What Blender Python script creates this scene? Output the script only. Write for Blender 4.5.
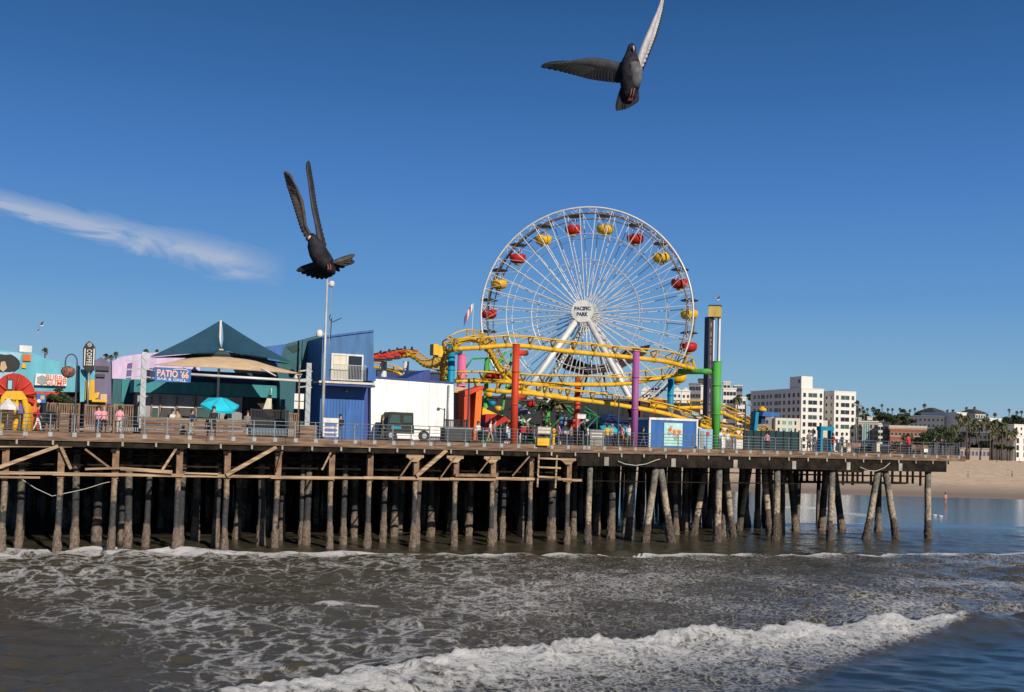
import bpy, math, random
import numpy as np
from mathutils import Vector, Matrix
for o in list(bpy.data.objects): bpy.data.objects.remove(o)
sc = bpy.context.scene
C = sc.collection
R = math.radians
rnd = random.Random(7)

# ------------------------------------------------------------ camera
F_PX, EYE, PITCH, ROLL = 1100.0, 7.4, R(2.0), R(1.6)
SHIFT_PX = 94 - F_PX*math.tan(PITCH)
cam = bpy.data.objects.new('camera', bpy.data.cameras.new('camera')); C.objects.link(cam)
cam.data.sensor_width = 36; cam.data.lens = 36*F_PX/1024
cam.data.shift_y = SHIFT_PX/1024
cam.data.clip_start = 0.1; cam.data.clip_end = 12000
CM = Matrix.Rotation(math.pi/2+PITCH, 4, 'X') @ Matrix.Rotation(ROLL, 4, 'Z')
cam.matrix_world = Matrix.Translation((0, 0, EYE)) @ CM
sc.camera = cam
# ------------------------------------------------------------ world, sun, exposure
SUN_AZ, SUN_EL = R(32), R(27)          # sun behind the viewer, to the right
sc.world = bpy.data.worlds.new('World'); sc.world.use_nodes = True
nt = sc.world.node_tree; nt.nodes.clear()
def wn(t, **k):
    n = nt.nodes.new(t)
    for a, b in k.items(): setattr(n, a, b)
    return n
def wmath(op, a, b=None, c=None):
    n = wn('ShaderNodeMath', operation=op)
    for i, v in enumerate((a, b, c)):
        if v is None: continue
        if isinstance(v, (int, float)): n.inputs[i].default_value = v
        else: nt.links.new(v, n.inputs[i])
    return n.outputs[0]
sky = wn('ShaderNodeTexSky', sky_type='NISHITA', sun_disc=False, sun_elevation=SUN_EL, sun_rotation=math.pi-SUN_AZ,
         altitude=0, air_density=1.0, dust_density=0.0, ozone_density=4.0)
grade = wn('ShaderNodeHueSaturation'); grade.inputs['Saturation'].default_value = 1.12; grade.inputs['Value'].default_value = 1.0
nt.links.new(sky.outputs[0], grade.inputs['Color'])
tc = wn('ShaderNodeTexCoord'); sx = wn('ShaderNodeSeparateXYZ'); nt.links.new(tc.outputs['Generated'], sx.inputs[0])
yy = wmath('MAXIMUM', sx.outputs[1], 0.05)
u_ = wmath('DIVIDE', sx.outputs[0], yy); v_ = wmath('DIVIDE', sx.outputs[2], yy)
# clear deep winter blue: the clear-air gradient over the physical sky
ramp = wn('ShaderNodeValToRGB'); er = ramp.color_ramp.elements
SKYC = ((0.0, (.31, .47, .58)), (.06, (.215, .405, .60)), (.13, (.116, .30, .60)), (.22, (.066, .205, .53)), (.30, (.037, .140, .39)), (.38, (.021, .092, .262)), (.6, (.016, .06, .20)), (1.0, (.012, .045, .15)))
er[0].position = 0; er[0].color = (*SKYC[0][1], 1); er[1].position = 1; er[1].color = (*SKYC[-1][1], 1)
for p_, c_ in SKYC[1:-1]:
    e_ = er.new(p_); e_.color = (*c_, 1)
nt.links.new(wmath('MAXIMUM', sx.outputs[2], 0), ramp.inputs[0])
rs_ = wn('ShaderNodeVectorMath', operation='SCALE'); rs_.inputs[3].default_value = 1/0.085; nt.links.new(ramp.outputs[0], rs_.inputs[0])
sm_ = wn('ShaderNodeMix', data_type='RGBA'); sm_.inputs[0].default_value = .92; nt.links.new(grade.outputs[0], sm_.inputs[6]); nt.links.new(rs_.outputs[0], sm_.inputs[7])
skyc = sm_.outputs[2]
# the wisp of cirrus low on the left
ca, sa = math.cos(R(-12.5)), math.sin(R(-12.5))
du = wmath('SUBTRACT', u_, -0.330); dv = wmath('SUBTRACT', v_, 0.172)
al = wmath('ADD', wmath('MULTIPLY', du, ca), wmath('MULTIPLY', dv, sa))
ac = wmath('ADD', wmath('MULTIPLY', du, -sa), wmath('MULTIPLY', dv, ca))
cx = wn('ShaderNodeCombineXYZ'); nt.links.new(wmath('MULTIPLY', al, 9), cx.inputs[0]); nt.links.new(wmath('MULTIPLY', ac, 34), cx.inputs[1])
n1 = wn('ShaderNodeTexNoise'); n1.inputs['Scale'].default_value = 1.0; n1.inputs['Detail'].default_value = 7; n1.inputs['Roughness'].default_value = .62; n1.inputs['Distortion'].default_value = 1.6
nt.links.new(cx.outputs[0], n1.inputs['Vector'])
wob = wmath('MULTIPLY', wmath('SUBTRACT', n1.outputs[0], .5), .034)
acw = wmath('ABSOLUTE', wmath('ADD', ac, wob))
halfw = wmath('ADD', wmath('MULTIPLY', al, .03), .017)
edge = wmath('SUBTRACT', 1.0, wmath('DIVIDE', acw, halfw)); edge = wmath('MAXIMUM', edge, 0)
endr = wmath('MULTIPLY', wmath('SUBTRACT', .125, al), 18); endr = wmath('MINIMUM', wmath('MAXIMUM', endr, 0), 1)
endl = wmath('MULTIPLY', wmath('ADD', .30, al), 8); endl = wmath('MINIMUM', wmath('MAXIMUM', endl, 0), 1)
dens = wmath('MULTIPLY', wmath('MULTIPLY', edge, wmath('MULTIPLY', endr, endl)), wmath('MULTIPLY', wmath('ADD', n1.outputs[0], -.27), 3.2))
dens = wmath('MINIMUM', wmath('MAXIMUM', dens, 0), .7)
mixc = wn('ShaderNodeMix', data_type='RGBA'); nt.links.new(dens, mixc.inputs[0]); nt.links.new(skyc, mixc.inputs[6]); mixc.inputs[7].default_value = (5.6, 6.2, 7.6, 1)
bg = wn('ShaderNodeBackground'); bg.inputs[1].default_value = 0.085
nt.links.new(mixc.outputs[2], bg.inputs[0])
wo = wn('ShaderNodeOutputWorld'); nt.links.new(bg.outputs[0], wo.inputs[0])
sl = bpy.data.lights.new('sun', 'SUN'); sl.energy = 4.9; sl.angle = R(.53); sl.color = (1, .91, .78)
sun = bpy.data.objects.new('sun', sl); C.objects.link(sun)
sdir = Vector((math.sin(SUN_AZ)*math.cos(SUN_EL), -math.cos(SUN_AZ)*math.cos(SUN_EL), math.sin(SUN_EL)))
sun.rotation_euler = sdir.to_track_quat('Z', 'Y').to_euler()
sc.view_settings.view_transform = 'Standard'; sc.view_settings.look = 'None'; sc.view_settings.gamma = 1
sc.view_settings.use_curve_mapping = False
sc.view_settings.exposure = 0.0

# ------------------------------------------------------------ measuring helpers: a photo pixel as a sight line into the place
CR = CM.to_3x3()
def ray(px, py): return CR @ Vector((px-512, -(py-346-SHIFT_PX), -F_PX))
def PY(px, py, Y):
    r = ray(px, py); t = Y/r.y; return Vector((r.x*t, Y, EYE+r.z*t))
def PZ(px, py, z):
    r = ray(px, py); t = (z-EYE)/r.z; return Vector((r.x*t, r.y*t, z))
class Fr:
    """an upright frame of reference on the ground: s along, d away, z up"""
    def __init__(s, o, yaw):
        s.o = Vector((o[0], o[1], 0)); s.u = Vector((math.cos(yaw), math.sin(yaw), 0)); s.n = Vector((-math.sin(yaw), math.cos(yaw), 0)); s.yaw = yaw
    def w(f, s, d, z): return f.o + f.u*s + f.n*d + Vector((0, 0, z))
    def hit(f, px, py, d):
        r = ray(px, py); E = Vector((0, 0, EYE)); t = ((f.o + f.n*d - E).dot(f.n))/r.dot(f.n)
        p = E + r*t; return (p-f.o).dot(f.u), p.z
WORLD = Fr((0, 0), 0)
# front line of the pier: fitted through the pile feet at the water
_a = PZ(58.6, 553, 0); _b = PZ(928, 538, 0)
PIER = Fr((0, 0), math.atan2(_b.y-_a.y, _b.x-_a.x))
_t = -_a.x/(_b.x-_a.x); PIER.o = Vector((0, _a.y+(_b.y-_a.y)*_t-.6*math.cos(PIER.yaw), 0))
DK = 7.13                                # deck height above the water
def ds(px, d, py=440): return PIER.hit(px, py, d)[0]

# ------------------------------------------------------------ materials
M = {}
def mat(name, col, rough=.65, metal=0, var=.12, scale=1.5, bump=0, stretch=None, col2=None, detail=4, thr=(.35, .65), yaw=0, spec=None):
    if name in M: return M[name]
    m = bpy.data.materials.new(name); m.use_nodes = True; t = m.node_tree; b = t.nodes['Principled BSDF']
    b.inputs['Roughness'].default_value = rough; b.inputs['Metallic'].default_value = metal
    if spec is not None: b.inputs['Specular IOR Level'].default_value = spec
    g = t.nodes.new('ShaderNodeNewGeometry'); mp = t.nodes.new('ShaderNodeMapping'); mp.vector_type = 'POINT'
    if stretch:
        mp.inputs['Rotation'].default_value = (0, 0, -yaw)
        ro = t.nodes.new('ShaderNodeMapping'); ro.inputs['Rotation'].default_value = (0, 0, -yaw)
        mp.inputs['Rotation'].default_value = (0, 0, 0); mp.inputs['Scale'].default_value = stretch
        t.links.new(g.outputs['Position'], ro.inputs[0]); t.links.new(ro.outputs[0], mp.inputs[0])
    else: t.links.new(g.outputs['Position'], mp.inputs[0])
    n = t.nodes.new('ShaderNodeTexNoise'); n.inputs['Scale'].default_value = scale; n.inputs['Detail'].default_value = detail
    t.links.new(mp.outputs[0], n.inputs['Vector'])
    r = t.nodes.new('ShaderNodeValToRGB'); r.color_ramp.elements[0].position = thr[0]; r.color_ramp.elements[1].position = thr[1]
    c2 = col2 if col2 else [min(1, c*(1+var)) for c in col]
    c1 = col if col2 else [c*(1-var) for c in col]
    r.color_ramp.elements[0].color = (*c1, 1); r.color_ramp.elements[1].color = (*c2, 1)
    t.links.new(n.outputs[0], r.inputs[0]); t.links.new(r.outputs[0], b.inputs['Base Color'])
    if bump:
        bp = t.nodes.new('ShaderNodeBump'); bp.inputs['Strength'].default_value = bump; bp.inputs['Distance'].default_value = .03
        t.links.new(n.outputs[0], bp.inputs['Height']); t.links.new(bp.outputs[0], b.inputs['Normal'])
    M[name] = m; return m

# ------------------------------------------------------------ objects
def _wl(p):
    v = Vector((0, 0, 0))
    while p: v += p.location; p = p.parent
    return v
def thing(name, label, cat, loc=(0, 0, 0), group=None):
    o = bpy.data.objects.new(name, None); C.objects.link(o); o.location = loc; o.empty_display_size = .3
    o['label'] = label; o['category'] = cat
    if group: o['group'] = group
    return o
def struct(o): o['kind'] = 'structure'; return o
class MB:
    def __init__(s, fr=WORLD): s.v = []; s.f = []; s.m = []; s.fr = fr; s.k = 0; s.sm = []
    def pt(s, *p): s.v.append(s.fr.w(*p)); return len(s.v)-1
    def face(s, ids, smooth=False): s.f.append(list(ids)); s.m.append(s.k); s.sm.append(smooth)
    def hexa(s, p):   # 8 points: bottom ring 0-3 then top ring 4-7
        i = [s.pt(*q) for q in p]
        for a in ((3, 2, 1, 0), (4, 5, 6, 7), (0, 1, 5, 4), (1, 2, 6, 5), (2, 3, 7, 6), (3, 0, 4, 7)): s.face([i[j] for j in a])
        return s
    def box(s, x0, x1, y0, y1, z0, z1):
        return s.hexa([(x0, y0, z0), (x1, y0, z0), (x1, y1, z0), (x0, y1, z0), (x0, y0, z1), (x1, y0, z1), (x1, y1, z1), (x0, y1, z1)])
    def poly(s, pts, d0, d1):      # (s,z) outline given a thickness d0..d1
        a = [s.pt(p[0], d0, p[1]) for p in pts]; b = [s.pt(p[0], d1, p[1]) for p in pts]; n = len(pts)
        s.face(a); s.face(b[::-1])
        for i in range(n): j = (i+1) % n; s.face([a[j], a[i], b[i], b[j]])
        return s
    def plan(s, pts, z0, z1):      # (s,d) outline raised z0..z1
        a = [s.pt(p[0], p[1], z0) for p in pts]; b = [s.pt(p[0], p[1], z1) for p in pts]; n = len(pts)
        s.face(a[::-1]); s.face(b)
        for i in range(n): j = (i+1) % n; s.face([a[i], a[j], b[j], b[i]])
        return s
    def path(s, pts, rad, n=8, cap=True, closed=False, world=False, tw=0):
        P = [Vector(p) if world else s.fr.w(*p) for p in pts]; m = len(P)
        rs = rad if isinstance(rad, (list, tuple)) else [rad]*m
        rings = []
        ref = None
        for i, p in enumerate(P):
            if closed: t = P[(i+1) % m]-P[i-1]
            else: t = P[min(i+1, m-1)]-P[max(i-1, 0)]
            t.normalize()
            if ref is None:
                ref = Vector((0, 0, 1)) if abs(t.z) < .9 else Vector((1, 0, 0))
            x = ref.cross(t); x.normalize(); y = t.cross(x); ref = y
            ids = []
            for k in range(n):
                a = 2*math.pi*k/n+tw; s.v.append(p+x*math.cos(a)*rs[i]+y*math.sin(a)*rs[i]); ids.append(len(s.v)-1)
            rings.append(ids)
        pairs = list(zip(rings, rings[1:]))
        if closed: pairs.append((rings[-1], rings[0]))
        for A, B in pairs:
            for k in range(n): j = (k+1) % n; s.face([A[k], A[j], B[j], B[k]], n > 5)
        if cap and not closed: s.face(rings[0][::-1]); s.face(rings[-1])
        return s
    def tube(s, p, q, r, n=8, r2=None, world=False): return s.path([p, q], [r, r if r2 is None else r2], n, world=world)
    def bar(s, p, q, w, world=False): return s.path([p, q], w*.707, 4, world=world, tw=math.pi/4)
    def lathe(s, c, prof, n=16):   # c=(s,d,z) base; prof [(r,z)]
        rings = []
        for r, z in prof:
            rings.append([s.pt(c[0]+r*math.cos(2*math.pi*k/n), c[1]+r*math.sin(2*math.pi*k/n), c[2]+z) for k in range(n)])
        for A, B in zip(rings, rings[1:]):
            for k in range(n): j = (k+1) % n; s.face([A[k], A[j], B[j], B[k]], True)
        s.face(rings[0][::-1]); s.face(rings[-1])
        return s
    def mesh(s, name, mats, off=Vector((0, 0, 0))):
        me = bpy.data.meshes.new(name); me.from_pydata([tuple(v-off) for v in s.v], [], s.f)
        for m in (mats if isinstance(mats, (list, tuple)) else [mats]): me.materials.append(m if not isinstance(m, str) else M[m])
        me.polygons.foreach_set('material_index', s.m); me.polygons.foreach_set('use_smooth', s.sm); me.update()
        return me
    def build(s, name, mats, parent=None, label=None, cat=None, group=None, kind=None, org=None):
        off = _wl(parent) if parent else (Vector(org) if org is not None else Vector((0, 0, 0)))
        o = bpy.data.objects.new(name, s.mesh(name, mats, off)); C.objects.link(o)
        if parent: o.parent = parent
        else: o.location = off
        if label: o['label'] = label
        if cat: o['category'] = cat
        if group: o['group'] = group
        if kind: o['kind'] = kind
        return o
def copy_tree(o, parent=None):
    c = o.copy(); C.objects.link(c); c.parent = parent
    for ch in list(o.children): copy_tree(ch, c)
    return c
def text(body, fr, s, d, z, w, h, m, parent, name='lettering', rot=0, spacing=1, ext=.015, bold=.012, line=1.0):
    cu = bpy.data.curves.new(name, 'FONT'); cu.body = body; cu.align_x = 'CENTER'; cu.align_y = 'CENTER'; cu.offset = bold
    cu.space_character = spacing; cu.space_line = line; cu.resolution_u = 3
    to = bpy.data.objects.new(name+'_curve', cu); C.objects.link(to)
    bpy.context.view_layer.update()
    me = bpy.data.meshes.new_from_object(to.evaluated_get(bpy.context.evaluated_depsgraph_get()))
    bpy.data.objects.remove(to)
    co = np.array([v.co[:] for v in me.vertices])
    if len(co) == 0: return None
    lo, hi = co.min(0), co.max(0); cc = (lo+hi)/2; sp = np.maximum(hi-lo, 1e-6)
    a = math.radians(rot)
    off = _wl(parent)
    mb = MB(fr); n = len(co); pts = []
    for p in co:
        x, y = (p[0]-cc[0])/sp[0]*w, (p[1]-cc[1])/sp[1]*h
        x, y = x*math.cos(a)-y*math.sin(a), x*math.sin(a)+y*math.cos(a)
        pts.append((x, y))
    for x, y in pts: mb.pt(s+x, d-ext, z+y)
    for p in me.polygons: mb.face(list(p.vertices))
    for x, y in pts: mb.pt(s+x, d+.004, z+y)
    for p in me.polygons: mb.face([v+n for v in p.vertices][::-1])
    ec = {}
    for p in me.polygons:
        vs = list(p.vertices)
        for i in range(len(vs)):
            e = (vs[i], vs[(i+1) % len(vs)])
            if (e[1], e[0]) in ec: ec.pop((e[1], e[0]))
            else: ec[e] = 1
    for a_, b_ in ec: mb.face([b_, a_, a_+n, b_+n])
    return mb.build(name, m, parent)
def pr(fr, x0, y0, x1, y1, d):
    """pixel rectangle on the upright plane d of a frame -> s0,s1,z0,z1"""
    xm, ym = (x0+x1)/2, (y0+y1)/2
    return fr.hit(x0, ym, d)[0], fr.hit(x1, ym, d)[0], fr.hit(xm, y1, d)[1], fr.hit(xm, y0, d)[1]
def vnoise(x, y, seed=0):
    """smooth value noise, numpy arrays"""
    xi, yi = np.floor(x).astype(np.int64), np.floor(y).astype(np.int64); xf, yf = x-xi, y-yi
    def h(a, b):
        n = (a*374761393 + b*668265263 + seed*974711) & 0xffffffff
        n = ((n ^ (n >> 13))*1274126177) & 0xffffffff
        return ((n ^ (n >> 16)) & 0xffff)/65535.0
    sx_, sy_ = xf*xf*(3-2*xf), yf*yf*(3-2*yf)
    return (h(xi, yi)*(1-sx_)+h(xi+1, yi)*sx_)*(1-sy_) + (h(xi, yi+1)*(1-sx_)+h(xi+1, yi+1)*sx_)*sy_
def fbm(x, y, o=4, seed=0):
    r = 0; a = .5
    for i in range(o): r = r+a*vnoise(x*2**i, y*2**i, seed+i); a *= .5
    return r/(1-.5**o)

# ============================================================ SEA
def line_world(px, z=0.0):   # pixel polyline on the water -> arrays x,y
    p = [PZ(a, b, z) for a, b in px]; return np.array([q.x for q in p]), np.array([q.y for q in p])
def sstep(a, b, x): t = np.clip((x-a)/(b-a), 0, 1); return t*t*(3-2*t)
def make_sea():
    ys = [22.0]
    while ys[-1] < 128: ys.append(ys[-1]+.095*(ys[-1]/30)**1.25)
    while ys[-1] < 300: ys.append(ys[-1]*1.012)
    ys = [-1200, -500, -200, -80, -20, 5, 15, 19]+ys
    xs = list(np.arange(-62, 66, .155))
    g = .3; x = xs[-1]
    while x < 3000: g *= 1.18; x += g; xs.append(x); xs.insert(0, -x)
    xs = np.array(sorted(set(xs))); ys = np.array(ys)
    X, Y = np.meshgrid(xs, ys)
    near = sstep(18, 26, Y)*(1-sstep(60, 75, np.abs(X)))
    Z = np.zeros_like(X)
    # wind chop
    r = np.random.RandomState(3)
    for i in range(90):
        lam = .45*(11 ** r.rand()); th = R(75)+r.randn()*.6; amp = .0088*lam**.62
        k = 2*math.pi/lam; ph = r.rand()*6.28
        env = np.clip(1.25-(Y/ (lam*95)), 0, 1)
        Z += amp*env*np.sin(k*(X*math.cos(th)+Y*math.sin(th))+ph+1.3*vnoise(X*.12+i*3, Y*.12, i))
    calm_near_shore = 1-.93*sstep(98, 112, Y)
    left_calm = 1-.45*sstep(-8, -22, X)*sstep(52, 40, Y)
    Z *= calm_near_shore*left_calm
    # foreground breaker
    bx, by = line_world([(60, 700), (200, 691), (280, 681), (370, 668), (450, 656), (512, 648), (612, 638), (712, 631), (862, 621), (930, 615), (977, 613), (1024, 613), (1100, 613)], .5)
    b1 = np.interp(X, bx, by)+(fbm(X*.5, Y*0+1.7, 4, 5)-.5)*1.2*(X < PZ(965, 612, 0).x)
    b1 = np.where(X < bx[0], by[0]+(X-bx[0])*.35, b1)
    q1 = b1-Y
    Z *= 1-.7*sstep(0, 2, q1)*sstep(-6, 0, X)
    Z *= 1-.6*sstep(72, 76, Y-.2*X)
    along = sstep(PZ(150, 690, 0).x-3, PZ(420, 655, 0).x, X)
    amp = .22+.55*along
    amp = .15+.38*along
    prof = np.where(q1 > 0, np.exp(-(q1/2.6)**2), np.exp(-(q1/.75)**2))
    rough = fbm(X*1.4, Y*1.4, 4, 11)-.5; rough2 = fbm(X*4, Y*4, 3, 12)-.5
    Z += amp*prof*near
    xend = PZ(972, 612, 0).x
    inb = 1-sstep(xend-.8, xend+1.8, X)
    lx, ly = line_world([(700, 720), (762, 690), (815, 668), (872, 645), (925, 634), (985, 616)], .5)
    llim = np.interp(X, lx, ly, left=-50)
    f1 = sstep(-.25, .15, q1)*(.50+.46*(.5+1.0*fbm(X*.45, Y*1.3, 4, 14))*np.exp(-np.clip(q1, 0, 99)/3.4))*inb*sstep(-.6, 1.6, Y-llim)
    f1 *= sstep(PZ(150, 690, 0).x, PZ(290, 680, 0).x, X)
    Z += near*f1*(rough*.11+rough2*.15+(fbm(X*8, Y*8, 2, 13)-.5)*.12)
    Z += near*inb*along*np.exp(-(q1/.7)**2)*np.clip(vnoise(X*4.1, Y*4.1, 77)*vnoise(X*9, Y*9, 78)-.2, 0, 1)*.28
    # second line, by the pier
    cx_, cy_ = line_world([(-150, 556), (0, 552), (100, 549), (200, 550), (300, 553), (400, 554.5), (600, 555.5), (800, 555), (1024, 554), (1200, 554)])
    b2 = np.interp(X, cx_, cy_)+(fbm(X*.3, Y*0, 3, 21)-.5)*1.0
    q2 = b2-Y+(fbm(X*3, Y*.5, 3, 22)-.5)*.5
    Z += .08*np.where(q2 > 0, np.exp(-(q2/3.2)**2), np.exp(-(q2/.35)**2))*near
    leftw = sstep(PZ(420, 556, 0).x, PZ(150, 556, 0).x, X)
    f2 = sstep(-.12, .12, q2)*((.74-.04*leftw)*(.75+.5*fbm(X*1.1, Y*1.1, 3, 23))*np.exp(-np.clip(q2, 0, 99)/(.7+3.0*leftw)) + (.50)*np.exp(-np.clip(q2, 0, 99)/14.0))
    between = sstep(-.1, .3, q2)*sstep(0.2, -.5, q1)
    patch = fbm(X*.16+3, Y*.16, 3, 31)
    f3 = between*(.47+.45*(patch-.45))
    f3 *= 1-.6*sstep(-.30, -.47, X/np.maximum(Y, 1)+.10*(patch-.5)*2+(Y-42)*.004)*sstep(62, 44, Y)
    f3 = np.where(q1 > 0, 0.0, f3)
    foam = np.maximum(np.maximum(f1, f2), f3)
    dk = PZ(335, 605, 0)
    blob = np.exp(-((X-dk.x)/1.05)**2-((Y-dk.y)/.85)**2)+.8*np.exp(-((X-dk.x-1.3)/.8)**2-((Y-dk.y+.1)/.6)**2)
    foam = np.maximum(foam, np.clip(blob*1.0, 0, .80))
    # little wash near the shore, thin line where the calm film starts
    ox, oy = line_world([(300, 524), (600, 524), (780, 523.5), (900, 524.5), (1024, 527), (1150, 529)])
    b3 = np.interp(X, ox, oy)+(fbm(X*.12, Y*0, 3, 41)-.5)*3
    q3 = b3-Y
    Z += .10*np.where(q3 > 0, np.exp(-(q3/2.0)**2), np.exp(-(q3/.6)**2))
    foam = np.maximum(foam, .62*np.exp(-((q3-.2)/.7)**2)*fbm(X*.6, Y*.2, 3, 42)*1.5)
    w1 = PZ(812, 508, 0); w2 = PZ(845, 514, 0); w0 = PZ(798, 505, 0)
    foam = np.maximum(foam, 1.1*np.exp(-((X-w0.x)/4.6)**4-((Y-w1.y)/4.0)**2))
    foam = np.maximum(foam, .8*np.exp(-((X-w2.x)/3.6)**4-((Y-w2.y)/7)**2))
    b4 = 178+(fbm(X*.03, Y*0, 3, 51)-.5)*9
    foam = np.maximum(foam, .5*np.exp(-((Y-b4)/1.6)**2))
    # wash round the pile feet on the left
    foam = np.clip(foam, 0, 1.05)
    ny, nx = X.shape
    me = bpy.data.meshes.new('sea')
    co = np.stack([X, Y, Z], -1).reshape(-1, 3).astype(np.float32)
    idx = np.arange(ny*nx).reshape(ny, nx)
    q = np.stack([idx[:-1, :-1], idx[:-1, 1:], idx[1:, 1:], idx[1:, :-1]], -1).reshape(-1, 4).astype(np.int32)
    me.vertices.add(len(co)); me.vertices.foreach_set('co', co.ravel())
    me.loops.add(q.size); me.loops.foreach_set('vertex_index', q.ravel())
    me.polygons.add(len(q)); me.polygons.foreach_set('loop_start', np.arange(0, q.size, 4, dtype=np.int32))
    me.polygons.foreach_set('use_smooth', np.ones(len(q), bool))
    me.update(calc_edges=True)
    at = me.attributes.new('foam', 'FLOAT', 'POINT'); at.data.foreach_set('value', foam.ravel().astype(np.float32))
    cl = me.attributes.new('calm', 'FLOAT', 'POINT')
    calm = np.clip(sstep(1.2, 6.5, q1)*np.where(f1 > .12, .15, 1)+sstep(1.5, -.5, q3), 0, 1); cl.data.foreach_set('value', calm.ravel().astype(np.float32))
    lc = me.attributes.new('lace', 'FLOAT', 'POINT'); lc.data.foreach_set('value', (1-sstep(-.12, .10, X/np.maximum(Y, 5))).ravel().astype(np.float32))
    sh = me.attributes.new('shore', 'FLOAT', 'POINT'); sh.data.foreach_set('value', sstep(96, 112, Y).ravel().astype(np.float32))
    m = bpy.data.materials.new('sea_water'); m.use_nodes = True; t = m.node_tree; b = t.nodes['Principled BSDF']
    def N(ty, **k):
        n = t.nodes.new(ty)
        for a_, v in k.items(): setattr(n, a_, v)
        return n
    def mt(op, a_, b_=None, clamp=False):
        n = N('ShaderNodeMath', operation=op); n.use_clamp = clamp
        for i, v in enumerate((a_, b_)):
            if v is None: continue
            if isinstance(v, (int, float)): n.inputs[i].default_value = v
            else: t.links.new(v, n.inputs[i])
        return n.outputs[0]
    g = N('ShaderNodeNewGeometry'); fa = N('ShaderNodeAttribute', attribute_name='foam'); ca_ = N('ShaderNodeAttribute', attribute_name='calm')
    mp = N('ShaderNodeMapping'); mp.inputs['Scale'].default_value = (1, 1, 0); t.links.new(g.outputs['Position'], mp.inputs[0])
    ds_ = N('ShaderNodeTexNoise'); ds_.inputs['Scale'].default_value = .9; ds_.inputs['Detail'].default_value = 5; t.links.new(mp.outputs[0], ds_.inputs['Vector'])
    dv = N('ShaderNodeVectorMath', operation='SCALE'); dv.inputs[3].default_value = 1.9; t.links.new(ds_.outputs['Color'], dv.inputs[0])
    ad = N('ShaderNodeVectorMath', operation='ADD'); t.links.new(mp.outputs[0], ad.inputs[0]); t.links.new(dv.outputs[0], ad.inputs[1])
    vo = N('ShaderNodeTexVoronoi', feature='DISTANCE_TO_EDGE'); vo.inputs['Scale'].default_value = .8; t.links.new(ad.outputs[0], vo.inputs['Vector'])
    vo2 = N('ShaderNodeTexVoronoi', feature='DISTANCE_TO_EDGE'); vo2.inputs['Scale'].default_value = 3.0; t.links.new(ad.outputs[0], vo2.inputs['Vector'])
    fn = N('ShaderNodeTexNoise'); fn.inputs['Scale'].default_value = 4.6; fn.inputs['Detail'].default_value = 8; fn.inputs['Roughness'].default_value = .74; t.links.new(mp.outputs[0], fn.inputs['Vector'])
    l1 = mt('SUBTRACT', 1.0, mt('MULTIPLY', vo.outputs['Distance'], 5.0), True)
    l2 = mt('SUBTRACT', 1.0, mt('MULTIPLY', vo2.outputs['Distance'], 4.5), True)
    la = N('ShaderNodeAttribute', attribute_name='lace'); sh_ = N('ShaderNodeAttribute', attribute_name='shore')
    pat = mt('ADD', mt('ADD', mt('MULTIPLY', l1, mt('ADD', mt('MULTIPLY', la.outputs['Fac'], .34), .10)), mt('MULTIPLY', l2, mt('SUBTRACT', .30, mt('MULTIPLY', la.outputs['Fac'], .10)))), mt('ADD', mt('MULTIPLY', fn.outputs[0], 1.15), mt('MULTIPLY', la.outputs['Fac'], -.12)))   # about .3 .. 1.3
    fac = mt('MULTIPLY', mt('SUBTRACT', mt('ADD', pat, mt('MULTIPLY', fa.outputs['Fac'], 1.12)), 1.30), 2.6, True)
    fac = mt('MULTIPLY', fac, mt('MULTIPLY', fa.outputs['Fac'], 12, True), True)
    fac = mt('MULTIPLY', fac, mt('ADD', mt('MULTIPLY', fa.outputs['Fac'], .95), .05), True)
    b.inputs['Base Color'].default_value = (.05, .046, .027, 1)
    wc = N('ShaderNodeMix', data_type='RGBA'); wc.inputs[6].default_value = (.060, .053, .034, 1); wc.inputs[7].default_value = (.022, .034, .034, 1)
    t.links.new(ca_.outputs['Fac'], wc.inputs[0]); t.links.new(wc.outputs[2], b.inputs['Base Color'])
    b.inputs['Roughness'].default_value = .09; b.inputs['IOR'].default_value = 1.33
    w1_ = N('ShaderNodeTexNoise'); w1_.inputs['Scale'].default_value = 2.2; w1_.inputs['Detail'].default_value = 6; w1_.inputs['Roughness'].default_value = .6
    mps = N('ShaderNodeMapping'); mps.inputs['Scale'].default_value = (.55, 1, 0); t.links.new(g.outputs['Position'], mps.inputs[0]); t.links.new(mps.outputs[0], w1_.inputs['Vector'])
    bp = N('ShaderNodeBump'); bp.inputs['Distance'].default_value = .12
    t.links.new(mt('SUBTRACT', .8, mt('MAXIMUM', mt('MULTIPLY', ca_.outputs['Fac'], .5), mt('MULTIPLY', sh_.outputs['Fac'], .66))), bp.inputs['Strength'])
    t.links.new(w1_.outputs[0], bp.inputs['Height']); t.links.new(bp.outputs[0], b.inputs['Normal'])
    fo = N('ShaderNodeBsdfPrincipled'); fo.inputs['Roughness'].default_value = .8
    fo.inputs['Base Color'].default_value = (.70, .69, .67, 1)
    fb = N('ShaderNodeBump'); fb.inputs['Distance'].default_value = .16; fb.inputs['Strength'].default_value = .9; t.links.new(fn.outputs[0], fb.inputs['Height']); t.links.new(fb.outputs[0], fo.inputs['Normal'])
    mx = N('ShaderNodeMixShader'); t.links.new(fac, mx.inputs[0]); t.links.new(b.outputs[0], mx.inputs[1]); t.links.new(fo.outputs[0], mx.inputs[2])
    out = t.nodes['Material Output']; t.links.new(mx.outputs[0], out.inputs['Surface'])
    me.materials.append(m)
    o = bpy.data.objects.new('water', me); C.objects.link(o); struct(o)
make_sea()

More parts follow.
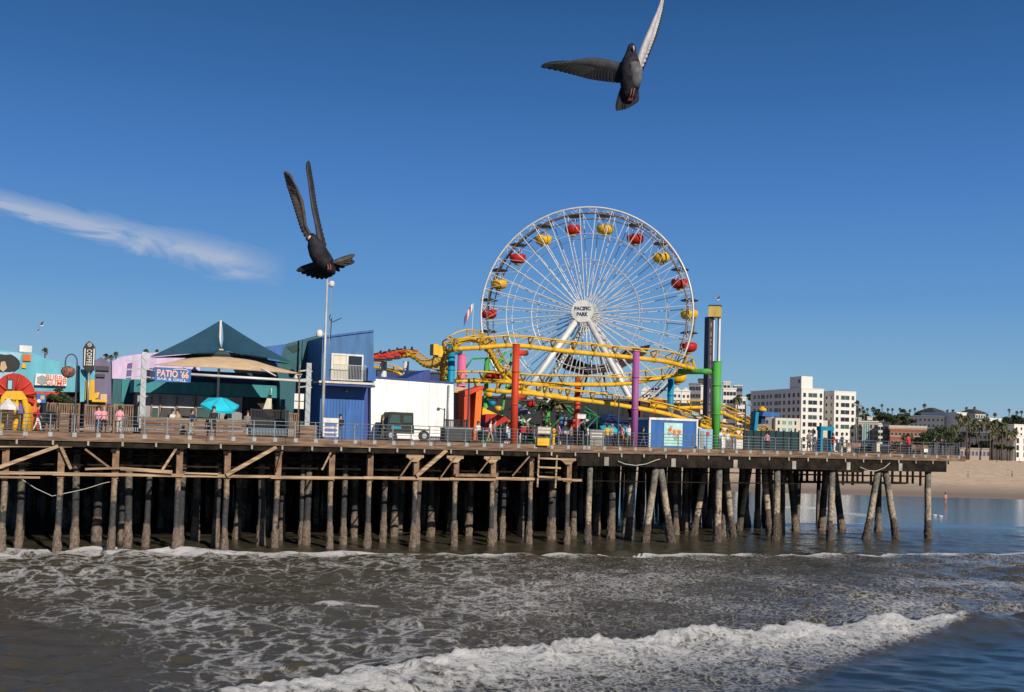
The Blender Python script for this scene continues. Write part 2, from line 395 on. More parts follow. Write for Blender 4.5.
# ============================================================ BEACH and land behind
def make_land():
    xs = np.concatenate([np.linspace(-3000, -320, 14), np.linspace(-300, 420, 241), np.linspace(450, 3000, 14)])
    ys = np.concatenate([np.arange(160, 330, 2.0), np.arange(330, 620, 6.0), np.linspace(640, 6000, 26)])
    X, Y = np.meshgrid(xs, ys)
    prof = np.interp(Y, [160, 181, 200, 275, 330, 430, 490, 560, 700, 900, 6000], [-1.0, 0.0, .45, 1.35, 2.5, 4.2, 4.6, 5.0, 5.6, 6.2, 6.9])
    Z = prof+(fbm(X*.03, Y*.03, 3, 61)-.5)*.5*sstep(185, 230, Y)+(fbm(X*.35, Y*.35, 3, 62)-.5)*.16*sstep(195, 225, Y)*(1-sstep(420, 480, Y))
    Z += (fbm(X*.02, Y*0, 3, 63)-.5)*.35*(1-sstep(185, 200, Y))
    ny, nx = X.shape; idx = np.arange(ny*nx).reshape(ny, nx)
    q = np.stack([idx[:-1, :-1], idx[:-1, 1:], idx[1:, 1:], idx[1:, :-1]], -1).reshape(-1, 4)
    me = bpy.data.meshes.new('beach'); me.from_pydata(np.stack([X, Y, Z], -1).reshape(-1, 3).tolist(), [], q.tolist())
    me.polygons.foreach_set('use_smooth', [True]*len(q))
    m = mat('beach_sand', (.56, .39, .235), .95, scale=.5, bump=.4, col2=(.74, .55, .36), thr=(.4, .6), detail=6)
    t = m.node_tree; b = t.nodes['Principled BSDF']; base = b.inputs['Base Color'].links[0].from_socket
    g = t.nodes.new('ShaderNodeNewGeometry'); s_ = t.nodes.new('ShaderNodeSeparateXYZ'); t.links.new(g.outputs['Position'], s_.inputs[0])
    mr = t.nodes.new('ShaderNodeMapRange'); mr.inputs[1].default_value = .25; mr.inputs[2].default_value = .95; t.links.new(s_.outputs[2], mr.inputs[0])
    mx = t.nodes.new('ShaderNodeMix'); mx.data_type = 'RGBA'; mx.inputs[6].default_value = (.26, .19, .13, 1); t.links.new(mr.outputs[0], mx.inputs[0]); t.links.new(base, mx.inputs[7]); t.links.new(mx.outputs[2], b.inputs['Base Color'])
    me.materials.append(m)
    o = bpy.data.objects.new('beach', me); C.objects.link(o); struct(o)
make_land()

# ============================================================ PIER
mat('fascia_wood', (.085, .05, .033), .8, scale=1, stretch=(.8, 1, 9), yaw=PIER.yaw, col2=(.25, .155, .10), bump=.4, thr=(.38, .66))
mat('pale_wood', (.20, .13, .075), .85, scale=1, stretch=(.6, 1, 7), yaw=PIER.yaw, col2=(.46, .32, .20), bump=.3)
mat('brown_wood', (.13, .075, .045), .85, scale=1.2, stretch=(2, 2, 2), col2=(.27, .165, .10), bump=.3)
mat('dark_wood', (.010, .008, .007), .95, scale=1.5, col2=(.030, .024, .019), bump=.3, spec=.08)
mat('deck_wood', (.16, .12, .085), .85, scale=1, stretch=(.4, 5, 1), yaw=PIER.yaw, col2=(.30, .23, .17))
mat('galv', (.15, .185, .21), .5, .3, scale=3, var=.2)
mat('plate', (.27, .30, .30), .6, .2, scale=6, var=.25)
mat('concrete', (.22, .20, .165), .9, scale=1.2, col2=(.40, .365, .31), bump=.3)
mat('black', (.018, .018, .02), .6, var=.2)
mat('rope', (.45, .43, .40), .8)
def pile_mat(name, top, mid, low, zs=(4.6, 3.1, 1.55)):
    m = bpy.data.materials.new(name); m.use_nodes = True; t = m.node_tree; b = t.nodes['Principled BSDF']; b.inputs['Roughness'].default_value = .85
    g = t.nodes.new('ShaderNodeNewGeometry'); s_ = t.nodes.new('ShaderNodeSeparateXYZ'); t.links.new(g.outputs['Position'], s_.inputs[0])
    n0 = t.nodes.new('ShaderNodeTexNoise'); n0.inputs['Scale'].default_value = .55; n0.inputs['Detail'].default_value = 3; t.links.new(g.outputs['Position'], n0.inputs['Vector'])
    n = t.nodes.new('ShaderNodeTexNoise'); n.inputs['Scale'].default_value = 5; n.inputs['Detail'].default_value = 5; t.links.new(g.outputs['Position'], n.inputs['Vector'])
    def mm(op, a_, b_):
        k = t.nodes.new('ShaderNodeMath'); k.operation = op
        for i, v in enumerate((a_, b_)):
            if isinstance(v, (int, float)): k.inputs[i].default_value = v
            else: t.links.new(v, k.inputs[i])
        return k.outputs[0]
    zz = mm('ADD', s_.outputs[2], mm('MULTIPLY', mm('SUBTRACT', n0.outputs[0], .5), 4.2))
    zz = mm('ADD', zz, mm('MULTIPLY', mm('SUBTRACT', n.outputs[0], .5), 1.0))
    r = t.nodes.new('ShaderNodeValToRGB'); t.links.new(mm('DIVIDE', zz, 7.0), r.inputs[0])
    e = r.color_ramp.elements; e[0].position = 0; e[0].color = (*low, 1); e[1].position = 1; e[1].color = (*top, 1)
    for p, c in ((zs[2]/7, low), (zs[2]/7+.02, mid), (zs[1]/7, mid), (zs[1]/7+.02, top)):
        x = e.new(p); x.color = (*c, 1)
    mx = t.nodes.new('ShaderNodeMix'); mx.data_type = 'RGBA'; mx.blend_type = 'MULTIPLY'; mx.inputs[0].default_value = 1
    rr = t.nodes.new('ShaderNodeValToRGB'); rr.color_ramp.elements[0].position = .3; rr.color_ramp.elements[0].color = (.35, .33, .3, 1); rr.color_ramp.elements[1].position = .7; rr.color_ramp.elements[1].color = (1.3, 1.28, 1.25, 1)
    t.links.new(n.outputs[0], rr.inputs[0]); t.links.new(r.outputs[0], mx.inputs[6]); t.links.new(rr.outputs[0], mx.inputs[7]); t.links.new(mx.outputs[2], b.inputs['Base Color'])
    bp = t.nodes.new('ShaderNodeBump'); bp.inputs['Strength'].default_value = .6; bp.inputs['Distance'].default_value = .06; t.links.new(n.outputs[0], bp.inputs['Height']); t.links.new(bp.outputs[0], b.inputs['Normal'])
    M[name] = m
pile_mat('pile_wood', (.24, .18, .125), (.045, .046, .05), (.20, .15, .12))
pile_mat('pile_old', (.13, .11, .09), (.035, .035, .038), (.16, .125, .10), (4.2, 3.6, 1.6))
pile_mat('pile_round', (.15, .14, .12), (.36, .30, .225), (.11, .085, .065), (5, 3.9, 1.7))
mat('barnacle_dark', (.03, .024, .02), .95, scale=7, col2=(.15, .115, .09), bump=1.0, thr=(.35, .7), detail=6)
mat('barnacle', (.09, .065, .05), .95, scale=7, col2=(.20, .155, .12), bump=1.0, thr=(.35, .68), detail=6)

pier = thing('pier', 'long timber pier on rows of barnacled piles standing over the surf', 'pier', PIER.w(0, 0, 0))
S_L, S_R = ds(-190, 0), ds(964.5, 0, 456)
S_END = ds(775, 30)           # the broad amusement deck stops here
SEC = ds(578, 0)              # wooden trusswork left of this, heavier beams right of it
mb = MB(PIER)
mb.plan([(S_L, .03), (S_R, .03), (S_R, 19), (S_END, 19), (S_END, 96), (S_L, 96)], DK-.12, DK); mb.build('deck', 'deck_wood', pier)
mb = MB(PIER)
a = S_L
while a < S_R-.1:
    b_ = min(a+4.9+rnd.random()*.8, S_R); h = rnd.uniform(-.012, .012)
    mb.box(a+.012, b_-.012, -.14+h, .02, DK-.46, DK+.02); a = b_
mb.build('fascia_board', 'fascia_wood', pier)
mb = MB(PIER)
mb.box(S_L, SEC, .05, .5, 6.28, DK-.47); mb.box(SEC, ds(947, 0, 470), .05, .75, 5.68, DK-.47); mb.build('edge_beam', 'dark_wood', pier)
mb = MB(PIER); mb.box(S_L, S_R, -.10, .04, DK-.50, DK-.463); mb.build('trim_board', 'pale_wood', pier)
a = S_L+.5
while a < S_R:
    mb = MB(PIER); mb.box(a-.055, a+.055, -.13, .06, DK-.76, DK-.503); mb.build('joist_end', 'concrete', pier); a += 1.93
for px in (606, 673, 735, 793.6, 848, 900):
    s = ds(px, 0, 465); mb = MB(PIER); mb.box(s-.19, s+.19, -.07, .048, 5.72, DK-.78); mb.build('beam_clamp', 'concrete', pier)
# joists and stringers under the deck, seen in the gloom
mb = MB(PIER)
d = 1.0
while d < 95:
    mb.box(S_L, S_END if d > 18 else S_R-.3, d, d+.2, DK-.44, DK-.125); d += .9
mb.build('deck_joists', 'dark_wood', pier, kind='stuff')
mb = MB(PIER)
for d in (2.2, 4.4, 7, 10, 14, 18.4, 23, 28, 36, 45):
    mb.box(S_L, S_END if d > 18.5 else (S_R-1), d, d+.25, 6.1, DK-.45)
    mb.box(S_L, SEC-.3, d+.3, d+.5, 5.35+.12*math.sin(d*3), 5.6+.12*math.sin(d*3))
mb.build('stringers', 'dark_wood', pier)
mb = MB(PIER)
for d, z in ((1.1, 5.9), (1.6, 5.2), (2.8, 5.55), (3.3, 4.95)):
    mb.tube((S_L, d, z), (SEC, d, z-.1), .07, 6)
mb.tube((SEC, .9, 5.35), (ds(925, 1, 475), .9, 5.25), .05, 6); mb.tube((SEC, 1.2, 4.55), (ds(800, 1, 475), 1.2, 4.5), .045, 6)
s = SEC+1
while s < ds(790, 1): mb.tube((s, 1.2, 4.4), (s, 1.2, 5.7), .035, 6); s += 3.05
mb.build('service_pipes', 'dark_wood', pier)

# piles
left_front = [-52, 3, 58.6, 113, 177, 225, 276, 329.5, 368, 414, 454, 491, 529.6, 567]
npile = [0]; dense = MB(PIER); densecrust = MB(PIER)
def pile(p_top, p_bot, r, m, crust=True, crust_h=1.5, far=False):
    k = 5; pts = []; rs = []
    for i in range(k+1):
        t = i/k; pts.append(tuple(p_bot[j]+(p_top[j]-p_bot[j])*t+(rnd.uniform(-.03, .03) if j < 2 and 0 < i < k else 0) for j in range(3))); rs.append(r*(1.08-.1*t))
    if far: dense.path(pts, rs, 7); return
    npile[0] += 1
    b = MB(PIER); b.path(pts, rs, 10); o = b.build('pile', m, pier)
    if crust:
        c = MB(PIER); h = crust_h*rnd.uniform(.75, 1.2); rings = []
        z0, z1 = -1.0, h; nn = 14
        for i in range(12):
            z = z0+(z1-z0)*i/11; t = (z-p_bot[2])/(p_top[2]-p_bot[2]); cx_ = p_bot[0]+(p_top[0]-p_bot[0])*t; cy_ = p_bot[1]+(p_top[1]-p_bot[1])*t
            rings.append([c.pt(cx_+math.cos(2*math.pi*j/nn)*rr, cy_+math.sin(2*math.pi*j/nn)*rr, z+rnd.uniform(-.04, .04)) for j in range(nn) for rr in [r*1.02+(.02+.075*(1-(i/11)**3))*rnd.uniform(.3, 1.35)]])
        for A, B in zip(rings, rings[1:]):
            for j in range(nn): jj = (j+1) % nn; c.face([A[j], A[jj], B[jj], B[j]])
        c.face(rings[-1]); c.build('barnacle_crust', 'barnacle_dark' if m.name == 'pile_round' else 'barnacle', o)
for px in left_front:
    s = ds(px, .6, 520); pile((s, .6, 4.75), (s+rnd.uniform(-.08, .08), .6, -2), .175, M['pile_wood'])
    b = MB(PIER); b.box(s-.19, s+.19, .42, .78, 4.4, 6.3); b.build('post', 'brown_wood', pier)
# second and third rows, irregular
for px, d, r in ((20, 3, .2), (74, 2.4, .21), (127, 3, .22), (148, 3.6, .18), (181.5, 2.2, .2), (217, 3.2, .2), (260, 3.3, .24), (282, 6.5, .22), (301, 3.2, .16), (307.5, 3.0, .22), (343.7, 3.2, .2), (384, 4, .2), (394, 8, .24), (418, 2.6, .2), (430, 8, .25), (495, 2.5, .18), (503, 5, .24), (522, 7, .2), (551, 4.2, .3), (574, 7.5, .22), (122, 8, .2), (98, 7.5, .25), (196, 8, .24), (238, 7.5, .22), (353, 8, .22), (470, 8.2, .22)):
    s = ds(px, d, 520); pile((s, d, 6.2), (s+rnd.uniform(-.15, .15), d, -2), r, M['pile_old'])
# right: raking pairs of heavier round piles (pixel columns at head and foot, row distance)
for pt, pb, d, r, m in ((590, 587.5, .5, .22, 'pile_round'), (656, 644.5, .6, .265, 'pile_round'), (660, 672, .6, .265, 'pile_round'), (719, 717, .6, .27, 'pile_round'),
        (777, 775.5, .6, .27, 'pile_round'), (832, 830, .6, .27, 'pile_round'), (878, 865.5, .6, .27, 'pile_round'), (885, 897, .6, .27, 'pile_round'), (928, 928, .6, .27, 'pile_round'),
        (633, 629, 3.2, .29, 'pile_round'), (725, 733.5, 4.0, .25, 'pile_round'), (727, 723, 4.6, .22, 'pile_old'), (705, 693, 6.0, .26, 'pile_round'), (674, 676, 6.5, .23, 'pile_old'), (764, 770, 4.6, .26, 'pile_round'),
        (783, 781, 6.0, .25, 'pile_old'), (789, 796, 8.5, .27, 'pile_old'), (826, 821, 9.0, .3, 'pile_old'), (834, 842, 9.5, .3, 'pile_old'), (879, 878, 7, .27, 'pile_old'),
        (750, 738, 9, .24, 'pile_round'), (758, 757, 12, .25, 'pile_old'), (771, 765, 15, .26, 'pile_old'), (629, 625, 9, .25, 'pile_old'), (612, 611, 4.5, .28, 'pile_old'), (600, 596, 8, .25, 'pile_old'), (686, 684, 10, .25, 'pile_old'), (715, 708, 14, .25, 'pile_old'), (741, 748, 13, .26, 'pile_old'), (698, 706, 16, .25, 'pile_old')):
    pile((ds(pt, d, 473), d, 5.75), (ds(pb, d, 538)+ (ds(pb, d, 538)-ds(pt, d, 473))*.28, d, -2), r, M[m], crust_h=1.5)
# further rows: nearest ones as single piles, the rest as one mass
d = 11
while d < 94:
    s = S_L+rnd.random()*2
    while s < (S_END-1):
        dd = d+rnd.uniform(-.5, .5)
        sp = s+rnd.uniform(-.6, .6)
        if (sp < SEC+9 or d > 13) and not (d < 16 and rnd.random() < .72): pile((sp, dd, 6.4), (sp+rnd.uniform(-.4, .4), dd, -2), rnd.uniform(.19, .27), M['pile_old'], far=not(npile[0] < 99 and d < 15 and sp > ds(0, d)), crust=False)
        s += 3.1 if d < 40 else 2.4
    d += 3.6
rb_ = MB(PIER)  # board wall added at the back to close light gaps under the deck
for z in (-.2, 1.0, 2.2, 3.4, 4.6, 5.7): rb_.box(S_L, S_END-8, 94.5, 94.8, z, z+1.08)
rb_.build('light_block_boards', 'dark_wood', pier)
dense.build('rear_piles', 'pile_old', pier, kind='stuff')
# caps, ledgers and braces of the left part
def zed(px, py, d=.6): return PIER.hit(px, py, d)
for px in left_front:
    s = ds(px, .6, 455); b = MB(PIER); b.box(s-.15, s+.15, .25, 10, 6.0, 6.27); b.build('bent_cap', 'dark_wood', pier)
for px in (414, 454, 491, 567):
    s = ds(px, .4, 455); b = MB(PIER); b.poly([(s-.62, 6.02), (s+.62, 6.02), (s+.62, 6.22), (s-.62, 6.22)], .15, .40); b.poly([(s-.5, 6.015), (s-.2, 5.75), (s+.2, 5.75), (s+.5, 6.015)], .18, .38); b.build('corbel', 'pale_wood', pier)
xs = left_front+[578]
for i in range(len(xs)-1):
    s0, s1 = ds(xs[i], .35, 475)-.35, ds(xs[i+1], .35, 475)+.3
    z = 4.62+rnd.uniform(-.05, .06); b = MB(PIER)
    b.poly([(s0, z-.07), (s1, z-.07+rnd.uniform(-.05, .05)), (s1, z+.11), (s0, z+.11)], .22+.06*(i % 2), .27+.06*(i % 2)); b.build('ledger', 'pale_wood', pier)
for (x0, y0, x1, y1, w, m) in ((-25, 476, 58, 446, .2, 'pale_wood'), (61, 447, 71, 469, .13, 'pale_wood'), (85, 449, 110, 468, .12, 'brown_wood'), (162, 470, 177, 447, .14, 'pale_wood'), (226, 475, 276, 447, .22, 'pale_wood'),
        (277, 470, 283, 448, .1, 'brown_wood'), (322, 470, 331, 452, .1, 'pale_wood'), (416, 476, 446, 450, .25, 'pale_wood'), (399, 478, 413, 458, .1, 'brown_wood'), (440, 478, 455, 457, .08, 'brown_wood'), (478, 474, 491, 457, .08, 'brown_wood'),
        (512, 476, 532, 453, .1, 'brown_wood'), (-20, 446.5, 72, 446.5, .08, 'pale_wood'), (0, 477, 40, 477.5, .12, 'pale_wood'), (85, 469, 120, 468, .12, 'pale_wood'), (120, 468.5, 172, 472, .2, 'pale_wood'), (455, 475, 497, 475.5, .2, 'brown_wood'), (185, 473, 218, 474, .1, 'pale_wood')):
    a0, a1 = zed(x0, y0, .15), zed(x1, y1, .15); b = MB(PIER); b.path([(a0[0], .12, a0[1]), (a1[0], .12, a1[1])], w*.707, 4, tw=math.pi/4); b.build('brace', m, pier)
# rusty scaffold ladder
sc_ = thing('scaffold_frame', 'rusty brown wooden ladder frame hanging below the deck edge', 'ladder', PIER.w(ds(548, -.1), -.1, 4.3))
for px, y0, y1 in ((539, 454, 487), (557, 455, 488)):
    a0, a1 = PIER.hit(px, y0, -.05), PIER.hit(px-1.5, y1, -.05); b = MB(PIER); b.bar((a0[0], -.05, a0[1]), (a1[0], -.05, a1[1]), .12); b.build('stile', 'pale_wood', sc_)
for y in (458, 467, 476.5):
    a0, a1 = PIER.hit(537, y, -.05), PIER.hit(560, y+1, -.05); b = MB(PIER); b.bar((a0[0], -.13, a0[1]), (a1[0], -.13, a1[1]), .12); b.build('rung', 'pale_wood', sc_)
M['pale_wood']
# hanging ropes
def rope(pts, d, r, label, par=None):
    p = [PIER.hit(x, y, d) for x, y in pts]; out = []
    for i in range(len(p)-1): out.append((p[i][0], d, p[i][1]))
    out.append((p[-1][0], d, p[-1][1])); b = MB(PIER); b.path(out, r, 6); b.build('rope', 'rope', None, label, 'rope', 'ropes slung under the deck edge', org=PIER.w(*out[0]))
rope([(618, 461), (625, 464), (636, 465.5), (646, 464), (655, 460.5), (660, 459)], -.2, .03, 'pale rope sagging under the deck beside the raking pile pair')
rope([(860, 467), (868, 470.5), (876, 471), (884, 468), (890, 463)], -.2, .03, 'pale rope sagging under the right end of the deck')
rope([(20, 478), (35, 488), (52, 496), (62, 494), (85, 489), (104, 483), (120, 480)], .9, .022, 'thin slack line drooping between the leftmost piles')
# catwalk hung below the far side of the narrow part
cw = thing('catwalk', 'dark hanging catwalk under the far side of the pier, seen against the sand', 'catwalk', PIER.w(ds(800, 17), 17, 4.2))
c0, c1 = ds(768, 17, 480), ds(925, 17, 480); zc = PIER.hit(850, 482, 17)[1]
b = MB(PIER); b.box(c0, c1-3, 16.6, 18, zc-.15, zc+.05); b.build('walkway', 'dark_wood', cw)
b = MB(PIER); b.box(c0, c1, 16.5, 16.6, zc+.62, zc+.78); b.build('handrail', 'dark_wood', cw)
b = MB(PIER); b.box(c0, c1-9, 16.4, 16.6, zc+1.0, zc+1.55); b.build('side_boards', 'dark_wood', cw)
s = c0
while s < c1:
    b = MB(PIER); k = rnd.uniform(.05, .11); b.box(s-k, s+k, 16.6, 16.8, zc-(.3 if rnd.random() < .35 else .1), 6.6); b.build('hanger', 'dark_wood', cw); s += rnd.uniform(.45, 1.2)

# ------------------------------------------------------------ railings
def railing(x0, x1, label, d=.1):
    s0, s1 = ds(x0, d, 430), ds(x1, d, 440); n = max(1, round((s1-s0)/1.32)); st = (s1-s0)/n
    rt = thing('railing', label, 'railing', PIER.w((s0+s1)/2, d, DK), 'grey metal railings along the pier edge')
    for z in (1.04, .8, .58, .36, .15):
        b = MB(PIER); b.tube((s0, d, DK+z), (s1, d, DK+z), .028 if z > 1 else .02, 6); b.build('rail_bar', 'galv', rt)
    b0 = MB(PIER); b0.box(s0-.028, s0+.028, d-.03, d+.03, DK+.03, DK+1.06); p = b0.build('post', 'galv', rt)
    b1 = MB(PIER); b1.box(s0-.12, s0+.12, -.165, -.143, DK-.27, DK-.02); b1.box(s0-.10, s0+.10, -.165, d+.03, DK+.022, DK+.035); b1.build('bracket_plate', 'plate', p)
    for i in range(1, n+1):
        c = p.copy(); C.objects.link(c); c.location = PIER.u*(st*i); c.parent = rt
        for g in p.children: k = g.copy(); C.objects.link(k); k.parent = c
railing(-160, 583, 'long grey tubular railing along the left deck edge up to the gap')
railing(587.5, 957, 'grey tubular railing along the right deck edge past the blue kiosk')

# ============================================================ BUILDINGS AND RIDES ON THE DECK
def paint(name, c, rough=.55, var=.15, **k): return mat(name, [q*.86 for q in c], rough, var=var, scale=k.pop('scale', 1.0), spec=.28, stretch=(2.2, 2.2, .45), detail=6, **k)
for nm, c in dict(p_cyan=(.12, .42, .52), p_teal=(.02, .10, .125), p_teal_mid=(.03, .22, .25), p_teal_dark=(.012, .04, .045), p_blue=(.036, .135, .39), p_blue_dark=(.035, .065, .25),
        p_blue_trim=(.035, .05, .14), p_white=(.72, .70, .66), p_cream=(.66, .60, .47), p_lilac=(.62, .47, .68), p_violet=(.13, .09, .27), p_purplegrey=(.15, .13, .22), p_yellow=(.78, .44, .02),
        p_orange=(.72, .16, .02), p_red=(.46, .018, .012), p_redorange=(.60, .06, .02), p_green=(.09, .40, .07), p_green_dark=(.02, .16, .06), p_purple=(.38, .11, .32), p_pink=(.72, .16, .34), p_cyanblue=(.005, .24, .40),
        p_grey=(.30, .30, .31), p_grey_dark=(.05, .05, .055), p_charcoal=(.016, .016, .019), p_brownred=(.07, .025, .025), p_skyblue=(.30, .52, .66), p_navy=(.02, .04, .12), p_tan=(.55, .40, .24),
        p_olive=(.022, .022, .016), p_slate=(.052, .15, .33), print_blue=(.12, .16, .42), p_wall_white=(.92, .91, .88), p_brass=(.55, .40, .10)).items(): paint(nm, c)
mat('steel_light', (.40, .41, .42), .5, .1); mat('rim_brown', (.13, .10, .085), .6); mat('steel_white', (.62, .61, .58), .45, .1, var=.08); mat('steel_grey', (.30, .32, .34), .45, .3); mat('sail_teal', (.006, .050, .088), .85, var=.1); mat('sail_tan', (.62, .44, .26), .85, var=.1)
mat('glass_dark', (.02, .025, .03), .08, spec=.6); mat('glass_green', (.05, .085, .08), .1); mat('aqua_cloth', (.01, .48, .62), .8); mat('skin', (.45, .27, .19), .6); mat('rubber', (.02, .02, .02), .8)
def pbox(mb, x0, y0, x1, y1, d, dep):
    s0, s1, z0, z1 = pr(mb.fr, x0, y0, x1, y1, d); mb.box(s0, s1, d, d+dep, z0, z1); return (s0, s1, z0, z1)
def ppoly(mb, pts, d, dep):
    mb.poly([mb.fr.hit(x, y, d) for x, y in pts][::-1], d, d+dep)
def base(px, d): return PIER.w(ds(px, d), d, DK)
P2 = PIER

# --- red and yellow domed ride, far left
t = thing('domed_ride', 'red domed ride booth with yellow band and curved yellow legs at the far left', 'ride', base(14, 3))
b = MB(P2); pts = [P2.hit(14+21*math.cos(a), 396-23*math.sin(a)-(1 if 0 else 0), 3.2) for a in np.linspace(0, math.pi, 13)]
b.poly(pts, 3.2, 6.6); b.build('dome', 'p_red', t)
for i, a in enumerate(np.linspace(.15, math.pi-.15, 6)):
    b = MB(P2); b.path([tuple([P2.hit(14+r_*math.cos(a), 396-r_*math.sin(a), 3.1)[0], 3.12, P2.hit(14+r_*math.cos(a), 396-r_*math.sin(a), 3.1)[1]]) for r_ in (7, 14, 21.5)], .07, 6); b.build('dome_rib', 'p_redorange', t)
b = MB(P2); ppoly(b, [(1, 397), (6, 391), (22, 391), (27, 398), (27, 400), (1, 399)], 2.95, .3); b.build('band', 'p_yellow', t)
for x0, x1 in ((2, 4), (15, 17), (24.5, 26)):
    q = [P2.hit(x0+2*math.sin(k*.9), 399+k*7.8, 3)[:] for k in range(5)]
    b = MB(P2); b.path([(p[0], 3.0, p[1]) for p in q], [.16, .2, .2, .17, .15], 8); b.build('leg', 'p_yellow', t)
b = MB(P2); pbox(b, 7, 379, 13, 392, 2.96, .1); b.build('window', 'p_grey_dark', t)
b = MB(P2); pbox(b, 8, 380.5, 12, 389, 2.9, .05); b.build('poster', 'p_skyblue', t)
t = thing('flame_tower', 'tall orange and yellow fluted tower beside the red dome', 'ride', base(31, 4))
b = MB(P2)
for px, y0 in ((26, 384), (31, 382), (34, 388)):
    q0, q1 = P2.hit(px, y0, 4), P2.hit(px-.5, 428, 4); b.path([(q1[0], 4, DK), (q1[0], 4, (q0[1]+DK)/2), (q0[0]-.1, 4, q0[1]-.5), (q0[0], 4, q0[1])], [.34, .3, .22, .04], 8)
b.build('flutes', 'p_orange', t)
b = MB(P2); q0, q1 = P2.hit(29, 388, 3.6), P2.hit(29, 428, 3.6); b.path([(q1[0], 3.7, DK), (q0[0], 3.7, q0[1])], [.2, .06], 8); b.build('flute', 'p_yellow', t)
b = MB(P2); ppoly(b, [(24, 397), (30, 398), (36, 400), (34, 404), (26, 400)], 3.4, .2); b.build('red_fin', 'p_red', t)
def umbrella(px, py, w, d, m, label, tilt=0, sides=6, group=None, hh=.55):
    s, z = P2.hit(px, py, d); r = w/2/ (F_PX/ (P2.w(s, d, 0).y))
    t = thing('umbrella', label, 'umbrella', P2.w(s, d, DK), group)
    b = MB(P2); top = b.pt(s, d, z+hh); ring = [b.pt(s+r*math.cos(2*math.pi*k/sides), d+r*math.sin(2*math.pi*k/sides), z) for k in range(sides)]
    low = [b.pt(s+r*math.cos(2*math.pi*k/sides), d+r*math.sin(2*math.pi*k/sides), z-.16) for k in range(sides)]
    for k in range(sides):
        j = (k+1) % sides; b.face([top, ring[k], ring[j]]); b.face([ring[j], ring[k], low[k], low[j]])
    if tilt:
        piv = P2.w(s, d, z); rt = Matrix.Rotation(R(tilt), 3, P2.u)
        b.v = [piv+rt @ (v-piv) for v in b.v]
    b.build('canopy', m, t)
    b = MB(P2); b.tube((s, d, DK), (s, d, z+hh*.8), .03, 6); b.build('pole', 'steel_grey', t)
    for k in range(sides):
        b = MB(P2); b.tube((s, d, z+hh-.04), (s+r*.97*math.cos(2*math.pi*k/sides), d+r*.97*math.sin(2*math.pi*k/sides), z-.03), .012, 4); b.build('rib', 'steel_grey', t)
    return t
umbrella(8, 407, 20, 1.8, M['p_white'], 'white umbrella low beside the yellow legs at the far left', sides=8)
umbrella(20.5, 411, 8, 2.4, M['p_violet'], 'small violet umbrella just right of the white one')

# --- cyan restaurant
d = 13
t = thing('cyan_restaurant', 'bright cyan shop with wavy roofline, mural and a slanted white sign', 'building', base(50, d))
b = MB(P2); ppoly(b, [(-30, 352), (0, 350), (18, 352.5), (30, 352), (38, 355), (44, 358), (55, 361), (68, 362), (80, 366), (84, 392), (-30, 392)], d, 14); b.build('wall', 'p_cyan', t)
b = MB(P2); ppoly(b, [(-30, 392), (85, 392), (86, 428), (-30, 428)], d+1.2, 12); b.build('shopfront', 'p_brownred', t)
b = MB(P2); pbox(b, 36, 391.5, 64, 396, d-.1, .25); b.build('orange_band', 'p_redorange', t)
b = MB(P2); pbox(b, 19.5, 345.5, 32, 352, d+.5, 2); b.build('roof_box', 'p_white', t)
b = MB(P2); ppoly(b, [(-10, 352), (22, 352.5), (18, 366), (8, 378), (-10, 380)], d-.12, .11); mu = b.build('mural', 'p_skyblue', t)
b = MB(P2); c0 = P2.hit(5, 363, d-.2)
b.poly([(c0[0]+(.95+.08*math.sin(k*3.1))*math.cos(k*.3927), c0[1]+(.62+.06*math.cos(k*2.3))*math.sin(k*.3927)) for k in range(16)], d-.2, d-.125); b.build('dark_patch', 'p_charcoal', mu)
b = MB(P2); ppoly(b, [(1, 362), (5, 361), (7, 368), (3, 372), (0, 369)], d-.26, .05); b.build('pale_patch', 'p_tan', mu)
for q in ((23, 354.5, 31, 361, 'p_orange'), (22, 363.5, 26, 368, 'p_yellow')):
    b = MB(P2); pbox(b, *q[:4], d-.14, .12); b.build('colour_tile', q[4], t)
b = MB(P2); ppoly(b, [(36, 373.5), (67, 375), (66.5, 386), (34.5, 385)], d-.35, .2); sg = b.build('sign_board', 'p_white', t)
s, z = P2.hit(56.5, 378, d-.35); text('BUBBA', P2, s, d-.35, z, 1.35, .38, M['p_redorange'], sg, rot=-3, bold=.004)
s, z = P2.hit(56, 383, d-.35); text('GUMP', P2, s, d-.35, z, 1.3, .40, M['p_redorange'], sg, rot=-3, bold=.004)
b = MB(P2); c0 = P2.hit(42, 380, d-.4); b.poly([(c0[0]+(.42 if k % 2 else .26)*math.cos(k*.785)*1.1, c0[1]+(.26 if k % 2 else .34)*math.sin(k*.785)) for k in range(8)], d-.39, d-.352); b.build('sign_emblem', 'p_grey', sg)
b = MB(P2); pbox(b, 36.5, 393.5, 46, 403, d-.3, .2); bs = b.build('poster_board', 'p_blue', t)
b = MB(P2); pbox(b, 40.5, 395.5, 44.5, 399.5, d-.34, .03); b.build('poster_picture', 'p_tan', bs)
b = MB(P2); c0 = P2.hit(39, 401, d-.33); b.poly([(c0[0]+.13*math.cos(k*.6283), c0[1]+.13*math.sin(k*.6283)) for k in range(10)], d-.335, d-.305); b.build('poster_dot', 'p_white', bs)
for x0, x1 in ((30, 38), (40, 47), (49, 57), (60, 67), (70, 77)):
    b = MB(P2); pbox(b, x0, 398, x1, 424, d+1.05, .1); b.build('window', 'glass_dark', t)

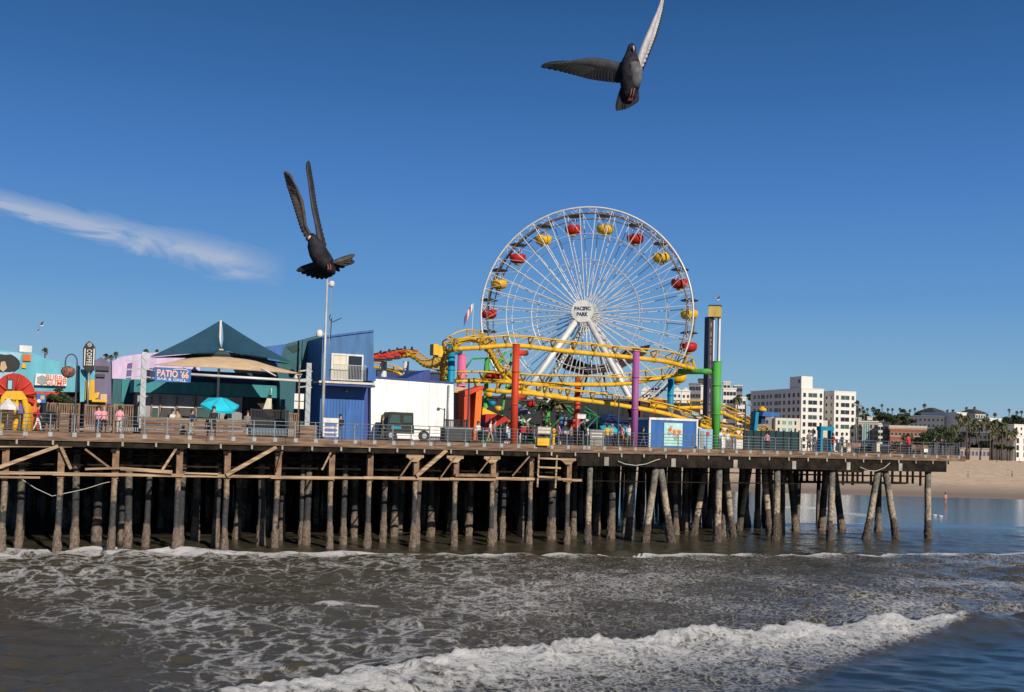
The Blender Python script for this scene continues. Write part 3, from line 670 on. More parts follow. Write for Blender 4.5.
# --- coffee sign on a teal and yellow shop
d = 12
t = thing('coffee_shop', 'purple grey shop with teal corner and stepped yellow panel beneath the coffee sign', 'building', base(100, d))
b = MB(P2); ppoly(b, [(94, 362), (101, 357), (111, 363), (112, 427), (84, 427), (84, 380), (94, 378)], d, 9); b.build('wall', 'p_purplegrey', t)
b = MB(P2); ppoly(b, [(80, 369), (95, 371), (94, 386), (86, 401), (80, 402)], d-.25, .2); b.build('teal_corner', 'p_cyan', t)
b = MB(P2); ppoly(b, [(86, 380), (94.5, 380), (94.5, 393), (99.5, 392), (98, 397.5), (93, 400), (85, 400)], d-.5, .2); b.build('yellow_panel', 'p_yellow', t)
b = MB(P2); pbox(b, 92, 399.5, 107, 402, d-.9, .7); b.build('awning', 'p_yellow', t)
b = MB(P2); pbox(b, 96, 366, 109, 370.5, d-.2, .15); b.build('sign_bar', 'p_grey_dark', t); b = MB(P2); pbox(b, 96, 374, 105, 377, d-.2, .15); b.build('sign_bar', 'p_grey_dark', t)
for x0, x1 in ((87, 92), (94, 99), (101, 105), (107, 110)):
    b = MB(P2); pbox(b, x0, 404, x1, 424, d-.08, .07); b.build('window', 'glass_dark', t)
b = MB(P2); pbox(b, 100.5, 394, 107, 400, d-.06, .05); b.build('window', 'p_tan', t)
d = 11
t = thing('coffee_sign', 'tall black and white hexagonal sign reading COFFEE down its face', 'sign', P2.w(*[ds(89, d), d, P2.hit(89, 372, d)[1]]))
b = MB(P2); ppoly(b, [(83.5, 348), (86, 343.5), (89, 341), (93, 343.5), (95.5, 348), (95, 366), (92, 370), (88.5, 372.5), (85.5, 370), (83, 366)], d, .35); b.build('sign_board', 'p_charcoal', t)
for x0, x1 in ((84.2, 85.3), (93.3, 94.4)):
    b = MB(P2); pbox(b, x0, 348.5, x1, 365.5, d-.05, .045); b.build('white_bar', 'p_white', t)
s, z = P2.hit(89.2, 357.5, d); text('COFFEE', P2, s, d, z, 1.12, .33, M['p_white'], t, rot=-90, bold=.012, spacing=1.15)
b = MB(P2); c0 = P2.hit(89.6, 344.8, d); b.poly([(c0[0]+.16*math.cos(k*.6283), c0[1]+.16*math.sin(k*.6283)) for k in range(10)], d-.04, d-.004); b.build('emblem', 'p_grey', t)
b = MB(P2); s0, z0 = P2.hit(89, 373, d); b.tube((s0, d+.15, z0-2.2), (s0, d+.15, z0+.1), .07, 6); b.build('post', 'steel_grey', t)

# --- lilac gallery and teal wall
d = 15
t = thing('lilac_building', 'pale lilac stucco building with sloping roof behind the teal wall', 'building', base(130, d))
b = MB(P2); ppoly(b, [(112, 361.5), (120, 357), (136, 354.5), (160, 352), (200, 350), (200, 425), (112, 425)], d, 12); b.build('wall', 'p_lilac', t)
b = MB(P2); ppoly(b, [(128, 363.5), (132.5, 362.5), (131, 379), (126.5, 379)], d-.2, .15); b.build('violet_panel', 'p_violet', t)
d = 12.5
t = thing('teal_wall_shop', 'dark teal corner shop wall with a pale teal wedge, left of the restaurant', 'building', base(125, d))
b = MB(P2); pbox(b, 112, 379, 140, 427, d, 2.2); b.build('wall', 'p_teal', t)
b = MB(P2); ppoly(b, [(122, 379), (131, 379), (123, 402), (121.5, 402)], d-.12, .1); b.build('pale_wedge', 'p_teal_mid', t)
b = MB(P2); ppoly(b, [(121, 405), (127, 404), (126.5, 408), (121, 408)], d-.3, .12); b.build('small_sign', 'p_cyanblue', t)

# --- street lamp with a hanging flower globe
def street_lamp(px, ptop, d, label, style, pbot=432, r=.07):
    s, z = P2.hit(px, ptop, d); t = thing('street_lamp', label, 'street lamp', P2.w(s, d, DK))
    b = MB(P2); b.path([(s, d, DK), (s, d, DK+.6), (s, d, z)], [r*1.5, r, r*.7], 8); b.build('pole', 'p_grey_dark', t)
    return t, s, z
d = 1.6
t, s, z = street_lamp(77, 366, d, 'dark hooked street lamp with a hanging wicker globe left of the coffee sign', 0)
b = MB(P2); b.path([(s+.0+.0, d, z)]+[(s-.33+.33*math.cos(a), d, z+.25+.45*math.sin(a)) for a in np.linspace(0, math.pi, 9)]+[(s-.66, d, z-.05)], .035, 6); b.build('hook', 'p_grey_dark', t)
b = MB(P2); b.lathe((s-.48, d, z-.75), [(.05, 0), (.3, .12), (.42, .38), (.34, .62), (.1, .72)], 12); b.build('globe', mat('wicker', (.10, .05, .04), .8, scale=9, col2=(.35, .12, .08), thr=(.45, .55)), t)

# --- patio restaurant with shade sails
d = 10
t = thing('patio_restaurant', 'low restaurant with dark teal band and grey shutters under the shade sails', 'building', base(215, d))
b = MB(P2); pbox(b, 137, 395, 242, 428, d, 10); b.build('wall', 'p_grey', t)
b = MB(P2); pbox(b, 134, 383, 300, 395.5, d-.4, 10.6); b.build('fascia_band', 'p_teal_mid', t)
b = MB(P2); pbox(b, 150, 372, 300, 384, d+1.5, 7); b.build('upper_wall', 'p_navy', t)
b = MB(P2); pbox(b, 243, 395.5, 300, 428, d+.4, 8); b.build('dark_entrance', 'p_charcoal', t)
for x0, x1, m in ((152, 158, 'glass_green'), (161, 174, 'p_grey_dark'), (178, 194, 'p_grey_dark'), (197, 212, 'glass_green'), (226, 232, 'glass_dark')):
    b = MB(P2); pbox(b, x0, 408, x1, 418, d-.06, .05); w = b.build('window', m, t)
    b = MB(P2); pbox(b, x0, 406.8, x1, 407.8, d-.12, .1); b.build('sill', 'p_white', w)
for x in (151, 159.5, 176, 195, 213.5):
    b = MB(P2); pbox(b, x, 396, x+1.2, 428, d-.16, .14); b.build('pilaster', 'brown_wood', t)
for q in ((194, 374.5, 202, 378, 'p_blue'), (210, 376, 218, 380, 'p_violet'), (255, 378, 266, 382, 'p_blue'), (226, 375, 233, 379, 'p_violet')):
    b = MB(P2); ppoly(b, [(q[0], q[1]), (q[2], q[1]+1), (q[2]+2, q[3]), (q[0]+1, q[3]-1)], d+1.3, .12); b.build('painted_shape', q[4], t)
t = thing('restaurant_sign', "blue hanging sign reading PATIO '66 in peach letters", 'sign', P2.w(ds(172, 3), 3, P2.hit(172, 382, 3)[1]))
b = MB(P2); ppoly(b, [(155, 367), (191.5, 369), (190.5, 382.5), (154.5, 381.5)], 3, .15); b.build('board', 'p_blue', t)
s, z = P2.hit(173, 373.8, 3); text("PATIO '66", P2, s, 3, z, 1.95, .46, mat('letters_peach', (.80, .42, .22), .5), t, rot=-2, bold=.02)
s, z = P2.hit(172, 379.5, 3); text('BAR & GRILL', P2, s, 3, z, 1.8, .17, M['p_white'], t, rot=-2, bold=.01)
b = MB(P2); q = [P2.hit(x, y, 3) for x, y in ((173, 370), (177, 369.2), (181, 369.6), (186, 369.8), (188.5, 371.5))]; b.path([(p[0], 2.97, p[1]) for p in q], .03, 5); b.build('swoosh', 'p_white', t)
b = MB(P2)
for px in (158, 188): q = P2.hit(px, 368.5, 3); b.tube((q[0], 3.05, q[1]-.1), (q[0], 5.0, q[1]+.15), .03, 5)
b.build('hanger', 'steel_grey', t)
# sails
def sail(name, label, corners, sag, m, parent=None, n=14):
    """a taut four-cornered cloth through 3-D corners (px, py, depth)"""
    c = [P2.w(P2.hit(x, y, dd)[0], dd, P2.hit(x, y, dd)[1]) for x, y, dd in corners]
    b = MB(WORLD); g = []
    for i in range(n+1):
        row = []
        for j in range(n+1):
            u, v = i/n, j/n; uu = .5-.5*math.cos(math.pi*u)*1; 
            p = c[0]*(1-u)*(1-v)+c[1]*u*(1-v)+c[2]*u*v+c[3]*(1-u)*v
            cen = (c[0]+c[1]+c[2]+c[3])/4
            e = (4*u*(1-u))*(1-4*v*(1-v))+(4*v*(1-v))*(1-4*u*(1-u))
            p = p+(cen-p)*.10*e; p.z -= sag*(4*u*(1-u))*(4*v*(1-v)); b.v.append(p); row.append(len(b.v)-1)
        g.append(row)
    for i in range(n):
        for j in range(n): b.face([g[i][j], g[i+1][j], g[i+1][j+1], g[i][j+1]], True)
    k = len(b.v); b.v += [p+Vector((0, 0, -.03)) for p in b.v]
    for f in list(b.f): b.f.append([v+k for v in f][::-1]); b.m.append(0); b.sm.append(True)
    return b.build(name, m, None, label, 'shade sail', 'shade sails over the restaurant patio', org=c[0])
sail('shade_sail', 'dark teal peaked shade sail, left half from the mast down to the truss post', [(220, 320.5, 9), (150, 356.5, 6), (214, 353, 7.5), (222, 350, 8.9)], 0, 'sail_teal')
sail('shade_sail', 'dark teal peaked shade sail, right half running down behind the dark teal building', [(221.5, 320.5, 9), (221, 350, 8.9), (236, 353.5, 7.5), (292, 362, 6.5)], 0, 'sail_teal')
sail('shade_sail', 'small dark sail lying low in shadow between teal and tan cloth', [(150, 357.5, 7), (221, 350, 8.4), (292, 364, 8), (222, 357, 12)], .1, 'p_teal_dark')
sail('shade_sail', 'tan shade sail stretched flat under the teal ones', [(153, 364.5, 5), (192, 355.5, 9), (244, 356.5, 9), (303, 374, 4.4)], -.2, 'sail_tan')
t = thing('sail_mast', 'white steel mast holding the peak of the teal sails', 'mast', base(221, 9))
q = P2.hit(220.8, 320.3, 9); b = MB(P2); b.tube((q[0], 9.02, DK), (q[0], 9.02, q[1]), .09, 10); b.build('tube', 'steel_white', t)
b = MB(P2); ppoly(b, [(213.5, 348.5), (223.5, 349), (222, 356), (217.5, 357)], 8.6, .2); b.build('gusset', 'sail_tan', t)
b = MB(P2); b.tube((q[0]-.28, 9, q[1]-1.6), (q[0]-.2, 9, q[1]-.2), .06, 6); b.tube((q[0]+.3, 9, q[1]-1.7), (q[0]+.2, 9, q[1]-.2), .06, 6); b.build('stay', 'steel_white', t)
for px, y0, y1, xb, dd, lab in ((144.5, 352, 412, 141, 5, 'grey lattice post with side brackets at the left end of the sails'), (309, 363, 414, 306.5, 4.2, 'grey lattice post at the right end of the sails by the dark teal building')):
    q0 = P2.hit(px, y0, dd); t = thing('truss_post', lab, 'post', P2.w(q0[0], dd, DK)); s = q0[0]
    b = MB(P2); b.box(s-.17, s+.17, dd-.08, dd+.12, DK, q0[1]); b.build('core', 'steel_grey', t)
    b = MB(P2); z = DK+.2; k = 0
    while z < q0[1]-.3: b.bar((s-.16, dd-.1, z+(.3 if k % 2 else 0)), (s+.16, dd-.1, z+(0 if k % 2 else .3)), .04); z += .3; k += 1
    b.build('lacing', 'steel_grey', t)
    b = MB(P2)
    for zz in (q0[1]-.5, q0[1]-1.1, q0[1]-1.6): b.bar((s-.1, dd, zz), (s-(1.1 if px < 200 else .7), dd, zz-.1), .09); b.bar((s+.1, dd, zz), (s+.8 if px < 200 else s+.25, dd, zz-.08), .07)
    b.build('bracket', 'steel_grey', t)
t = thing('sail_beam', 'long white steel tube running level below the tan sail', 'beam', P2.w(ds(250, 4.6), 4.6, P2.hit(250, 378, 4.6)[1]))
q0, q1 = P2.hit(191, 374.3, 4.6), P2.hit(310, 381.5, 4.2); b = MB(P2); b.tube((q0[0], 4.6, q0[1]), (q1[0], 4.2, q1[1]), .09, 8); b.build('tube', 'steel_white', t)
q0, q1 = P2.hit(262, 368, 4.6), P2.hit(276, 376, 4.6); b = MB(P2); b.tube((q0[0], 4.8, q0[1]), (q1[0], 4.6, q1[1]), .05, 6); b.build('strut', 'steel_white', t)
umbrella(220, 404.5, 38, 3.6, M['aqua_cloth'], 'bright aqua patio umbrella in front of the restaurant', hh=.5, tilt=24)

# patio fences, bins, boards
def slat_fence(px0, px1, y0, d, label, m, pitch=.14, group='patio fences along the promenade', fr='brown_wood', lab_cat='fence', y1=None):
    s0, s1 = ds(px0, d), ds(px1, d); z1 = P2.hit((px0+px1)/2, y0, d)[1]; t = thing('fence', label, lab_cat, P2.w((s0+s1)/2, d, DK), group)
    b = MB(P2); s = s0
    while s < s1: b.box(s, s+pitch*.55, d, d+.03, DK+.05, z1-.05); s += pitch
    b.build('slats', m, t)
    b = MB(P2); b.box(s0, s1, d-.03, d-.005, z1-.1, z1); b.build('frame_rail', fr, t)
    b = MB(P2); b.box(s0, s1, d-.03, d-.005, DK+.05, DK+.15); b.build('frame_rail', fr, t)
    n = max(1, int((s1-s0)/1.6))
    for i in range(n+1):
        s = s0+(s1-s0)*i/n; b = MB(P2); b.box(s-.05, s+.05, d-.05, d-.008, DK, z1+.04); b.build('post', fr, t)
slat_fence(46, 78, 403, 7, 'brown slatted fence before the cyan shop entrance', 'brown_wood')
slat_fence(84, 112, 405, 7, 'brown slatted fence below the yellow shop panel', 'brown_wood')
slat_fence(113, 140, 404.5, 6.5, 'brown framed fence in front of the dark teal wall', 'brown_wood')
slat_fence(250, 287, 409.5, 5, 'tall black slatted screen right of the aqua umbrella', 'p_charcoal', fr='p_charcoal', pitch=.1)
slat_fence(287, 299, 413, 5.5, 'short brown slatted fence beside the black screen', 'brown_wood')
for px0, px1, y0, lab in ((60, 76, 414, 'brown planter box under the street lamp'), (141, 190, 419, 'long brown wooden bench box before the restaurant'), (192, 246, 421, 'brown wooden bench box right of the dark shirted person'), (300, 318, 426, 'brown wooden box steps at the foot of the right truss post')):
    s0, s1, z0, z1 = pr(P2, px0, y0, px1, 428, 3.0); t = thing('bench_box', lab, 'bench', P2.w((s0+s1)/2, 3, DK), 'brown boxes on the promenade')
    b = MB(P2); k = 3
    for i in range(k): zz = DK+.02+i*(z1-DK)/k; b.box(s0, s1, 3.0, 3.03, zz, zz+(z1-DK)/k-.03)
    b.build('boards', 'fascia_wood', t); b = MB(P2); b.box(s0-.03, s1+.03, 2.97, 3.55, z1, z1+.05); b.build('top', 'pale_wood', t)
    for s in (s0+.1, (s0+s1)/2, s1-.1): b = MB(P2); b.box(s-.04, s+.04, 3.035, 3.1, DK, z1-.003); b.build('stud', 'brown_wood', t)
# surfboard wedge
t = thing('surfboard_sign', 'tall white and teal fin shaped board leaning behind the black screen', 'board', base(271, 6))
b = MB(P2); ppoly(b, [(269.5, 392), (271, 388), (272, 387.5), (271.5, 409), (263, 409)], 6.5, .12); b.build('panel', 'p_cream', t)
b = MB(P2); ppoly(b, [(268.4, 396), (269.5, 392), (271, 388), (271.8, 396.5)], 6.42, .06); b.build('teal_tip', 'p_teal_mid', t)
# dark teal building and the blue one
d = 9
t = thing('teal_building', 'large dark teal building with rising roofline left of the blue building', 'building', base(300, d))
b = MB(P2); ppoly(b, [(266, 348), (284, 344.5), (322, 334), (322, 426), (280, 426), (280, 384), (276, 368)], d, 14); b.build('wall', 'p_teal', t)
b = MB(P2); ppoly(b, [(262, 347), (286, 344), (277.5, 365), (270, 366.5), (267, 357)], d-.2, .12); b.build('violet_panel', 'p_blue', t)
b = MB(P2); ppoly(b, [(287, 347), (297, 344), (300, 350), (293, 353)], d-.05, .04); b.build('mural_patch', 'p_teal_dark', t)
d = 5
t = thing('blue_building', 'two storey blue building with a slanted roof and a white framed upper window', 'building', base(346, d))
b = MB(P2); ppoly(b, [(322.5, 337), (373.5, 330.5), (374, 384), (321, 381.5)], d, 8); b.build('upper_wall', 'p_slate', t)
b = MB(P2); s0, s1, z0, z1 = pr(P2, 320, 383, 364, 437, d+.9); b.box(s0, s1, d+.9, d+8, DK, z1); b.build('lower_wall', 'p_blue', t)
b = MB(P2); s0, s1, z0, z1 = pr(P2, 364, 383, 372, 437, d+1.3); b.box(s0, s1, d+1.5, d+8, DK, z1); b.build('recess', 'p_blue_dark', t)
b = MB(P2); ppoly(b, [(322, 336), (374, 329.5), (374, 331.5), (322, 338)], d-.12, .1); b.build('roof_edge', 'p_blue', t)
b = MB(P2); ppoly(b, [(319, 380.5), (375.5, 383), (375.5, 385), (319, 382.5)], d-.9, 1.6); b.build('balcony_slab', 'p_cream', t)
b = MB(P2); ppoly(b, [(319, 383), (375.5, 385.5), (375, 387.5), (319, 385)], d-.8, 1.5); b.build('balcony_fascia', 'p_blue_dark', t)
w0 = MB(P2); s0, s1, z0, z1 = pr(P2, 331, 354, 363, 380.5, d-.06)
for q in ((s0, s1, z1-.12, z1), (s0, s1, z0, z0+.1), (s0, s0+.1, z0+.1, z1-.12), (s1-.1, s1, z0+.1, z1-.12), ((s0+s1)/2-.07, (s0+s1)/2+.07, z0+.1, z1-.12)): w0.box(q[0], q[1], d-.1, d-.005, q[2], q[3])
wf = w0.build('window', 'p_white', t)
b = MB(P2); b.box(s0+.1, (s0+s1)/2-.07, d-.05, d-.02, z0+.1, z1-.12); b.build('curtain_pane', 'p_cream', wf)
b = MB(P2); b.box((s0+s1)/2+.07, s1-.1, d-.05, d-.02, z0+.1, z1-.12); b.build('glass_pane', 'glass_dark', wf)
b = MB(P2); zt = P2.hit(347, 366, d)[1]
for k in range(22): s = s0+(s1-s0)*k/21; b.box(s-.012, s+.012, d-.72, d-.69, z0, zt)
b.box(s0-.05, s1+.05, d-.73, d-.68, zt, zt+.04); b.build('balcony_rail', 'steel_grey', t)
b = MB(P2); pbox(b, 368, 368, 376, 381, d-.8, .6); b.build('side_cabinet', 'p_blue', t)
b = MB(P2); s0_, s1_, a0, a1 = pr(P2, 346, 410, 360, 437, d+.8); b.box(s0_, s1_, d+.85, d+.89, DK, a1); dr = b.build('door', 'p_blue', t)
b = MB(P2); b.box(s1_-.2, s1_-.14, d+.8, d+.845, DK+1, DK+1.15); b.build('handle', 'steel_grey', dr)
b = MB(P2)
for px in np.arange(324, 364, 3.1): s = ds(px, d+.9, 410); b.box(s-.015, s+.015, d+.875, d+.9, DK, P2.hit(px, 397, d)[1])
b.build('siding_battens', 'p_blue_dark', t)
q = P2.hit(346, 391, d+.8); b = MB(P2); b.lathe((q[0], d+.75, q[1]-.1), [(.05, 0), (.16, .05), (.1, .2)], 10); b.build('wall_lamp', 'p_grey', t)
t = thing('poster_stand', 'white poster stand with blue print at the foot of the blue building', 'sign', base(331, 2))
b = MB(P2); s0, s1, z0, z1 = pr(P2, 323, 418, 338.5, 436, 2); b.box(s0, s1, 2, 2.1, DK+.12, z1); b.build('panel', 'p_white', t)
for a, c in ((.62, .78), (.36, .5), (.16, .26)):
    b = MB(P2); h = z1-DK; b.box(s0+.12, s1-.12, 1.97, 1.995, DK+h*a, DK+h*c); b.build('print_band', 'print_blue', t)
for s in (s0+.1, s1-.1): b = MB(P2); b.tube((s, 2.05, DK), (s, 2.05, DK+.12), .03, 6); b.build('foot', 'steel_grey', t)
# radio mast
t = thing('radio_mast', 'tall white radio mast with small aerials beside the blue building', 'mast', base(322.5, 4))
q = P2.hit(328.5, 276, 4); q1 = P2.hit(322.5, 420, 4)
b = MB(P2); b.path([(q1[0], 4, DK), (q1[0], 4, DK+5), (q1[0], 4, q[1])], [.12, .10, .06], 8); b.build('pole', 'steel_light', t)
s = q1[0]
for py, dx, w, h in ((283.5, .32, .2, .42), (334, -.42, .22, .5)):
    z = P2.hit(326, py, 4)[1]; b = MB(P2); b.lathe((s+dx, 4, z-h/2), [(w*.6, 0), (w, h*.2), (w, h*.8), (w*.6, h)], 10); b.build('aerial', 'p_white', t)
    b = MB(P2); b.tube((s, 4, z), (s+dx, 4, z), .03, 5); b.build('arm', 'steel_white', t)
z = P2.hit(326, 322, 4)[1]; b = MB(P2); b.tube((s+.35, 4, z-1.2), (s+.4, 4, z+.3), .03, 5); b.tube((s+.4, 4, z), (s+1.1, 4, z+.35), .03, 5); b.path([(s+.4, 4, z+.05), (s+.25, 4, z+.25), (s+.3, 4, z+.55)], .035, 5); b.build('loop_aerial', 'p_charcoal', t)
b = MB(P2); b.tube((s+.28, 4, P2.hit(326, 345, 4)[1]), (s+.28, 4, q[1]-.4), .025, 5); b.build('cable', 'steel_grey', t)
# beige lamp with boards
t, s, z = street_lamp(300, 365, 1.8, 'slim brown lamp post with two small white boards near the right truss post', 1, r=.055)
t.children[0].data.materials[0] = M['brown_wood']
for k, zz in enumerate((397, 405)):
    zc = P2.hit(298, zz, 1.8)[1]
    for dx in (-.19, .19): b = MB(P2); b.box(s+dx-.13, s+dx+.13, 1.7, 1.74, zc-.25, zc+.22); b.build('notice_board', 'p_white', t)
b = MB(P2); b.path([(s, 1.8, z-.9), (s+.12, 1.8, z-.6), (s-.25, 1.8, z-.65)], .03, 5); b.lathe((s-.25, 1.8, z-.95), [(.15, 0), (.12, .15), (.04, .3)], 8); b.build('lamp_head', 'p_cream', t)

# --- white building, utility truck
d = 6
t = thing('white_building', 'plain long white flat roofed building between the blue house and the cyan column', 'building', base(412, d))
b = MB(P2); ppoly(b, [(371, 377.5), (453.5, 383.5), (453.5, 440), (371, 440)], d, 9); b.build('wall', 'p_wall_white', t)
b = MB(P2); ppoly(b, [(371, 375.8), (454, 382.2), (454, 383.8), (371, 377.8)], d-.08, 9.2); b.build('roof_edge', 'p_blue_dark', t)
b = MB(P2); ppoly(b, [(402, 380), (427, 370), (430, 369.5), (430, 383)], d+1.5, 4); b.build('roof_wedge', 'p_blue_dark', t)
b = MB(P2); q0, q1 = P2.hit(449, 385, d-.15), P2.hit(448, 436, d-.15); b.tube((q0[0], d-.12, q0[1]), (q0[0], d-.12, DK), .07, 8); b.build('downpipe', 'steel_grey', t)
b = MB(P2)
for px in (386, 408, 429): q = P2.hit(px, 400, d); b.box(q[0]-.008, q[0]+.008, d-.006, d+.002, DK+.2, P2.hit(px, 381, d)[1])
b.build('panel_joints', 'p_grey', t)
t = thing('utility_truck', 'dark olive open bed utility truck parked against the white building', 'truck', base(408, 3))
def tk(px, py): return P2.hit(px, py, 3)
b = MB(P2); b.poly([tk(x, y) for x, y in ((387.5, 425), (413.5, 426.5), (413.5, 412.8), (392, 411.8), (388.5, 417))][::1], 3, 4.6); b.build('cab', 'p_olive', t)
b = MB(P2); b.poly([tk(x, y) for x, y in ((386, 433), (414, 434), (414, 426.2), (386.5, 424.7))], 2.98, 4.62); b.build('body', 'p_olive', t)
for q in (((391, 415), (399.5, 415), (399.5, 423.5), (388.6, 423)), ((403, 415.5), (411.5, 416), (411.5, 423), (403, 423))):
    b = MB(P2); b.poly([tk(x, y) for x, y in q][::-1], 2.93, 2.99); b.build('window', 'glass_green', t)
b = MB(P2); b.poly([tk(x, y) for x, y in ((414, 430), (430, 430.8), (430, 429.4), (414, 428.6))], 3, 4.6); b.build('bed', 'p_grey_dark', t)
for px in (391, 424.5):
    for dd in (2.95, 4.45):
        q = P2.hit(px, 433.4, dd); b = MB(P2); sg_ = [(q[0], dd, DK+.38), (q[0], dd+.22, DK+.38)]; b.tube(sg_[0], sg_[1], .38, 16); w = b.build('wheel', 'rubber', t)
        b = MB(P2); b.tube((q[0], dd-.02, DK+.38), (q[0], dd+.02, DK+.38), .18, 12); b.build('rim', 'steel_grey', w)
b = MB(P2); q = tk(387, 427); b.tube((q[0]-.06, 3.3, q[1]), (q[0]+.02, 3.3, q[1]), .11, 10); b.build('headlight', 'p_white', t)
b = MB(P2); b.poly([tk(x, y) for x, y in ((391, 426), (401, 426.5), (401, 429), (391, 428.5))], 2.94, 2.975); b.build('blue_cloth', 'p_cyanblue', t)
b = MB(P2); q0 = tk(386, 432); b.box(q0[0]-.12, q0[0]+.02, 3.0, 4.6, q0[1]-.12, q0[1]+.06); b.build('bumper', 'p_grey_dark', t)

# --- grey shutter house and bin row
d = 9
t = thing('grey_shed', 'small grey shuttered shed right of the white building', 'shed', base(460, d))
b = MB(P2); pbox(b, 452, 392, 470, 440, d, 4); b.build('wall', 'p_grey', t)
b = MB(P2); ppoly(b, [(451, 386), (468, 388), (470, 392.5), (451, 392.5)], d-.5, 5); b.build('roof', 'p_tan', t)
b = MB(P2)
for k in range(7): z = DK+.5+k*.42; s0, s1, _, _ = pr(P2, 456, 400, 466, 430, d-.06); b.box(s0, s1, d-.06, d-.01, z, z+.03)
b.build('shutter', 'p_grey_dark', t)
slat_fence(443.5, 466, 419.5, 3.5, 'black mesh gate beside the white building corner', 'p_charcoal', fr='p_charcoal', pitch=.12, group='black mesh gates')
t = thing('cargo_bin', 'long dark grey storage bin behind the railing by the black gate', 'bin', base(456, 2))
b = MB(P2); s0, s1, z0, z1 = pr(P2, 445, 429, 472, 440, 2); b.box(s0, s1, 2, 2.9, DK+.1, z1); b.build('body', 'p_grey_dark', t)
b = MB(P2); b.box(s0-.04, s1+.04, 1.95, 2.95, z1, z1+.08); b.build('lid', 'p_grey', t)
for s in (s0+.2, s1-.2): b = MB(P2); b.tube((s, 2, DK+.08), (s, 2.1, DK+.08), .08, 8); b.build('wheel', 'rubber', t)

# --- orange portal and small red ride
d = 7
t = thing('orange_portal', 'angular orange and red gateway frame right of the grey shed', 'gateway', base(473, d))
b = MB(P2); ppoly(b, [(464.5, 391), (470, 389), (470, 440), (463.5, 440)], d, 1.2); b.build('left_leg', 'p_redorange', t)
b = MB(P2); ppoly(b, [(476.5, 388), (483, 386.5), (479, 440), (473, 440)], d, 1.2); b.build('right_leg', 'p_orange', t)
b = MB(P2); ppoly(b, [(465, 390.8), (484, 385.5), (484, 388), (470, 394.5), (465, 396)], d-.1, 1.4); b.build('lintel', 'p_redorange', t)
b = MB(P2); pbox(b, 470, 394, 473.5, 438, d+1.3, .2); b.build('inner_panel', 'p_redorange', t)
t = thing('red_ride_base', 'curved red base of a small spinning ride behind the railing', 'ride', base(495, 8))
b = MB(P2); ppoly(b, [(480, 440), (480, 416), (488, 414), (498, 414.5), (506, 417), (509, 420), (503, 423), (496, 427), (490, 434), (489, 440)], 8, 3); b.build('base', 'p_red', t)
b = MB(P2); ppoly(b, [(480, 405), (486, 409), (497, 414), (488, 414), (480, 415)], 8.5, 1); b.build('yellow_trim', 'p_yellow', t)
b = MB(P2); c0 = P2.hit(482, 423, 7.9); b.poly([(c0[0]+.25*math.cos(k*.6283), c0[1]+.25*math.sin(k*.6283)) for k in range(10)], 7.85, 7.99); b.build('round_badge', 'p_blue_dark', t)

# --- kiosk
d = 4
KF = Fr((PIER.w(ds(650, d, 435), d, 0)[:2]), PIER.yaw)
t = thing('poster_kiosk', 'blue kiosk with white trim and a colourful octopus-toned poster on its front', 'kiosk', base(672, d))
t['label'] = 'blue kiosk with white trim and a pale colourful poster on its front'
s0, s1, z0, z1 = pr(P2, 648.5, 419, 697.5, 448, d)
b = MB(P2); b.box(s0+.1, s1-.1, d, d+3, DK, z1-.12); b.build('wall', 'p_blue', t)
b = MB(P2); b.box(s0, s1, d-.08, d+3.1, z1-.12, z1+.06); b.build('roof', 'p_white', t)
for s in (s0, s1-.16): b = MB(P2); b.box(s, s+.16, d-.06, d+.1, DK, z1-.122); b.build('corner_trim', 'p_white', t)
b = MB(P2); s2, s3, z2, z3 = pr(P2, 664, 423, 682.5, 448, d-.06); b.box(s2, s3, d-.06, d-.005, DK+.15, z3); po = b.build('poster', mat('poster_sea', (.28, .55, .52), .6, scale=1.5, col2=(.45, .66, .60)), t)
cs, cz = (s2+s3)/2, (z2+z3)/2+.25
rr = random.Random(4)
for k in range(26):
    a, r_ = rr.random()*6.28, rr.random()*.62; x, y, w = cs+r_*math.cos(a)*.95, cz+r_*math.sin(a)*.8, rr.uniform(.08, .2)
    b = MB(P2); b.poly([(x+w*math.cos(j*.785)*rr.uniform(.6, 1.2), y+w*math.sin(j*.785)*rr.uniform(.6, 1.2)) for j in range(8)], d-.075-.002*k, d-.064-.002*k); b.build('print_blot', ['p_orange', 'p_tan', 'p_tan', 'p_skyblue', 'p_cream'][k % 5], po)
t = thing('panel_cabinet', 'pale blue cabinet with a small red square right of the kiosk', 'cabinet', base(705, 4.2))
s0, s1, z0, z1 = pr(P2, 699, 429, 712.5, 448, 4.2); b = MB(P2); b.box(s0, s1, 4.2, 5.4, DK, z1); b.build('body', 'p_skyblue', t)
b = MB(P2); s0, s1, z0, z1 = pr(P2, 706.5, 432, 709.5, 436, 4.15); b.box(s0, s1, 4.15, 4.19, z0, z1); b.build('red_square', 'p_redorange', t)
b = MB(P2); s0, s1, z0, z1 = pr(P2, 700.5, 431, 704.5, 447, 4.15); b.box(s0, s1, 4.16, 4.19, DK+.1, z1); b.build('door', 'p_grey', t)
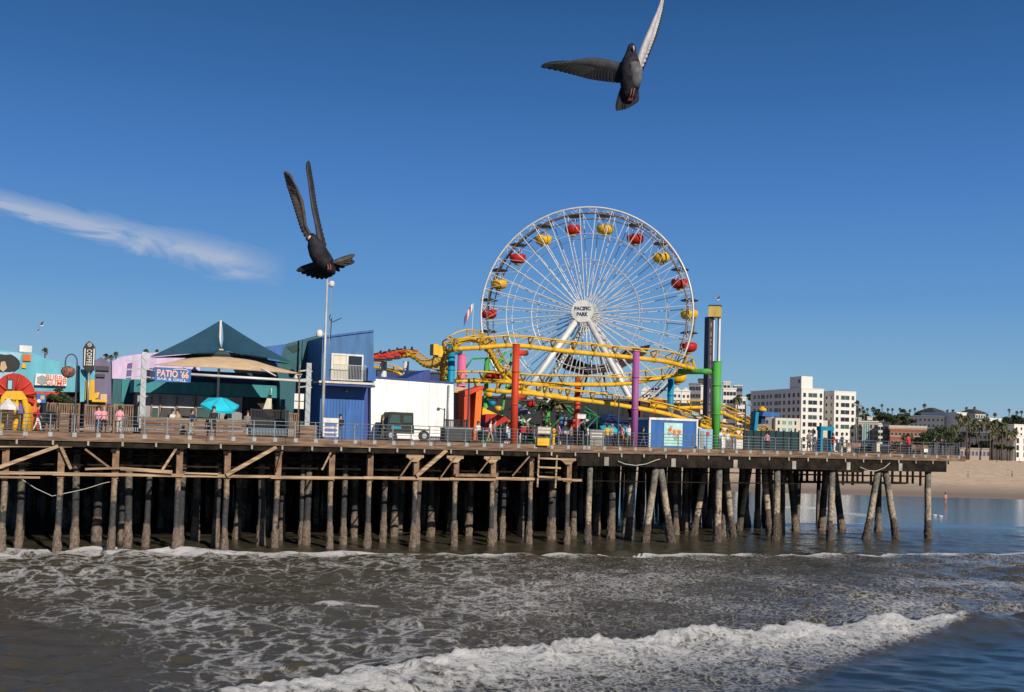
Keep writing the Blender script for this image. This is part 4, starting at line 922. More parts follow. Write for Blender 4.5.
# grey roofed pavilion
d = 24
t = thing('grey_pavilion', 'low pavilion with a grey hipped roof and white trim behind the green column', 'pavilion', base(713, d))
c = [P2.hit(x, y, d) for x, y in ((690, 426), (737, 427), (722, 414), (696, 411))]
b = MB(P2); b.hexa([(c[0][0], d, c[0][1]), (c[1][0], d, c[1][1]), (c[1][0], d+8, c[1][1]), (c[0][0], d+8, c[0][1]), (c[3][0], d+3, c[3][1]), (c[2][0], d+3, c[2][1]), (c[2][0], d+5, c[2][1]), (c[3][0], d+5, c[3][1])]); b.build('roof', 'p_grey', t)
b = MB(P2); b.box(c[0][0], c[1][0], d-.05, d+.1, c[0][1]-.2, c[0][1]-.003); b.build('eave', 'p_white', t)
for px in (694, 709, 722, 734): s = ds(px, d+.5, 435); b = MB(P2); b.box(s-.12, s+.12, d+.4, d+.64, DK, c[0][1]-.2); b.build('post', 'p_white', t)
b = MB(P2); b.box(c[0][0]+.5, c[1][0]-.5, d+4, d+4.3, DK, c[0][1]-.21); b.build('back_wall', 'p_grey_dark', t)
b = MB(P2); q0, q1 = P2.hit(689, 411, 20), P2.hit(708, 424, 20); b.bar((q0[0], 20, q0[1]), (q1[0], 20, q1[1]), .35); b.build('slide_rail', 'p_skyblue', t)
# lean-to tent and parasol between the coaster columns
def tent(px0, px1, ytop, yeave, d, dep, m, label, side=None):
    s0, s1 = ds(px0, d), ds(px1, d); z0 = P2.hit(px0, yeave, d)[1]; zt = P2.hit((px0+px1)/2, ytop, d+dep/2)[1]
    t = thing('canopy_tent', label, 'tent', P2.w((s0+s1)/2, d, DK), 'canopy tents on the ride deck')
    b = MB(P2); r = [b.pt(s0, d, z0), b.pt(s1, d, z0), b.pt(s1, d+dep, z0), b.pt(s0, d+dep, z0)]; l = [b.pt(s0, d, z0-.25), b.pt(s1, d, z0-.25), b.pt(s1, d+dep, z0-.25), b.pt(s0, d+dep, z0-.25)]; tp = b.pt((s0+s1)/2, d+dep/2, zt)
    for k in range(4): j = (k+1) % 4; b.face([r[k], r[j], tp]); b.face([l[k], l[j], r[j], r[k]])
    b.build('canopy', m, t)
    for s in (s0+.05, s1-.05):
        for dd in (d+.05, d+dep-.05): b = MB(P2); b.tube((s, dd, DK), (s, dd, z0-.1), .04, 6); b.build('leg', 'steel_white', t)
tent(603, 638, 413, 424, 9, 4, 'p_navy', 'navy canopy tent behind the turquoise parasol')
tent(586, 603, 419, 428, 12, 3, 'p_white', 'small white canopy tent left of the navy one')
umbrella(617, 429, 36, 6, M['aqua_cloth'], 'turquoise parasol between the red column and the purple column', sides=8, hh=.45, tilt=12)
tent(520, 546, 424, 430, 10, 4, 'p_charcoal', 'dark canopy tent beside the tall red column')
# booths and boards behind the rail
def board(name, px0, py0, px1, py1, d, m, label, cat='board', th=.12, feet=True, grp=None):
    s0, s1, z0, z1 = pr(P2, px0, py0, px1, py1, d); t = thing(name, label, cat, P2.w((s0+s1)/2, d, DK), grp)
    b = MB(P2); b.box(s0, s1, d, d+th, max(z0, DK+.08), z1); b.build('panel', m, t)
    b = MB(P2); b.box(s0-.03, s1+.03, d-.02, d+th+.02, z1, z1+.05); b.build('cap', 'steel_grey', t)
    for s in (s0+.06, s1-.06): b = MB(P2); b.tube((s, d+th/2, DK), (s, d+th/2, max(z0, DK+.09)), .04, 6); b.build('foot', 'steel_grey', t)
    return t, s0, s1, z0, z1
t, s0, s1, z0, z1 = board('notice_board', 590, 430.5, 604, 447, 1.2, 'p_grey', 'grey notice board with pale rows of print behind the railing gap')
for k in range(5):
    b = MB(P2); z = z1-.22-k*.22; b.box(s0+.12, s1-.12, 1.17, 1.195, z-.05, z+.03); b.build('print_row', 'p_cream', t)
board('sales_cart', 538, 427.5, 551, 434, 3, 'p_cream', 'cream vendor cart top behind the yellow box', 'cart', th=1.0)
board('price_board', 577.5, 414.5, 586, 418.8, 6, 'p_white', 'small white square board beside the shorter red column', 'sign')
board('menu_board', 655, 0+433, 656, 434, 12, 'p_white', 'menu board', 'sign') if 0 else None
t = thing('yellow_box', 'bright yellow box hung on the railing between the two red columns', 'box', PIER.w(ds(543, -.2), -.2, DK))
b = MB(P2); s0, s1, z0, z1 = pr(P2, 537, 438.5, 549, 445.5, -.35)
b.box(s0, s1, -.42, -.17, z0, z1); b.build('body', 'p_yellow', t); b = MB(P2); b.box(s0-.02, s1+.02, -.44, -.15, z1, z1+.05); b.box(s0, s1, -.435, -.422, (z0+z1)/2-.015, (z0+z1)/2+.015); b.build('lid', 'p_brass', t)
t = thing('hydrant_post', 'yellow hydrant post right of the yellow box', 'hydrant', base(553.5, .6))
b = MB(P2); s = ds(553.5, .6); b.lathe((s, .6, DK), [(.14, 0), (.14, .12), (.09, .14), (.1, .9), (.15, .95), (.15, 1.1), (.06, 1.2)], 10); b.build('barrel', 'p_yellow', t)
b = MB(P2); b.tube((s-.2, .6, DK+.75), (s+.2, .6, DK+.75), .06, 8); b.build('nozzle', 'p_brass', t)
# dark hedge-like hoarding and playground pieces right of the green column
d = 10
t = thing('dark_hoarding', 'long dark green hoarding in front of the white hotel', 'fence', base(772, d))
b = MB(P2); pbox(b, 745, 431, 799, 452, d, .3); b.build('panel', 'p_teal_dark', t)
for px in np.arange(746, 800, 7.5): s = ds(px, d, 440); b = MB(P2); b.box(s-.06, s+.06, d-.08, d-.002, DK, P2.hit(px, 430.4, d)[1]); b.build('post', 'p_charcoal', t)
t = thing('blue_arch', 'square bright blue arch frame standing before the hotel towers', 'arch', base(826, 12))
b = MB(P2)
q = [P2.hit(x, y, 12) for x, y in ((820.5, 452), (820.5, 430), (833, 430), (833, 452))]
b.box(q[0][0], q[0][0]+.28, 12, 12.5, DK, q[1][1]); b.box(q[3][0]-.28, q[3][0], 12, 12.5, DK, q[1][1]); b.build('upright', 'p_cyanblue', t)
b = MB(P2); b.box(q[0][0]-.05, q[3][0]+.05, 11.95, 12.55, q[1][1]-.02, q[1][1]+.36); b.build('header', 'p_cyanblue', t)
t = thing('climbing_ride', 'small blue ride tower with a yellow cap at the end of the coaster', 'ride', base(762, 20))
q = P2.hit(757, 430, 20); q2 = P2.hit(757, 412, 20)
b = MB(P2); ppoly(b, [(754, 434), (757, 434), (759, 412), (756, 412)], 20, .8); b.build('tower', 'p_cyanblue', t)
b = MB(P2); ppoly(b, [(762, 416), (780, 417), (779, 413), (764, 411)], 20, 2); b.build('deck', 'p_blue', t)
b = MB(P2); ppoly(b, [(761, 424), (765, 424), (766, 411), (763, 411)], 20.5, .7); b.build('body', 'p_navy', t)
q = P2.hit(764, 410, 20.5); b = MB(P2); b.lathe((q[0], 20.8, q[1]-.1), [(.5, 0), (.45, .2), (.1, .5)], 10); b.build('cap', 'p_yellow', t)
t = thing('signboard', 'small white square signboard on the railing near the red shirted person', 'sign', PIER.w(ds(926, 0), 0, DK))
b = MB(P2); s0, s1, z0, z1 = pr(P2, 924, 448.8, 928, 452.3, .0); b.box(s0, s1, .0, .04, z0, z1); b.build('plate', 'p_white', t)
b = MB(P2); b.box(s0+.05, s0+.1, .045, .07, z0+.05, z1-.05); b.build('clip', 'steel_grey', t)
# thin lamp posts
def plain_lamp(px, y0, d, label, arms=1):
    s, z = P2.hit(px, y0, d); t = thing('lamp_post', label, 'lamp post', P2.w(s, d, DK), 'slim lamp posts on the pier deck')
    b = MB(P2); b.path([(s, d, DK), (s, d, DK+.5), (s, d, z)], [.11, .075, .055], 8); b.build('pole', 'p_grey_dark', t)
    for k in ((-1, 1) if arms == 2 else (-1,)):
        b = MB(P2); b.tube((s, d, z-.08), (s+k*.5, d, z+.02), .03, 5); b.lathe((s+k*.5, d, z-.12), [(.14, 0), (.12, .12), (.04, .18)], 8); b.build('lamp_head', 'p_grey', t)
plain_lamp(469, 383, 2.5, 'slim dark lamp post right of the white building', 1)
plain_lamp(619, 396, 2.5, 'slim dark lamp post before the turquoise parasol', 2)
plain_lamp(745.5, 404, 9, 'slim dark lamp post right of the green column', 2)
plain_lamp(858, 405, 12, 'slim dark lamp post in front of the beige building', 2)

# ============================================================ COASTER
TIES = [0]
def catmull(P, step=.6):
    out = []; n = len(P)
    for i in range(n-1):
        p0, p1, p2, p3 = P[max(i-1, 0)], P[i], P[i+1], P[min(i+2, n-1)]
        k = max(2, int((p2-p1).length/step))
        for j in range(k):
            t = j/k; out.append(.5*((2*p1)+(p2-p0)*t+(2*p0-5*p1+4*p2-p3)*t*t+(3*p1-p0-3*p2+p3)*t**3))
    out.append(P[-1]); return out
coaster = thing('roller_coaster', 'yellow tubular roller coaster on multicoloured columns', 'roller coaster', base(560, 6))
def track(pts, up=.72, spine=.18, gauge=.5, tie=1.5, bank=None, rr_=.055):
    P = [P2.w(P2.hit(x, y, dd)[0], dd, P2.hit(x, y, dd)[1]) for x, y, dd in pts]
    Q = catmull(P); n = len(Q)
    b = MB(WORLD); b.path(Q, spine, 10, world=True); sp = b.build('track_spine', 'p_yellow', coaster)
    L, Rr, acc, last = [], [], 0, None
    tbs = MB(WORLD); TM = mat('p_yellow_ties', (.50, .30, .025), .55, spec=.28)
    for i in range(n):
        tng = (Q[min(i+1, n-1)]-Q[max(i-1, 0)]).normalized(); side = tng.cross(Vector((0, 0, 1)))
        if side.length < .05: side = PIER.n.copy()
        side.normalize(); u = side.cross(tng).normalized()
        bk = 0
        if bank:
            k = i/(n-1)*(len(bank)-1); j = min(int(k), len(bank)-2); bk = R(bank[j]+(bank[j+1]-bank[j])*(k-j))
        u2 = u*math.cos(bk)+side*math.sin(bk); s2 = side*math.cos(bk)-u*math.sin(bk)
        l, r = Q[i]+u2*up-s2*gauge, Q[i]+u2*up+s2*gauge; L.append(l); Rr.append(r)
        if i: acc += (Q[i]-Q[i-1]).length
        if last is None or acc-last >= tie:
            last = acc; TIES[0] += 1; one = TIES[0] <= 100; tb = MB(WORLD) if one else tbs
            for e in (l, r): tb.path([Q[i]+u2*spine*.5, e], [.10, .05], 5, world=True)
            tb.path([l, r], .05, 5, world=True)
            tb.path([Q[i]-tng*.09, Q[i]+tng*.09], spine*1.25, 10, world=True)
            if one: tb.build('cross_tie', TM, sp)
    for e in (L, Rr): b = MB(WORLD); b.path(e, rr_, 6, world=True); b.build('rail', 'p_yellow', sp)
    if tbs.v: tbs.build('cross_ties', TM, sp, kind='stuff')
    return Q
track([(455, 349, 6), (480, 347.5, 5.5), (516, 345.5, 5.4), (560, 350.5, 5.4), (600, 354.5, 5.5), (636, 358, 5.6), (665, 361.5, 6), (685, 366.5, 7), (695, 369.5, 8.5), (694, 370.5, 11), (680, 374, 13.5), (655, 379, 14), (620, 384, 13), (575, 384.5, 12), (530, 383.5, 11.5), (490, 381, 11), (455, 381, 11)], bank=[0, 0, 0, 0, 0, -10, -25, -50, -60, -40, -20, 0, 0, 0, 0, 0])
track([(455, 349, 6), (447, 352, 7), (443.5, 360, 8.5), (443, 371, 10), (442, 382, 12)], bank=[0, 20, 40, 50, 50], tie=.8)
track([(441, 372, 16), (445, 355, 15), (455, 345, 14.5), (468, 340, 15), (480, 342, 17), (488, 350, 19), (495, 362, 21), (505, 377, 22), (525, 390, 22), (560, 396, 22)], bank=[20, 30, 30, 20, 10, 10, 0], tie=.9)
track([(476, 388, 9.5), (497, 391, 8), (530, 393.5, 7.4), (560, 397.5, 7.2), (600, 402.5, 7.1), (640, 408.5, 7), (665, 413.5, 7.3), (690, 421, 8), (705, 427, 9), (722, 431, 11)])
track([(650, 405.5, 22), (672, 408, 22), (690, 407.5, 22), (704, 408, 22), (722, 413, 23), (740, 421, 24), (758, 431, 25), (768, 437, 26)], tie=1.3)
track([(705, 430, 14), (722, 433.5, 15), (745, 438, 17), (765, 441, 19)], tie=1.3)
track([(330, 350, 40), (352, 358, 38), (374, 358.5, 36), (395, 357.5, 34), (408, 355.5, 33), (416, 359, 31), (424, 365, 28), (432, 366.5, 25), (440, 363.5, 21), (447, 357, 17), (455, 350, 15)], spine=.17, tie=1.0, up=.5)
track([(350, 364, 44), (372, 367, 42), (388, 369, 41), (399, 373, 40), (404, 378, 40)], spine=.17, up=.5, tie=1.4)
def column(px, y0, y1, d, r, m, label, arms=(), cap=True, toz=None):
    s, z1 = P2.hit(px, y0, d); z0 = DK if toz is None else P2.hit(px, toz, d)[1]
    b = MB(P2); b.tube((s, d, z0), (s, d, z1), r, 18); o = b.build('support_column', m, coaster, label)
    for s2, py, d2, rr_ in arms:
        zz = P2.hit(px, py, d)[1]; b = MB(P2); b.tube((s, d, zz), (P2.hit(s2, py, d2)[0], d2, P2.hit(s2, py, d2)[1]), rr_, 14); b.build('arm', m, o)
    for zz in ((z1-(z1-z0)*.27), (z1-(z1-z0)*.6)):
        b = MB(P2); b.tube((s, d, zz-.06), (s, d, zz+.06), r*1.14, 18); b.build('flange', m, o)
    b = MB(P2); b.tube((s, d, z1), (s, d, z1+.06), r*1.1, 18); b.build('cap_plate', m, o)
column(516.3, 345, 443, 3.4, .27, 'p_redorange', 'tall red orange column nearest the deck edge', [(526, 353, 5.2, .22), (525, 397, 7, .2)])
column(578, 378, 432, 14, .26, 'p_redorange', 'shorter red orange column standing further back')
column(636.2, 351.5, 446, 3.4, .27, 'p_purple', 'purple column left of the kiosk', [(636.5, 362, 5.4, .2)])
column(671, 376, 408, 15, .29, 'p_cyanblue', 'short blue column between purple and green')
column(717.3, 362, 436, 6, .36, 'p_green', 'thick green column with a long green side arm', [(679, 371.5, 9, .24)])
column(452, 343, 384, 8, .27, 'p_cyanblue', 'cyan column rising behind the white building', [(460, 352, 10, .2)])
column(446.3, 362, 384, 12, .22, 'p_green', 'slim green column behind the cyan one')
column(462, 355, 375, 14, .36, 'p_pink', 'thick pink column right of the cyan one')
column(406, 362, 378, 33, .3, 'steel_white', 'white column under the parked train')
column(384, 362, 378, 36, .3, 'steel_white', 'white column under the rear of the train')
for px, py, dd in ((436, 350, 14), (441, 352, 14)):
    b = MB(P2); pbox(b, px-2.5, py-6, px+2.5, py+5, dd, .8); b.build('counterweight', 'p_yellow', coaster)
t = thing('coaster_train', 'dark red coaster train of five cars on the crest at the left of the track', 'coaster train', P2.w(ds(393, 34), 34, P2.hit(393, 355, 34)[1]))
tp = [(375.5, 355.5), (384, 354.6), (392.5, 353), (400.5, 351.6), (408, 350.2)]
for i, (x, y) in enumerate(tp):
    s, z = P2.hit(x, y+1.2, 34); w = .92
    b = MB(P2); b.poly([(s-w/1.05, z-.22), (s+w/1.1, z-.2), (s+w, z+.12), (s+w*.6, z+.16), (s+w*.55, z+.04), (s+.05, z+.04), (s-.05, z+.22), (s-w*.45, z+.06), (s-w*.9, z+.24)], 33.4, 34.6); c = b.build('car', 'p_red', t)
    b = MB(P2)
    for q in (-.45, .3): b.lathe((s+q, 33.7, z), [(.14, 0), (.2, .12), (.15, .26), (.1, .32), (.12, .42), (.05, .5)], 8)
    b.build('seats', 'p_charcoal', c)
    b = MB(P2); b.box(s-w*.8, s+w*.8, 33.5, 34.5, z-.45, z-.225); b.build('chassis', 'p_charcoal', c)

# ============================================================ FERRIS WHEEL
WC = PY(587, 315, 137); WF = Fr((WC.x, WC.y), R(-12)); zc = WC.z; RW, HD, NP = 13.2, 1.75, 20
wheel = thing('ferris_wheel', 'giant white spoked ferris wheel with red and yellow tub gondolas', 'ferris wheel', (WC.x, WC.y, DK))
def ring(r, d, rad, m, name, n=80, par=wheel, sides=6):
    b = MB(WF); b.path([(r*math.cos(2*math.pi*k/n), d, zc+r*math.sin(2*math.pi*k/n)) for k in range(n)], rad, sides, closed=True); return b.build(name, m, par)
for dd, m in ((-HD, 'steel_white'), (HD, 'rim_brown')):
    ring(RW, dd, .12, m, 'outer_rim'); ring(RW-.75, dd, .07, 'rim_brown', 'inner_rim')
    ring(RW*.755, dd, .035, 'steel_white', 'brace_ring', 40, sides=4); ring(RW*.51, dd, .035, 'steel_white', 'brace_ring', 40, sides=4)
for k in range(40):
    a = R(9*k+4.5); ca_, sa_ = math.cos(a), math.sin(a)
    for dd in (-HD, HD):
        b = MB(WF); b.tube((.6*ca_, dd*.9, zc+.6*sa_), (RW*ca_, dd, zc+RW*sa_), .055, 5)
        if k % 2 == 0:   # lattice pair
            t2 = a+R(2.1); b.tube((1.0*math.cos(t2), dd*.9, zc+1.0*math.sin(t2)), (RW*math.cos(a), dd, zc+RW*math.sin(a)), .04, 4)
        b.build('spoke', 'steel_white', wheel)
for k in range(40):
    b = MB(WF); a = R(9*k+4.5)
    for rr_ in (RW, RW*.755, RW*.51): b.tube((rr_*math.cos(a), -HD, zc+rr_*math.sin(a)), (rr_*math.cos(a), HD, zc+rr_*math.sin(a)), .05, 4)
    if k % 2: 
        r0, r1 = RW*.2, RW*.5; b.tube((r0*math.cos(a), -HD, zc+r0*math.sin(a)), (r1*math.cos(a), HD, zc+r1*math.sin(a)), .03, 4)
    b.tube((RW*.755*math.cos(a), -HD, zc+RW*.755*math.sin(a)), (RW*math.cos(a+R(9)), -HD, zc+RW*math.sin(a+R(9))), .03, 4)
    b.build('cross_strut', 'steel_white', wheel)
for k in range(80):
    b = MB(WF) if k % 2 == 0 else b; a = R(4.5*k); b.tube((RW*math.cos(a), -HD, zc+RW*math.sin(a)), ((RW-.75)*math.cos(a+R(4.5 if k % 2 else -4.5)), -HD, zc+(RW-.75)*math.sin(a+R(4.5 if k % 2 else -4.5))), .03, 4)
    if k % 2: b.build('rim_lacing', 'steel_white', wheel)
b = MB(WF); b.tube((0, -HD-2.0, zc), (0, HD+1.6, zc), .38, 16); hub = b.build('axle', 'steel_white', wheel)
for dd in (-HD, HD): b = MB(WF); b.tube((0, dd*.9-.12, zc), (0, dd*.9+.12, zc), 1.15, 20); b.build('hub_plate', 'p_grey', hub)
b = MB(WF); b.tube((0, -HD-2.2, zc), (0, -HD-1.9, zc), 1.36, 36); dsc = b.build('name_disc', 'p_white', wheel)
text('PACIFIC', WF, 0, -HD-2.2, zc+.33, 2.0, .5, M['p_navy'], dsc, bold=.05); text('PARK', WF, 0, -HD-2.2, zc-.36, 1.4, .5, M['p_navy'], dsc, bold=.05)
for s_, dd in ((-10.6, -HD-1.7), (9.3, -HD-1.7), (-10.6, HD+1.3), (9.3, HD+1.3)):
    b = MB(WF); b.tube((0.2*np.sign(s_), dd, zc-.2), (s_, dd*1.5, DK), .36, 14); b.build('support_leg', 'steel_white', wheel)
b = MB(WF); b.tube((-7.5, -HD*1.8, DK+4), (6.6, -HD*1.8, DK+4), .15, 8); b.tube((-9, -HD*2, DK+2.2), (6.6, HD*2, DK+2.4), .12, 8); b.build('cross_beam', 'steel_white', wheel)
def gondola(parent_loc=None):
    pass
gm = {}
for k in range(NP):
    a = R(18*k+9); s_, z_ = (RW-.42)*math.cos(a), zc+(RW-.42)*math.sin(a); c = 'p_red' if k % 2 else 'p_yellow'
    b = MB(WF)
    b.lathe((s_, 0, z_-2.5), [(.4, 0), (.75, .08), (.98, .28), (1.06, .6), (1.08, .95), (.98, .95), (.9, .6)], 14)
    tub = b.build('gondola', c, wheel)
    b = MB(WF)
    for j in range(6): aa = j*math.pi/3+.3; b.lathe((s_+.78*math.cos(aa), .78*math.sin(aa), z_-1.6), [(.2, 0), (.24, .1), (.16, .24)], 7)
    b.build('seat_backs', c, tub)
    b = MB(WF)
    for j in range(4): aa = j*math.pi/2+.6; b.tube((s_+.6*math.cos(aa), .6*math.sin(aa), z_-1.7), (s_+.35*math.cos(aa), .35*math.sin(aa), z_-.15), .035, 4)
    b.tube((s_, -HD, z_), (s_, HD, z_), .07, 6); b.build('hanger_rods', 'steel_white', tub)
    b = MB(WF); b.lathe((s_, 0, z_-.22), [(1.1, 0), (1.12, .06), (.55, .26), (.06, .36)], 14); b.build('umbrella_top', 'p_grey_dark', tub)
    b = MB(WF); aa = [(.5, 0), (.35, .35)]; b.lathe((s_, 0, z_-2.75), [(.2, 0), (.45, .1), (.4, .22)], 10); b.build('underside_ring', 'p_brass', tub)

# drop tower
d = 16
t = thing('drop_tower', 'tall dark drop tower with white guide rails and a yellow head box', 'drop tower', base(716, d))
zt = P2.hit(714, 317, d)[1]; zt2 = P2.hit(714, 306.5, d)[1]
fx = lambda px: P2.hit(px, 330, d)[0]
b = MB(P2); b.box(fx(708.8), fx(713.3), d, d+.7, DK, zt); tw = b.build('tower_mast', mat('p_tower_dark', (.022, .02, .05), .5), t)
b = MB(P2); b.box(fx(713.3)+.003, fx(714.4), d-.05, d+.3, DK, zt); b.box(fx(719), fx(720.6), d, d+.25, DK, zt); b.build('guide_rail', 'steel_white', t)
b = MB(P2); b.box(fx(715.2), fx(718.4), d+.7, d+.78, DK, zt); b.build('back_panel', mat('p_tower_blue', (.10, .22, .50), .5), t)
b = MB(P2); b.plan([(fx(707.5), d-.1), (fx(715.5), d-.7), (fx(722), d+.1), (fx(714.5), d+1.0)], zt-.02, zt2); hb = b.build('head_box', 'p_brass', t)
b = MB(P2); b.plan([(fx(707.2), d-.12), (fx(715.5), d-.76), (fx(722.3), d+.1), (fx(714.5), d+1.1)], zt2, zt2+.1); b.build('head_cap', 'p_grey_dark', hb)
text('P\nA\nC\nI\nF\nI\nC\n\nP\nL\nU\nN\nG\nE', P2, (fx(708.8)+fx(713.3))/2, d, (DK+zt)/2+.3, .15, (zt-DK)*.86, 'p_brass', tw, line=1.0, bold=.005)

# pendulum ship ride behind the wheel and other rides
d = 64
t = thing('ship_ride', 'dark maroon swinging ship ride behind the wheel legs', 'ride', P2.w(ds(600, d), d, DK))
q = [P2.hit(x, y, d) for x, y in ((553, 363), (560, 372), (575, 381), (600, 386), (622, 380), (640, 364), (652, 352), (640, 373), (630, 388), (600, 397), (570, 392))]
b = MB(P2); b.poly([P2.hit(x, y, d) for x, y in ((566, 352), (574, 360), (588, 366), (608, 366), (622, 360), (634, 349), (650, 346), (646, 354), (634, 362), (616, 371), (594, 374), (576, 369), (566, 361))], d, d+3); b.build('hull', mat('p_maroon_dark', (.016, .006, .008), .8), t)
for px, py in ((572, 362), (586, 369), (604, 370), (620, 366), (634, 357)): s, z = P2.hit(px, py, d); b = MB(P2); b.box(s-.5, s+.4, d-.15, d-.02, z-.1, z+.12); b.build('trim_lamp', 'p_brownred', t)
b = MB(P2); q = [P2.hit(x, y, d-.1) for x, y in ((566, 352), (574, 360), (588, 366), (608, 366), (622, 360), (634, 349), (650, 346))]; b.path([(p[0], d-.1, p[1]+.1) for p in q], .12, 6); b.build('gunwale', 'p_brownred', t)
b = MB(P2); top = P2.hit(603, 338, d)
for x in (580, 628): f_ = P2.hit(x, 440, d); b.tube((top[0], d+1.5, top[1]), (f_[0], d+3.5, DK), .13, 8)
b.build('a_frame', 'p_grey_dark', t)
# buildings of the funfair behind the wheel
def house(px0, y0, px1, y1, d, dep, m, label, wins=(2, 1), roofm='p_grey_dark', gable=False, name='funfair_building'):
    s0, s1, z0, z1 = pr(P2, px0, y0, px1, y1, d); t = thing(name, label, 'building', P2.w((s0+s1)/2, d, DK), None)
    b = MB(P2); b.box(s0, s1, d, d+dep, DK, z1); b.build('wall', m, t)
    b = MB(P2)
    if gable: b.poly([(s0-.2, z1), (s1+.2, z1), ((s0+s1)/2, z1+(s1-s0)*.45)], d-.1, d+dep)
    else: b.box(s0-.15, s1+.15, d-.15, d+dep+.1, z1, z1+.2)
    b.build('roof', roofm, t)
    nx, nz = wins; W_ = s1-s0; H_ = z1-DK
    for i in range(nx):
        for j in range(nz):
            a0 = s0+W_*(i+.25)/nx; a1 = s0+W_*(i+.75)/nx; c0 = DK+H_*(j+.35)/nz; c1 = DK+H_*(j+.75)/nz
            b = MB(P2); b.box(a0, a1, d-.03, d-.003, c0, c1); b.build('window', 'glass_dark', t)
    return t
house(486, 398, 512, 440, 30, 6, 'p_charcoal', 'dark flat arcade block behind the red ride base', (4, 2))
house(520, 402, 574, 440, 34, 8, 'p_charcoal', 'arcade hall with shade painted in charcoal behind the tall red column', (6, 2))  # charcoal wall colour stands in for the shade on this hall
house(574, 400, 636, 440, 36, 8, 'p_charcoal', 'dark arcade hall behind the navy tent', (6, 2))
house(640, 404, 700, 440, 34, 8, 'p_brownred', 'dark red arcade hall behind the kiosk', (5, 2))
house(376, 372, 372+70, 440, 50, 8, 'p_navy', 'low navy hall behind the white building', (4, 1))
# green octopus-like rides
def spider(px, py, d, r, label, n=8, m='p_green', seat='p_yellow', ybase=440):
    s, z = P2.hit(px, py, d); t = thing('spinning_ride', label, 'ride', P2.w(s, d, DK), 'green armed rides among the crowd')
    b = MB(P2); b.lathe((s, d, DK), [(.7, 0), (.6, .4), (.25, .6), (.2, z-DK)], 10); b.build('mast', m, t)
    for k in range(n):
        a = 2*math.pi*k/n+.2; x, y = s+r*math.cos(a), d+r*math.sin(a); zz = z-1.0-.6*((k*37) % 5)/5
        b = MB(P2); b.path([(s, d, z), (s+(x-s)*.6, d+(y-d)*.6, z-.1), (x, y, zz)], [.09, .07, .05], 6); arm = b.build('arm', m, t)
        b = MB(P2); b.lathe((x, y, zz-.85), [(.15, 0), (.34, .1), (.38, .4), (.3, .5)], 8); b.build('tub', seat if k % 2 else 'p_red', arm)
spider(590, 414, 18, 3.2, 'green ride with sloping arms in front of the right wheel leg', 8, 'p_green_dark')
spider(548, 405, 20, 3.4, 'bright green ride left of the palm beside the tall red column', 7)
spider(487, 358, 26, 2.6, 'high green and red ride left of the wheel', 6)
spider(530, 424, 12, 2.4, 'low green ride right beside the tall red column', 6, 'p_green_dark', 'p_white')
# tall green ride frame left of wheel foot
t = thing('ride_frame', 'leaning green and black ride frame at the left foot of the wheel', 'ride', base(507, 24))
b = MB(P2)
for x0, y0, x1, y1 in ((500, 430, 513, 352), (513, 352, 525, 430), (503, 375, 523, 372), (505, 395, 520, 362), (494, 368, 508, 352)):
    a0, a1 = P2.hit(x0, y0, 24), P2.hit(x1, y1, 24); b.bar((a0[0], 24, a0[1]), (a1[0], 24.4, a1[1]), .17)
b.build('frame', 'p_green', t)
b = MB(P2)
for x0, y0, x1, y1 in ((497, 400, 520, 380), (500, 412, 524, 404), (498, 388, 512, 362)):
    a0, a1 = P2.hit(x0, y0, 23.5), P2.hit(x1, y1, 23.5); b.bar((a0[0], 23.5, a0[1]), (a1[0], 23.6, a1[1]), .22)
b.build('dark_braces', 'p_charcoal', t)
for k, (x, y, m) in enumerate(((499, 372, 'p_red'), (506, 366, 'p_white'), (515, 384, 'p_orange'), (498, 407, 'p_yellow'), (492, 402, 'p_cyanblue'), (518, 405, 'p_blue'), (489, 393, 'p_yellow'))):
    s, z = P2.hit(x, y, 22.5); b = MB(P2); b.lathe((s, 22.5, z-.4), [(.15, 0), (.32, .12), (.36, .42), (.2, .5)], 9); b.build('car', m, t)
# flag
t = thing('flag', 'small striped flag on a thin pole left of the wheel', 'flag', PIER.w(ds(469, 24), 24, P2.hit(466, 340, 24)[1]))
q0, q1 = P2.hit(468, 345, 24), P2.hit(473.5, 303, 24); b = MB(P2); b.tube((q1[0]-.1, 24, q0[1]), (q1[0], 24, q1[1]), .03, 5); b.build('pole', 'steel_white', t)
for k, m in enumerate(('p_white', 'p_red', 'p_white', 'p_red', 'p_blue_dark')):
    b = MB(P2); x = q1[0]-.12-k*.16; b.poly([(x-.17, q1[1]-.55-k*.32-.5), (x, q1[1]-.5-k*.3), (x, q1[1]-.1-k*.25), (x-.17, q1[1]-.2-k*.3)], 23.9+.05*(k % 2), 23.93+.05*(k % 2)); b.build('stripe', m, t)

# more of the crowded fairground between the red columns and the wheel legs
t = thing('lattice_ramp', 'white lattice ramp of a ride leaning up to the left of the palms', 'ride', base(525, 17))
b = MB(P2); A0, A1, B0, B1 = P2.hit(508, 428, 17), P2.hit(544, 392, 17), P2.hit(514, 434, 17), P2.hit(550, 399, 17)
b.bar((A0[0], 17, A0[1]), (A1[0], 17, A1[1]), .12); b.bar((B0[0], 17, B0[1]), (B1[0], 17, B1[1]), .12)
for k in range(13):
    u = k/12; v = min(1, u+(.08 if k % 2 else 0)); b.bar((A0[0]+(A1[0]-A0[0])*u, 17, A0[1]+(A1[1]-A0[1])*u), (B0[0]+(B1[0]-B0[0])*v, 17, B0[1]+(B1[1]-B0[1])*v), .08)
b.build('lattice', 'steel_white', t)
for k in range(4):
    b = MB(P2); s, z = P2.hit(515+k*8, 419-k*7.5, 16.6); b.lathe((s, 16.6, z-.3), [(.2, 0), (.4, .1), (.42, .5), (.2, .62)], 9); b.build('car', ['p_white', 'p_purplegrey', 'p_red', 'p_white'][k], t)
